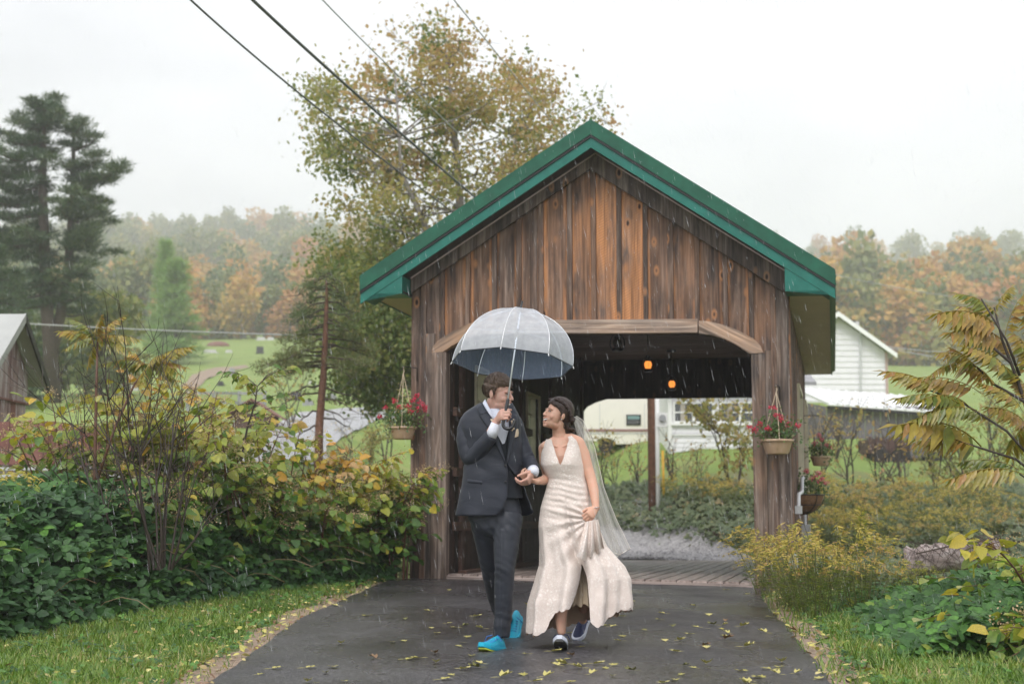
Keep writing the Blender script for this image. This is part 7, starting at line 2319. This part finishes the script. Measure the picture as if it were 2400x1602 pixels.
    MB().tube([c1 - d1 * .01, c1 + (W1 - c1) * .35, c1 + (W1 - c1) * .78], [.036, .0355, .032], 20).build('shirt_cuff', M['shirt'], root, True)
    c2 = q(1249, 1101, -.085)
    MB().tube([c2, c2 + (W2 - c2).normalized() * .018 + Vector((0, -.01, -.008)), W2 + Vector((-.006, -.012, -.026))], [.040, .038, .034], 20).build('shirt_cuff', M['shirt'], root, True)
    # lapels: flat pieces that lie on the chest
    def onchest(u, v, lift=.012):
        L, R = np.interp(v, jc[:, 0], jc[:, 1]), np.interp(v, jc[:, 0], jc[:, 2]); c, w = (L + R) / 2, (R - L) / 2
        k = np.clip((u - c) / w, -.97, .97); kk = np.sign(k) * abs(k) ** (1 / .80); sn = sqrt(max(0, 1 - kk * kk)) ** .80
        d = (.085 + .04 * min(1, max(0, (v - 944) / 60))) * 1.06
        return q(u, v, -d * sn + .01 - lift)
    def flap(name, inner, outer, mat, lift=.013):
        n = 16; A, B = [], []
        for i in range(n + 1):
            t = i / n
            f = lambda pl: [np.interp(t, np.linspace(0, 1, len(pl)), [p[k] for p in pl]) for k in (0, 1)]
            a, b_ = f(inner), f(outer); A.append(a); B.append(b_)
        mb = MB(); G = []
        for a, b_ in zip(A, B):
            row = []
            for k in range(5):
                s = k / 4
                row.append(onchest(a[0] + (b_[0] - a[0]) * s, a[1] + (b_[1] - a[1]) * s, lift + .004 * sin(pi * s)))
            G.append(row)
        back = [[p + Vector((0, .007, 0)) for p in r] for r in G]
        mb.loft([r + b2[::-1] for r, b2 in zip(G, back)], True, True)
        return mb.build(name, mat, jo, True)
    flap('lapel', [(1140, 962), (1153, 982), (1163, 1012), (1173, 1042), (1187, 1090)], [(1120, 968), (1125, 978), (1142, 1000), (1160, 1040), (1185, 1086)], M['suit'], .016)
    flap('lapel', [(1192, 965), (1194, 998), (1192, 1040), (1189, 1070), (1186, 1090)], [(1212, 972), (1215, 990), (1210, 1020), (1201, 1050), (1188, 1086)], M['suit'], .016)
    flap('jacket_collar', [(1129, 944), (1136, 955), (1143, 966)], [(1117, 950), (1118, 960), (1124, 972)], M['suit'], .018)
    for u, v in ((1185, 1090), (1185, 1128)):
        p = onchest(u, v, .016); MB().tube([p, p + Vector((0, -.005, 0)), p + Vector((0, -.006, 0))], [.0085, .0085, .004], 14).build('button', M['black'], jo, True)
    flap('pocket_flap', [(1096, 1122), (1130, 1126)], [(1095, 1130), (1130, 1134)], M['suit'], .010)
    flap('breast_pocket', [(1201, 1026), (1217, 1022)], [(1201, 1030), (1217, 1026)], M['suit'], .010)
    flap('pocket_square', [(1203, 1026), (1208, 1006), (1212, 1004)], [(1215, 1022), (1216, 1014), (1215, 1005)], M['champagne'], .015)
    # boutonniere
    bb = MB(); rg = np.random.default_rng(4)
    for k in range(9):
        a = onchest(1200 + rg.uniform(-4, 4), 1006 - rg.uniform(0, 24), .03); bb.tube([onchest(1200, 1010, .025), a], .0022, 4); bb.ell(a, (.006, .006, .008), None, 8, 6)
    bb.build('boutonniere', M['champagne'], root, True)
    # trousers --------------------------------------------------------------
    tr = MB()
    tr.blob([q(1158, 1172, .02), q(1160, 1205, .02), q(1162, 1222, .01)], [(.165, .105), (.180, .115), (.165, .11)], 22, ref=(1, 0, 0))
    tr.tube([q(1193, 1205, -.01), q(1190, 1232, -.03), q(1186, 1282, -.06), q(1183, 1332, -.09), q(1181, 1382, -.075), q(1180, 1432, -.07), q(1175, 1492, -.075)], [.095, .094, .083, .067, .064, .058, .055], 20)
    tr.tube([q(1133, 1208, .02), q(1138, 1240, .05), q(1147, 1300, .13), q(1153, 1346, .22), q(1162, 1395, .42), q(1176, 1438, .62), q(1185, 1461, .73)], [.098, .092, .076, .066, .060, .056, .055], 20)
    tm = fuse(tr, .008, 5, 'trousers', M['trouser'])
    co = np.empty(len(tm.vertices) * 3); tm.vertices.foreach_get('co', co); co = co.reshape(-1, 3)
    no = np.empty(len(tm.vertices) * 3); tm.vertices.foreach_get('normal', no); no = no.reshape(-1, 3)
    kz = q(1183, 1335).z; cz_ = q(1190, 1240).z; az = q(1180, 1462).z
    f = np.zeros(len(co))
    for i, (x, y, z) in enumerate(co):
        a = .0022 * exp(-((z - kz) / .09) ** 2) + .0026 * exp(-((z - cz_) / .09) ** 2) + .005 * exp(-((z - az) / .06) ** 2) + .0004
        f[i] = a * (1 if no[i][1] < .2 else .5) * (sin(z * 105 + x * 80 + 7.0 * mnoise.noise(Vector((x * 6, y * 6, z * 4)))) * (.5 + mnoise.noise(Vector((x * 11, y * 9, z * 9)))) + 1.3 * mnoise.noise(Vector((x * 26, y * 18, z * 20))))
        f[i] += .010 * exp(-((x - q(1176 if y < 10.1 else 1160, 1400).x) / .010) ** 2) * (no[i][1] < -.3) * (z < cz_)      # pressed crease
    co += no * f[:, None]
    tm.vertices.foreach_set('co', co.ravel()); tm.update()
    link('trousers', tm, root)
    # shoes
    d = Vector((-.42, -.86, .13)); s1 = dirframe(q(1176, 1506, -.02), d)
    s1.translation = Vector((q(1176, 1500).x, 9.93, .012))
    shoe(s1, M['cyan'], M['cyan'], M['blue_lace'], root, tread=M['lime'])
    s2 = dirframe((0, 0, 0), (-.16, -.86, -.50)); toe_ = Vector((q(1196, 1490).x * 1.03, 10.60, .02))
    s2.translation = toe_ - s2.to_3x3() @ Vector((.27, 0, 0)) + Vector((0.01, 0, .0))
    shoe(s2, M['cyan'], M['cyan'], M['blue_lace'], root)
groom()
# ------------------------------------------------------------------- bride
def lace_mat(name, ivory, gap, scale, lining):
    g = SG(name)
    tc = g.n('TexCoord').outputs['Object']
    w = g.noise(tc, 14.0, 3, .5, out='Color')
    v2 = g.n('VectorMath', {0: tc, 1: g.n('VectorMath', {0: w, 'Scale': .05}, operation='SCALE').outputs[0]}, operation='ADD').outputs[0]
    vo = g.n('TexVoronoi', {'Vector': v2, 'Scale': scale}, feature='F1').outputs['Distance']
    ve = g.n('TexVoronoi', {'Vector': v2, 'Scale': scale * 2.3}, feature='DISTANCE_TO_EDGE').outputs['Distance']
    big = g.noise(tc, 7.0, 4, .6)
    mot = g.ramp(vo, [(.18, 1.0), (.5, 0.0)])
    net = g.ramp(ve, [(.02, 1.0), (.10, 0.0)])
    pat = g.math('MAXIMUM', g.math('MULTIPLY', mot, g.ramp(big, [(.40, .35), (.58, 1.0)])), g.math('MULTIPLY', net, .55))
    col = g.mix(pat, gap, ivory)
    bf = g.n('NewGeometry').outputs['Backfacing']
    col = g.mix(bf, col, lining)
    return g.done(g.bsdf(base=col, rough=.62, sheen=.08, spec=.3, normal=g.bump(pat, .003, .6)))
M['lace'] = lace_mat('ivory_lace', (0.88, 0.81, 0.755), (0.74, 0.635, 0.57), 58.0, (0.60, 0.42, 0.31))
M['hairpin'] = simple('rose_gold_wire', (0.72, 0.42, 0.26), .3, metal=.8)
g = SG('tulle_veil')
tc = g.n('TexCoord').outputs['Object']
_b = g.bsdf(base=(0.90, 0.88, 0.84), rough=.7)
_t = g.n('BsdfTransparent', {'Color': (1, 1, 1)})
_tr2 = g.n('BsdfTranslucent', {'Color': (0.86, 0.83, 0.78)})
_mm = g.n('MixShader', {0: .4, 1: _b.outputs[0], 2: _tr2.outputs[0]})
_lw = g.n('LayerWeight', {'Blend': .35}).outputs['Facing']
M['tulle'] = g.done(g.n('MixShader', {0: g.ramp(_lw, [(0.0, .26), (.55, .42), (1.0, .85)]), 1: _t.outputs[0], 2: _mm.outputs[0]}))
M['tulle_edge'] = simple('satin_edge', (0.84, 0.80, 0.74), .5)

def bride():
    root = thing('person', 'woman in ivory lace wedding dress with veil, laughing and holding up her skirt', 'person', (q(1320, 1500).x, 10.0, 0))
    T = head_frame(q(1306, 972, -.02), radians(-64), radians(-15), radians(3), .90)
    b = MB()
    head_shapes(b, T, True)
    b.blob([T @ Vector((0, .028, -.05)), q(1310, 1012, .01), q(1314, 1034, .02)], [(.043, .046), (.044, .046), (.054, .052)], 16)
    # trapezius, shoulders, chest
    b.blob([q(1278, 1046, .0), q(1298, 1036, .01), q(1318, 1031, .02), q(1338, 1029, .02), q(1356, 1036, .015)], [(.034, .040), (.036, .044), (.042, .050), (.042, .046), (.038, .044)], 16)
    b.blob([q(1311, 1042, .01), q(1315, 1070, .0), q(1320, 1100, .0), q(1330, 1140, .0), q(1330, 1190, .01)], [(.095, .062), (.104, .080), (.098, .078), (.105, .085), (.13, .10)], 18, ref=(1, 0, 0))
    for u, v in ((1295, 1082), (1336, 1080)):
        b.ell(q(u, v, -.055), (.046, .040, .046))
    # collar bones
    for a, c in ((q(1285, 1042, -.035), q(1305, 1046, -.062)), (q(1350, 1034, -.03), q(1320, 1046, -.062))):
        b.blob([a + Vector((0, .005, 0)), c + Vector((0, .005, 0))], [.007, .007], 8)
    # left arm (holds the skirt)
    b.blob([q(1356, 1038, .01), q(1366, 1062, .01), q(1377, 1098, .0), q(1386, 1124, -.02)], [.042, .044, .039, .035], 14)
    W = q(1397, 1190, -.10)
    b.blob([q(1386, 1124, -.02), q(1392, 1150, -.05), W], [.035, .033, .0225], 14)
    hand(b, W, (-.55, -.45, -.62), (-.40, .75, -.25), -1, [(.75, .95, .7)] * 4, .92, thumb=(.5, .75, .3), tcurl=.5)
    # right arm (holds his hand)
    b.blob([q(1275, 1050, .02), q(1276, 1080, .04), q(1284, 1118, .05)], [.038, .036, .033], 14)
    W2 = q(1258, 1127, -.10)
    b.blob([q(1284, 1118, .05), q(1274, 1125, -.02), W2], [.034, .031, .0225], 14)
    hand(b, W2, (-.90, -.10, .18), (.05, .35, .92), 1, [(.55, .9, .6), (.65, .9, .6), (.7, .9, .6), (.75, .9, .6)], .9, thumb=(.5, .7, .55), tcurl=.4, spread=.08)
    # legs
    b.blob([q(1318, 1200, .0), q(1322, 1290, -.05), q(1326, 1360, -.10)], [.085, .07, .052], 14)
    b.blob([q(1326, 1360, -.10), q(1318, 1410, -.13), q(1313, 1436, -.15), q(1316, 1478, -.15)], [.048, .049, .045, .029], 14)
    b.blob([q(1345, 1200, .02), q(1358, 1290, .04), q(1364, 1355, .10)], [.085, .07, .052], 14)
    b.blob([q(1364, 1355, .10), q(1368, 1400, .24), q(1368, 1425, .33), q(1366, 1452, .42)], [.048, .047, .041, .028], 14)
    link('body', fuse(b, .0038, 4, 'body', M['skin_f']), root)
    head_details(root, T, True, M['lip_f'])
    MB().ell(T @ Vector((-.083, .0, -.034)), (.005, .005, .005)).build('earring', M['silver'], root, True)
    MB().ell(T @ Vector((.083, .0, -.034)), (.005, .005, .005)).build('earring', M['silver'], root, True)
    bp = [W + (Vector((1, 0, .2)) * cos(a) + Vector((0, 1, 0)) * sin(a)) * .026 + Vector((0, 0, .004)) for a in np.linspace(0, 2 * pi, 17).tolist()]
    MB().tube(bp, .0022, 5, cap=False).build('bracelet', M['silver'], root, True)
    # hair: swept back, braid over the ear, low curled bun
    def keep(p):
        fr = .056 - .62 * abs(p.x) ** 1.15
        if p.y < -.02: return p.z - (fr + .012)
        if p.y < .04: return p.z - (-.006 - (p.y + .02) * .9)
        return p.z + .065
    hc = hair_cap(T, keep, 1.035, 9, M['hair_f'], 0, parent=root, thick=.013, top_=.010)
    h = MB(); rg = np.random.default_rng(6)
    for k in range(26):
        c = Vector((rg.uniform(-.045, .03), .085 + rg.uniform(-.035, .045), -.045 + rg.uniform(-.04, .045)))
        a0 = float(rg.uniform(0, 6.28)); R = float(rg.uniform(.016, .028)); ax = Vector(rg.normal(size=3)).normalized(); e1 = ax.orthogonal().normalized(); e2 = ax.cross(e1)
        h.blob([T @ (c + (e1 * cos(a0 + t) + e2 * sin(a0 + t)) * R) for t in np.linspace(0, 4.4, 9).tolist()], [.006, .009, .011, .012, .012, .012, .011, .009, .006], 8)
    h.ell(T @ Vector((-.005, .085, -.045)), (.052, .042, .050), T.to_3x3())
    h.build('bun', M['hair_f'], hc, True)
    for sx in (-1, 1):
        br = MB()
        for k in range(13):
            t = k / 12
            c = Vector((sx * (.034 + .052 * sin(pi * min(1, t * .62 + .1))), -.060 + .150 * t, .100 - .115 * t ** 1.35 + .012 * sin(t * 3)))
            d = Vector((sx * .25, .8, -.55)).normalized(); sd = 1 if k % 2 else -1
            off = Vector((0, .35, .55)).normalized() * .009 * sd
            br.blob([T @ (c + off - d * .012), T @ (c + off * .3 + Vector((sx * .005, 0, 0))), T @ (c - off + d * .014)], [.006, .0125, .006], 10)
        br.build('braid', M['hair_f'], hc, True)
    sw = MB()
    for k in range(60):
        s_ = float(rg.uniform(0, 1)); sx = -1 if k % 2 else 1
        p0 = Vector((sx * (.008 + .030 * s_), -.080 + .016 * s_, .090 - .012 * s_)); p1 = Vector((sx * (.078 + .004 * s_), -.040 + .02 * s_, .052 - .010 * s_)); p2 = Vector((sx * (.084), .004 + .01 * s_, -.004 - .016 * s_)); p3 = Vector((sx * .060, .068, -.040))
        pts = [((1 - t) ** 3) * p0 + 3 * t * (1 - t) ** 2 * p1 + 3 * t * t * (1 - t) * p2 + t ** 3 * p3 for t in np.linspace(0, 1, 9).tolist()]
        sw.tube([T @ p for p in pts], [.004, .006, .007, .007, .007, .007, .006, .005, .003], 6)
    for k in range(14):
        c = Vector((rg.uniform(-.03, .02), .10 + rg.uniform(-.02, .03), -.075 + rg.uniform(-.02, .02)))
        sw.tube([T @ c, T @ (c + Vector((rg.uniform(-.02, .02), .02, -.012))), T @ (c + Vector((rg.uniform(-.03, .03), .05, -.015 + rg.uniform(-.02, .015))))], [.003, .002, .0005], 4)
    sw.build('swept_hair', M['hair_f'], hc, True)
    pin = [T @ Vector((-.088, .000 + .11 * t, -.004 + .012 * sin(t * 7) - .012 * t + (.035 * max(0, t - .75) / .25))) for t in np.linspace(0, 1.05, 12).tolist()]
    MB().tube(pin, .0022, 6).build('hairpin', M['hairpin'], hc, True)
    # ---- dress
    tab = np.array([(1015, 1282, 1340), (1030, 1273, 1356), (1050, 1270, 1361), (1065, 1268, 1364), (1088, 1267, 1368), (1102, 1273, 1370), (1123, 1284, 1373), (1147, 1279, 1380), (1167, 1273, 1384), (1190, 1267, 1389), (1215, 1263, 1396), (1233, 1262, 1402), (1280, 1266, 1422), (1326, 1268, 1461), (1356, 1261, 1474), (1413, 1248, 1477), (1440, 1246, 1474), (1490, 1244, 1466)], float)
    dep = np.array([(1015, .060), (1030, .075), (1060, .105), (1088, .122), (1123, .105), (1167, .125), (1190, .14), (1233, .155), (1280, .19), (1326, .23), (1413, .28), (1490, .31)], float)
    nphi, nt = 320, 150
    phis = np.linspace(0, 2 * pi, nphi, endpoint=False)
    deg = np.degrees(phis)                                       # 0 right, 90 away, 180 left, 270 towards the viewer
    vt_a = np.array([(0, 1062), (60, 1050), (90, 1052), (120, 1052), (180, 1066), (202, 1050), (212, 1030), (237, 1029), (246, 1046), (254, 1064), (262, 1086), (266, 1089), (271, 1082), (280, 1062), (290, 1042), (301, 1024), (324, 1021), (335, 1040), (348, 1058), (360, 1062)], float)
    vh_a = np.array([(0, 1424), (45, 1440), (90, 1455), (140, 1478), (180, 1482), (205, 1487), (222, 1480), (232, 1448), (241, 1432), (252, 1428), (257, 1420), (262, 1386), (266, 1340), (270, 1318), (274, 1338), (278, 1400), (282, 1452), (286, 1466), (292, 1469), (303, 1456), (318, 1430), (335, 1426), (350, 1424), (360, 1424)], float)
    vtop = np.interp(deg, vt_a[:, 0], vt_a[:, 1]) - 1.8 * np.abs(np.sin(phis * 17))
    vhem = np.interp(deg, vh_a[:, 0], vh_a[:, 1]) + 4.5 * np.abs(np.sin(phis * 22)) + 3 * np.sin(phis * 7 + 1)
    rows = []
    hx, hv = 1386, 1216                                          # where her hand gathers the cloth
    for i in range(nt + 1):
        t = i / nt; row = []
        for j, p in enumerate(phis):
            v = vtop[j] + (vhem[j] - vtop[j]) * t
            L, R = np.interp(v, tab[:, 0], tab[:, 1]), np.interp(v, tab[:, 0], tab[:, 2])
            c, w = (L + R) / 2, (R - L) / 2
            d = float(np.interp(v, dep[:, 0], dep[:, 1]))
            cs, sn = cos(p), sin(p)
            u = c + w * cs
            # folds
            low = max(0.0, min(1.0, (v - 1225) / 190.0))
            f = low ** 1.1 * (.034 * sin(p * 9 + .8 * sin(p * 3)) + .018 * sin(p * 17 + 1.7)) * (1.0 if sn < .2 else .8)
            al = atan2(v - hv, u - hx); dist = sqrt((u - hx) ** 2 + (v - hv) ** 2)
            front = max(0.0, -sn)
            if v > 1150:
                f += front * .0115 * min(1, dist / 26) * exp(-dist / 170.0) * sin(al * 17 + 1.0 + .7 * mnoise.noise(Vector((u * .02, v * .02, 0)))) * min(1, (v - 1150) / 50)
            ru = exp(-((v - 1172) / 50.0) ** 2)
            f += front * .0042 * ru * sin((v - .22 * (u - 1320)) * .43 + 2.4 * mnoise.noise(Vector((u * .03, v * .012, 4))))
            f += .006 * mnoise.noise(Vector((u * .03, v * .03, sn * 2 + 9))) * (.3 + low)
            # bust
            bust = .020 * (exp(-(((u - 1294) / 21) ** 2 + ((v - 1082) / 22) ** 2)) + exp(-(((u - 1338) / 21) ** 2 + ((v - 1080) / 22) ** 2))) * (sn < 0)
            y = (d + f + bust) * sn
            uu = u + f / PX * cs * .8
            # the gap over her shins: cloth there swings inward
            g_ = exp(-((deg[j] - 270) / 7.0) ** 2) * low
            row.append(q(uu, v, y + .10 * g_))
        rows.append(row)
    mb = MB(); mb.loft(rows, True, False)
    dr = mb.build('dress', M['lace'], root, True); dr.data.flip_normals()
    # second tier: the lifted outer layer that hangs from her hand to the right
    tier = []
    n1, n2 = 60, 46
    for i in range(n2 + 1):
        t = i / n2; row = []
        for j in range(n1 + 1):
            s = j / n1
            e0 = np.array((1372 - 24 * s * 0, 1222)); a0 = np.array((1371, 1222)) * (1 - s) + np.array((1402, 1216)) * s
            lo = np.array((np.interp(s, [0, .25, .5, .75, 1], [1350, 1372, 1390, 1405, 1416]), np.interp(s, [0, .25, .5, .75, 1], [1300, 1312, 1296, 1292, 1282])))
            lo[1] += 3.5 * abs(sin(s * 26))
            pt = a0 + (lo - a0) * t ** .92
            y = -.185 - .11 * sin(pi * min(1, t * .62)) + .20 * s * t + (.012 + .022 * t) * sin(s * 21 + 1.5 * t)
            row.append(q(pt[0], pt[1], y))
        tier.append(row)
    MB().loft(tier, False, False).build('skirt_overlay', M['lace'], dr, True).data.flip_normals()
    # underskirt seen in the gap
    us = []
    for i in range(25):
        t = i / 24; row = []
        for j in range(61):
            a = radians(200 + 140 * j / 60); v = 1290 + (1452 + 5 * sin(j * .7) - 1290) * t
            row.append(q(1362 + (34 + 26 * t) * cos(a) + 2 * sin(j * .9) * t, v, (.10 + .05 * t) * sin(a) + .05 + .014 * t * sin(j * .8)))
        us.append(row)
    MB().loft(us[:20], False, False).build('underskirt', M['champagne'], dr, True)
    # ---- veil: two layers of tulle from the bun
    def veil(name, left, right, y0, y1, ph, nf):
        n1, n2 = 44, 70; G = []
        for i in range(n2 + 1):
            t = i / n2; row = []
            l = [np.interp(t, np.linspace(0, 1, len(left)), [p[k] for p in left]) for k in (0, 1)]; r = [np.interp(t, np.linspace(0, 1, len(right)), [p[k] for p in right]) for k in (0, 1)]
            for j in range(n1 + 1):
                s = j / n1
                u, v = l[0] + (r[0] - l[0]) * s, l[1] + (r[1] - l[1]) * s
                y = y0 + (y1 - y0) * t + (.010 + .035 * t) * sin(s * nf + ph + t * 1.2) + .03 * sin(pi * s)
                row.append(q(u, v, y))
            G.append(row)
        m_ = MB().loft(G, False, False); o = m_.build(name, M['tulle'], root, True)
        MB().tube([g_[-1] for g_ in G], .0016, 5).build('veil_edge', M['tulle_edge'], o)
        MB().tube(G[-1], .0030, 5).build('veil_hem', M['tulle_edge'], o)
    veil('veil', [(1343, 978), (1352, 1010), (1366, 1050), (1374, 1120), (1386, 1200), (1404, 1262), (1432, 1312)], [(1351, 974), (1366, 984), (1380, 1012), (1394, 1048), (1404, 1092), (1415, 1140), (1430, 1180), (1444, 1215), (1462, 1252), (1477, 1284)], .07, .24, 0.3, 15)
    veil('veil', [(1343, 980), (1350, 1012), (1360, 1060), (1368, 1120), (1378, 1190), (1392, 1240), (1415, 1285)], [(1350, 976), (1362, 990), (1374, 1018), (1386, 1055), (1395, 1098), (1404, 1140), (1417, 1182), (1430, 1220), (1446, 1262), (1454, 1300)], .10, .27, 1.7, 11)
    # shoes
    s1 = dirframe((0, 0, 0), (-.10, -.93, .34)); heel = Vector((q(1318, 1490, -.1).x, 9.89, .012)); s1.translation = heel
    s1 = s1 @ Matrix.Scale(.9, 4)
    shoe(s1, M['navy'], M['sole_w'], M['navy'], root, tread=M['black'])
    s2 = dirframe((0, 0, 0), (-.30, -.70, -.62)); toe_ = Vector((q(1352, 1490).x * 1.045, 10.42, .035)); s2.translation = toe_ - s2.to_3x3() @ Vector((.25, 0, 0))
    s2 = s2 @ Matrix.Scale(.9, 4)
    shoe(s2, M['navy'], M['sole_w'], M['navy'], root)
bride()

# ------------------------------------------------------------------- clear dome umbrella
g = SG('clear_wet_plastic')
tc = g.n('TexCoord').outputs['Object']
vo = g.n('TexVoronoi', {'Vector': tc, 'Scale': 95.0}).outputs['Distance']
dn = g.noise(tc, 20.0, 4, .65)
drop = g.ramp(vo, [(.10, 1.0), (.22, 0.0)])
smear = g.ramp(dn, [(.35, 0.0), (.7, 1.0)])
_bf = g.n('NewGeometry').outputs['Backfacing']
_p = g.bsdf(base=g.mix(_bf, g.mix(smear, (0.82, 0.84, 0.89), (0.88, 0.90, 0.93)), (0.34, 0.42, 0.55)), rough=.25, spec=.6, normal=g.bump(g.math('ADD', g.math('MULTIPLY', drop, .12), g.noise(tc, 5.0, 3, .5)), .010))  # white outer side paints the sky's reflection, dark blue inner side paints shade
_t = g.n('BsdfTransparent', {'Color': (0.80, 0.87, 0.95)})
_fo = g.math('ADD', .42, g.math('ADD', g.math('MULTIPLY', drop, .06), g.math('MULTIPLY', smear, .07)), clamp=True)
_fi = g.math('ADD', .26, g.math('MULTIPLY', drop, .25), clamp=True)
_f = g.math('ADD', g.math('MULTIPLY', _fo, g.math('SUBTRACT', 1.0, _bf)), g.math('MULTIPLY', _fi, _bf))
M['clear'] = g.done(g.n('MixShader', {0: _f, 1: _t.outputs[0], 2: _p.outputs[0]}))
M['chrome'] = simple('white_steel_tube', (0.78, 0.79, 0.80), .25, metal=.35)
M['handle'] = simple('black_plastic_handle', (0.014, 0.014, 0.016), .28, spec=.6)
def umbrella():
    root = thing('umbrella', 'clear plastic dome umbrella with black hooked handle, wet with rain', 'umbrella', tuple(HGRIP))
    A = UAX; C = HGRIP + A * ((q(1200, 853) - q(1200, 972)).length * 1.0 + .005)
    e1 = Vector((1, 0, 0)); tilt = Vector((.085, .16, 1)).normalized()   # the canopy sits a little askew on the shaft
    e1 = (e1 - tilt * e1.dot(tilt)).normalized(); e2 = tilt.cross(e1)     # e2 points away from the viewer
    C = Vector(q(1200, 853, C.y - 10.0)); H, R = .372, .402
    tips = [radians(a) for a in (-10, 35, 80, 125, 170, 215, 260, 305)]
    prof = lambda s: (R * max(0.0, 1 - s ** 2.15) ** (1 / 1.9), H * s)
    n = 22
    def P(a, s, k=1.0):
        r, h = prof(s); return C + (e1 * cos(a) + e2 * sin(a)) * (r * k) + tilt * h + (A - tilt) * h * .55
    for i in range(8):
        a0 = tips[i]; m = MB(); G = []
        for j in range(n + 1):
            s = j / n * .997; row = []
            for k in range(9):
                f = k / 8; a = a0 + f * pi / 4
                flat = cos(pi / 8) / cos((f - .5) * pi / 4)
                row.append(P(a, s, flat * (1 - .012 * sin(pi * f)) if s < .9 else flat))
            G.append(row)
        m.loft(G, False, False).build('canopy_panel', M['clear'], root, True)
        MB().tube([P(a0, s, .997) for s in np.linspace(0, .985, 18).tolist()], .0024, 6).build('rib', M['chrome'], root, True)
        MB().tube([P(a0, 0, 1), P(a0 + pi / 4, 0, 1)], .0032, 6).build('rim_tape', M['handle'], root)
        MB().blob([P(a0, 0.0, 1.0), P(a0, 0, 1.0) - tilt * .014 + (P(a0, 0, 1) - C).normalized() * .006], [.004, .003], 8).build('rib_tip', M['chrome'], root)
        hub = P(0, .60, 0)
        MB().tube([hub, P(a0, .62, .985)], .0016, 5).build('stretcher', M['chrome'], root)
    top = P(0, .997, 0)
    g0 = HGRIP + A * .085
    MB().tube([g0, top], .0052, 10).build('shaft', M['chrome'], root, True)
    MB().tube([top - A * .012, top + A * .004, top + A * .062], [.012, .008, .0062], 12).build('ferrule', M['handle'], root, True)
    MB().tube([P(0, .56, 0) - A * .02, P(0, .56, 0) + A * .03], .010, 10).build('runner', M['handle'], root, True)
    hk = [HGRIP + A * .10, HGRIP + A * .04, HGRIP - A * .03, HGRIP - A * .055]
    c0 = HGRIP - A * .055; x = Vector((1, -.10, 0)); x = (x - A * x.dot(A)).normalized(); r = .034
    hk += [c0 + x * (r - r * cos(t)) - A * (r * .9 * sin(t)) + A * 0 for t in np.linspace(.35, pi, 9).tolist()] + [c0 + x * 2 * r * 1.0 + A * .030 + x * .004]
    MB().blob(hk, [.0115] * 4 + [.0112] * 9 + [.0105], 14).build('handle', M['handle'], root, True)
umbrella()
# ------------------------------------------------------------------ falling rain: long thin drops driven a little by the wind
def rain():
    rng = np.random.default_rng(99)
    n = 7500
    Y = rng.uniform(7.5, 21, n); u = rng.uniform(-40, 2440, n); v = rng.uniform(-30, 1640, n)
    X = (u - CU) / FPX * Y; Z = EYE + Y * (1203 - v) / FPX
    ok = Z > .1
    # none falls inside the bridge or under the umbrella
    for i in range(n):
        p = Vector((X[i], Y[i], Z[i])) - P0; a, b = p.dot(AX), p.dot(BX)
        if -.7 < a < BW + .7 and b > -.45: ok[i] = False
        w = Vector((X[i], Y[i], Z[i])) - Vector((q(1200, 853).x, 9.85, 0))
        if w.x ** 2 + w.y ** 2 < .2 and Z[i] < 2.1: ok[i] = False
    X, Y, Z = X[ok], Y[ok], Z[ok]; n = len(X)
    d = np.array([.20, .05, -1.0]) + rng.normal(size=(n, 3)) * np.array([.03, .03, 0]); L = .007 + .042 * rng.random(n) ** 1.6; r = .0004 + .0007 * rng.random(n) ** 2
    c = np.stack([X, Y, Z], 1); a = c - d * L[:, None]; m = c + d * L[:, None] * .55
    V, T = [], []
    o = np.array([(1, 0, 0), (-.5, .87, 0), (-.5, -.87, 0)])
    ring = m[:, None] + o[None] * r[:, None, None]
    V = np.concatenate([a[:, None], ring, (c + d * L[:, None])[:, None]], 1).reshape(-1, 3)
    t = np.array([(0, 1, 2), (0, 2, 3), (0, 3, 1), (4, 2, 1), (4, 3, 2), (4, 1, 3)])
    T = (t[None] + 5 * np.arange(n)[:, None, None]).reshape(-1, 3)
    g = SG('rain_water')
    mat = g.done(g.n('MixShader', {0: .72, 1: g.n('BsdfTransparent').outputs[0], 2: g.bsdf(base=(.85, .87, .9), rough=.15, spec=.8).outputs[0]}))
    tag(link('rain', tri_mesh('rain', V, T, mat)), 'thin slanting rain in front of the bridge', None, None, 'stuff')
rain()
bpy.context.view_layer.update()
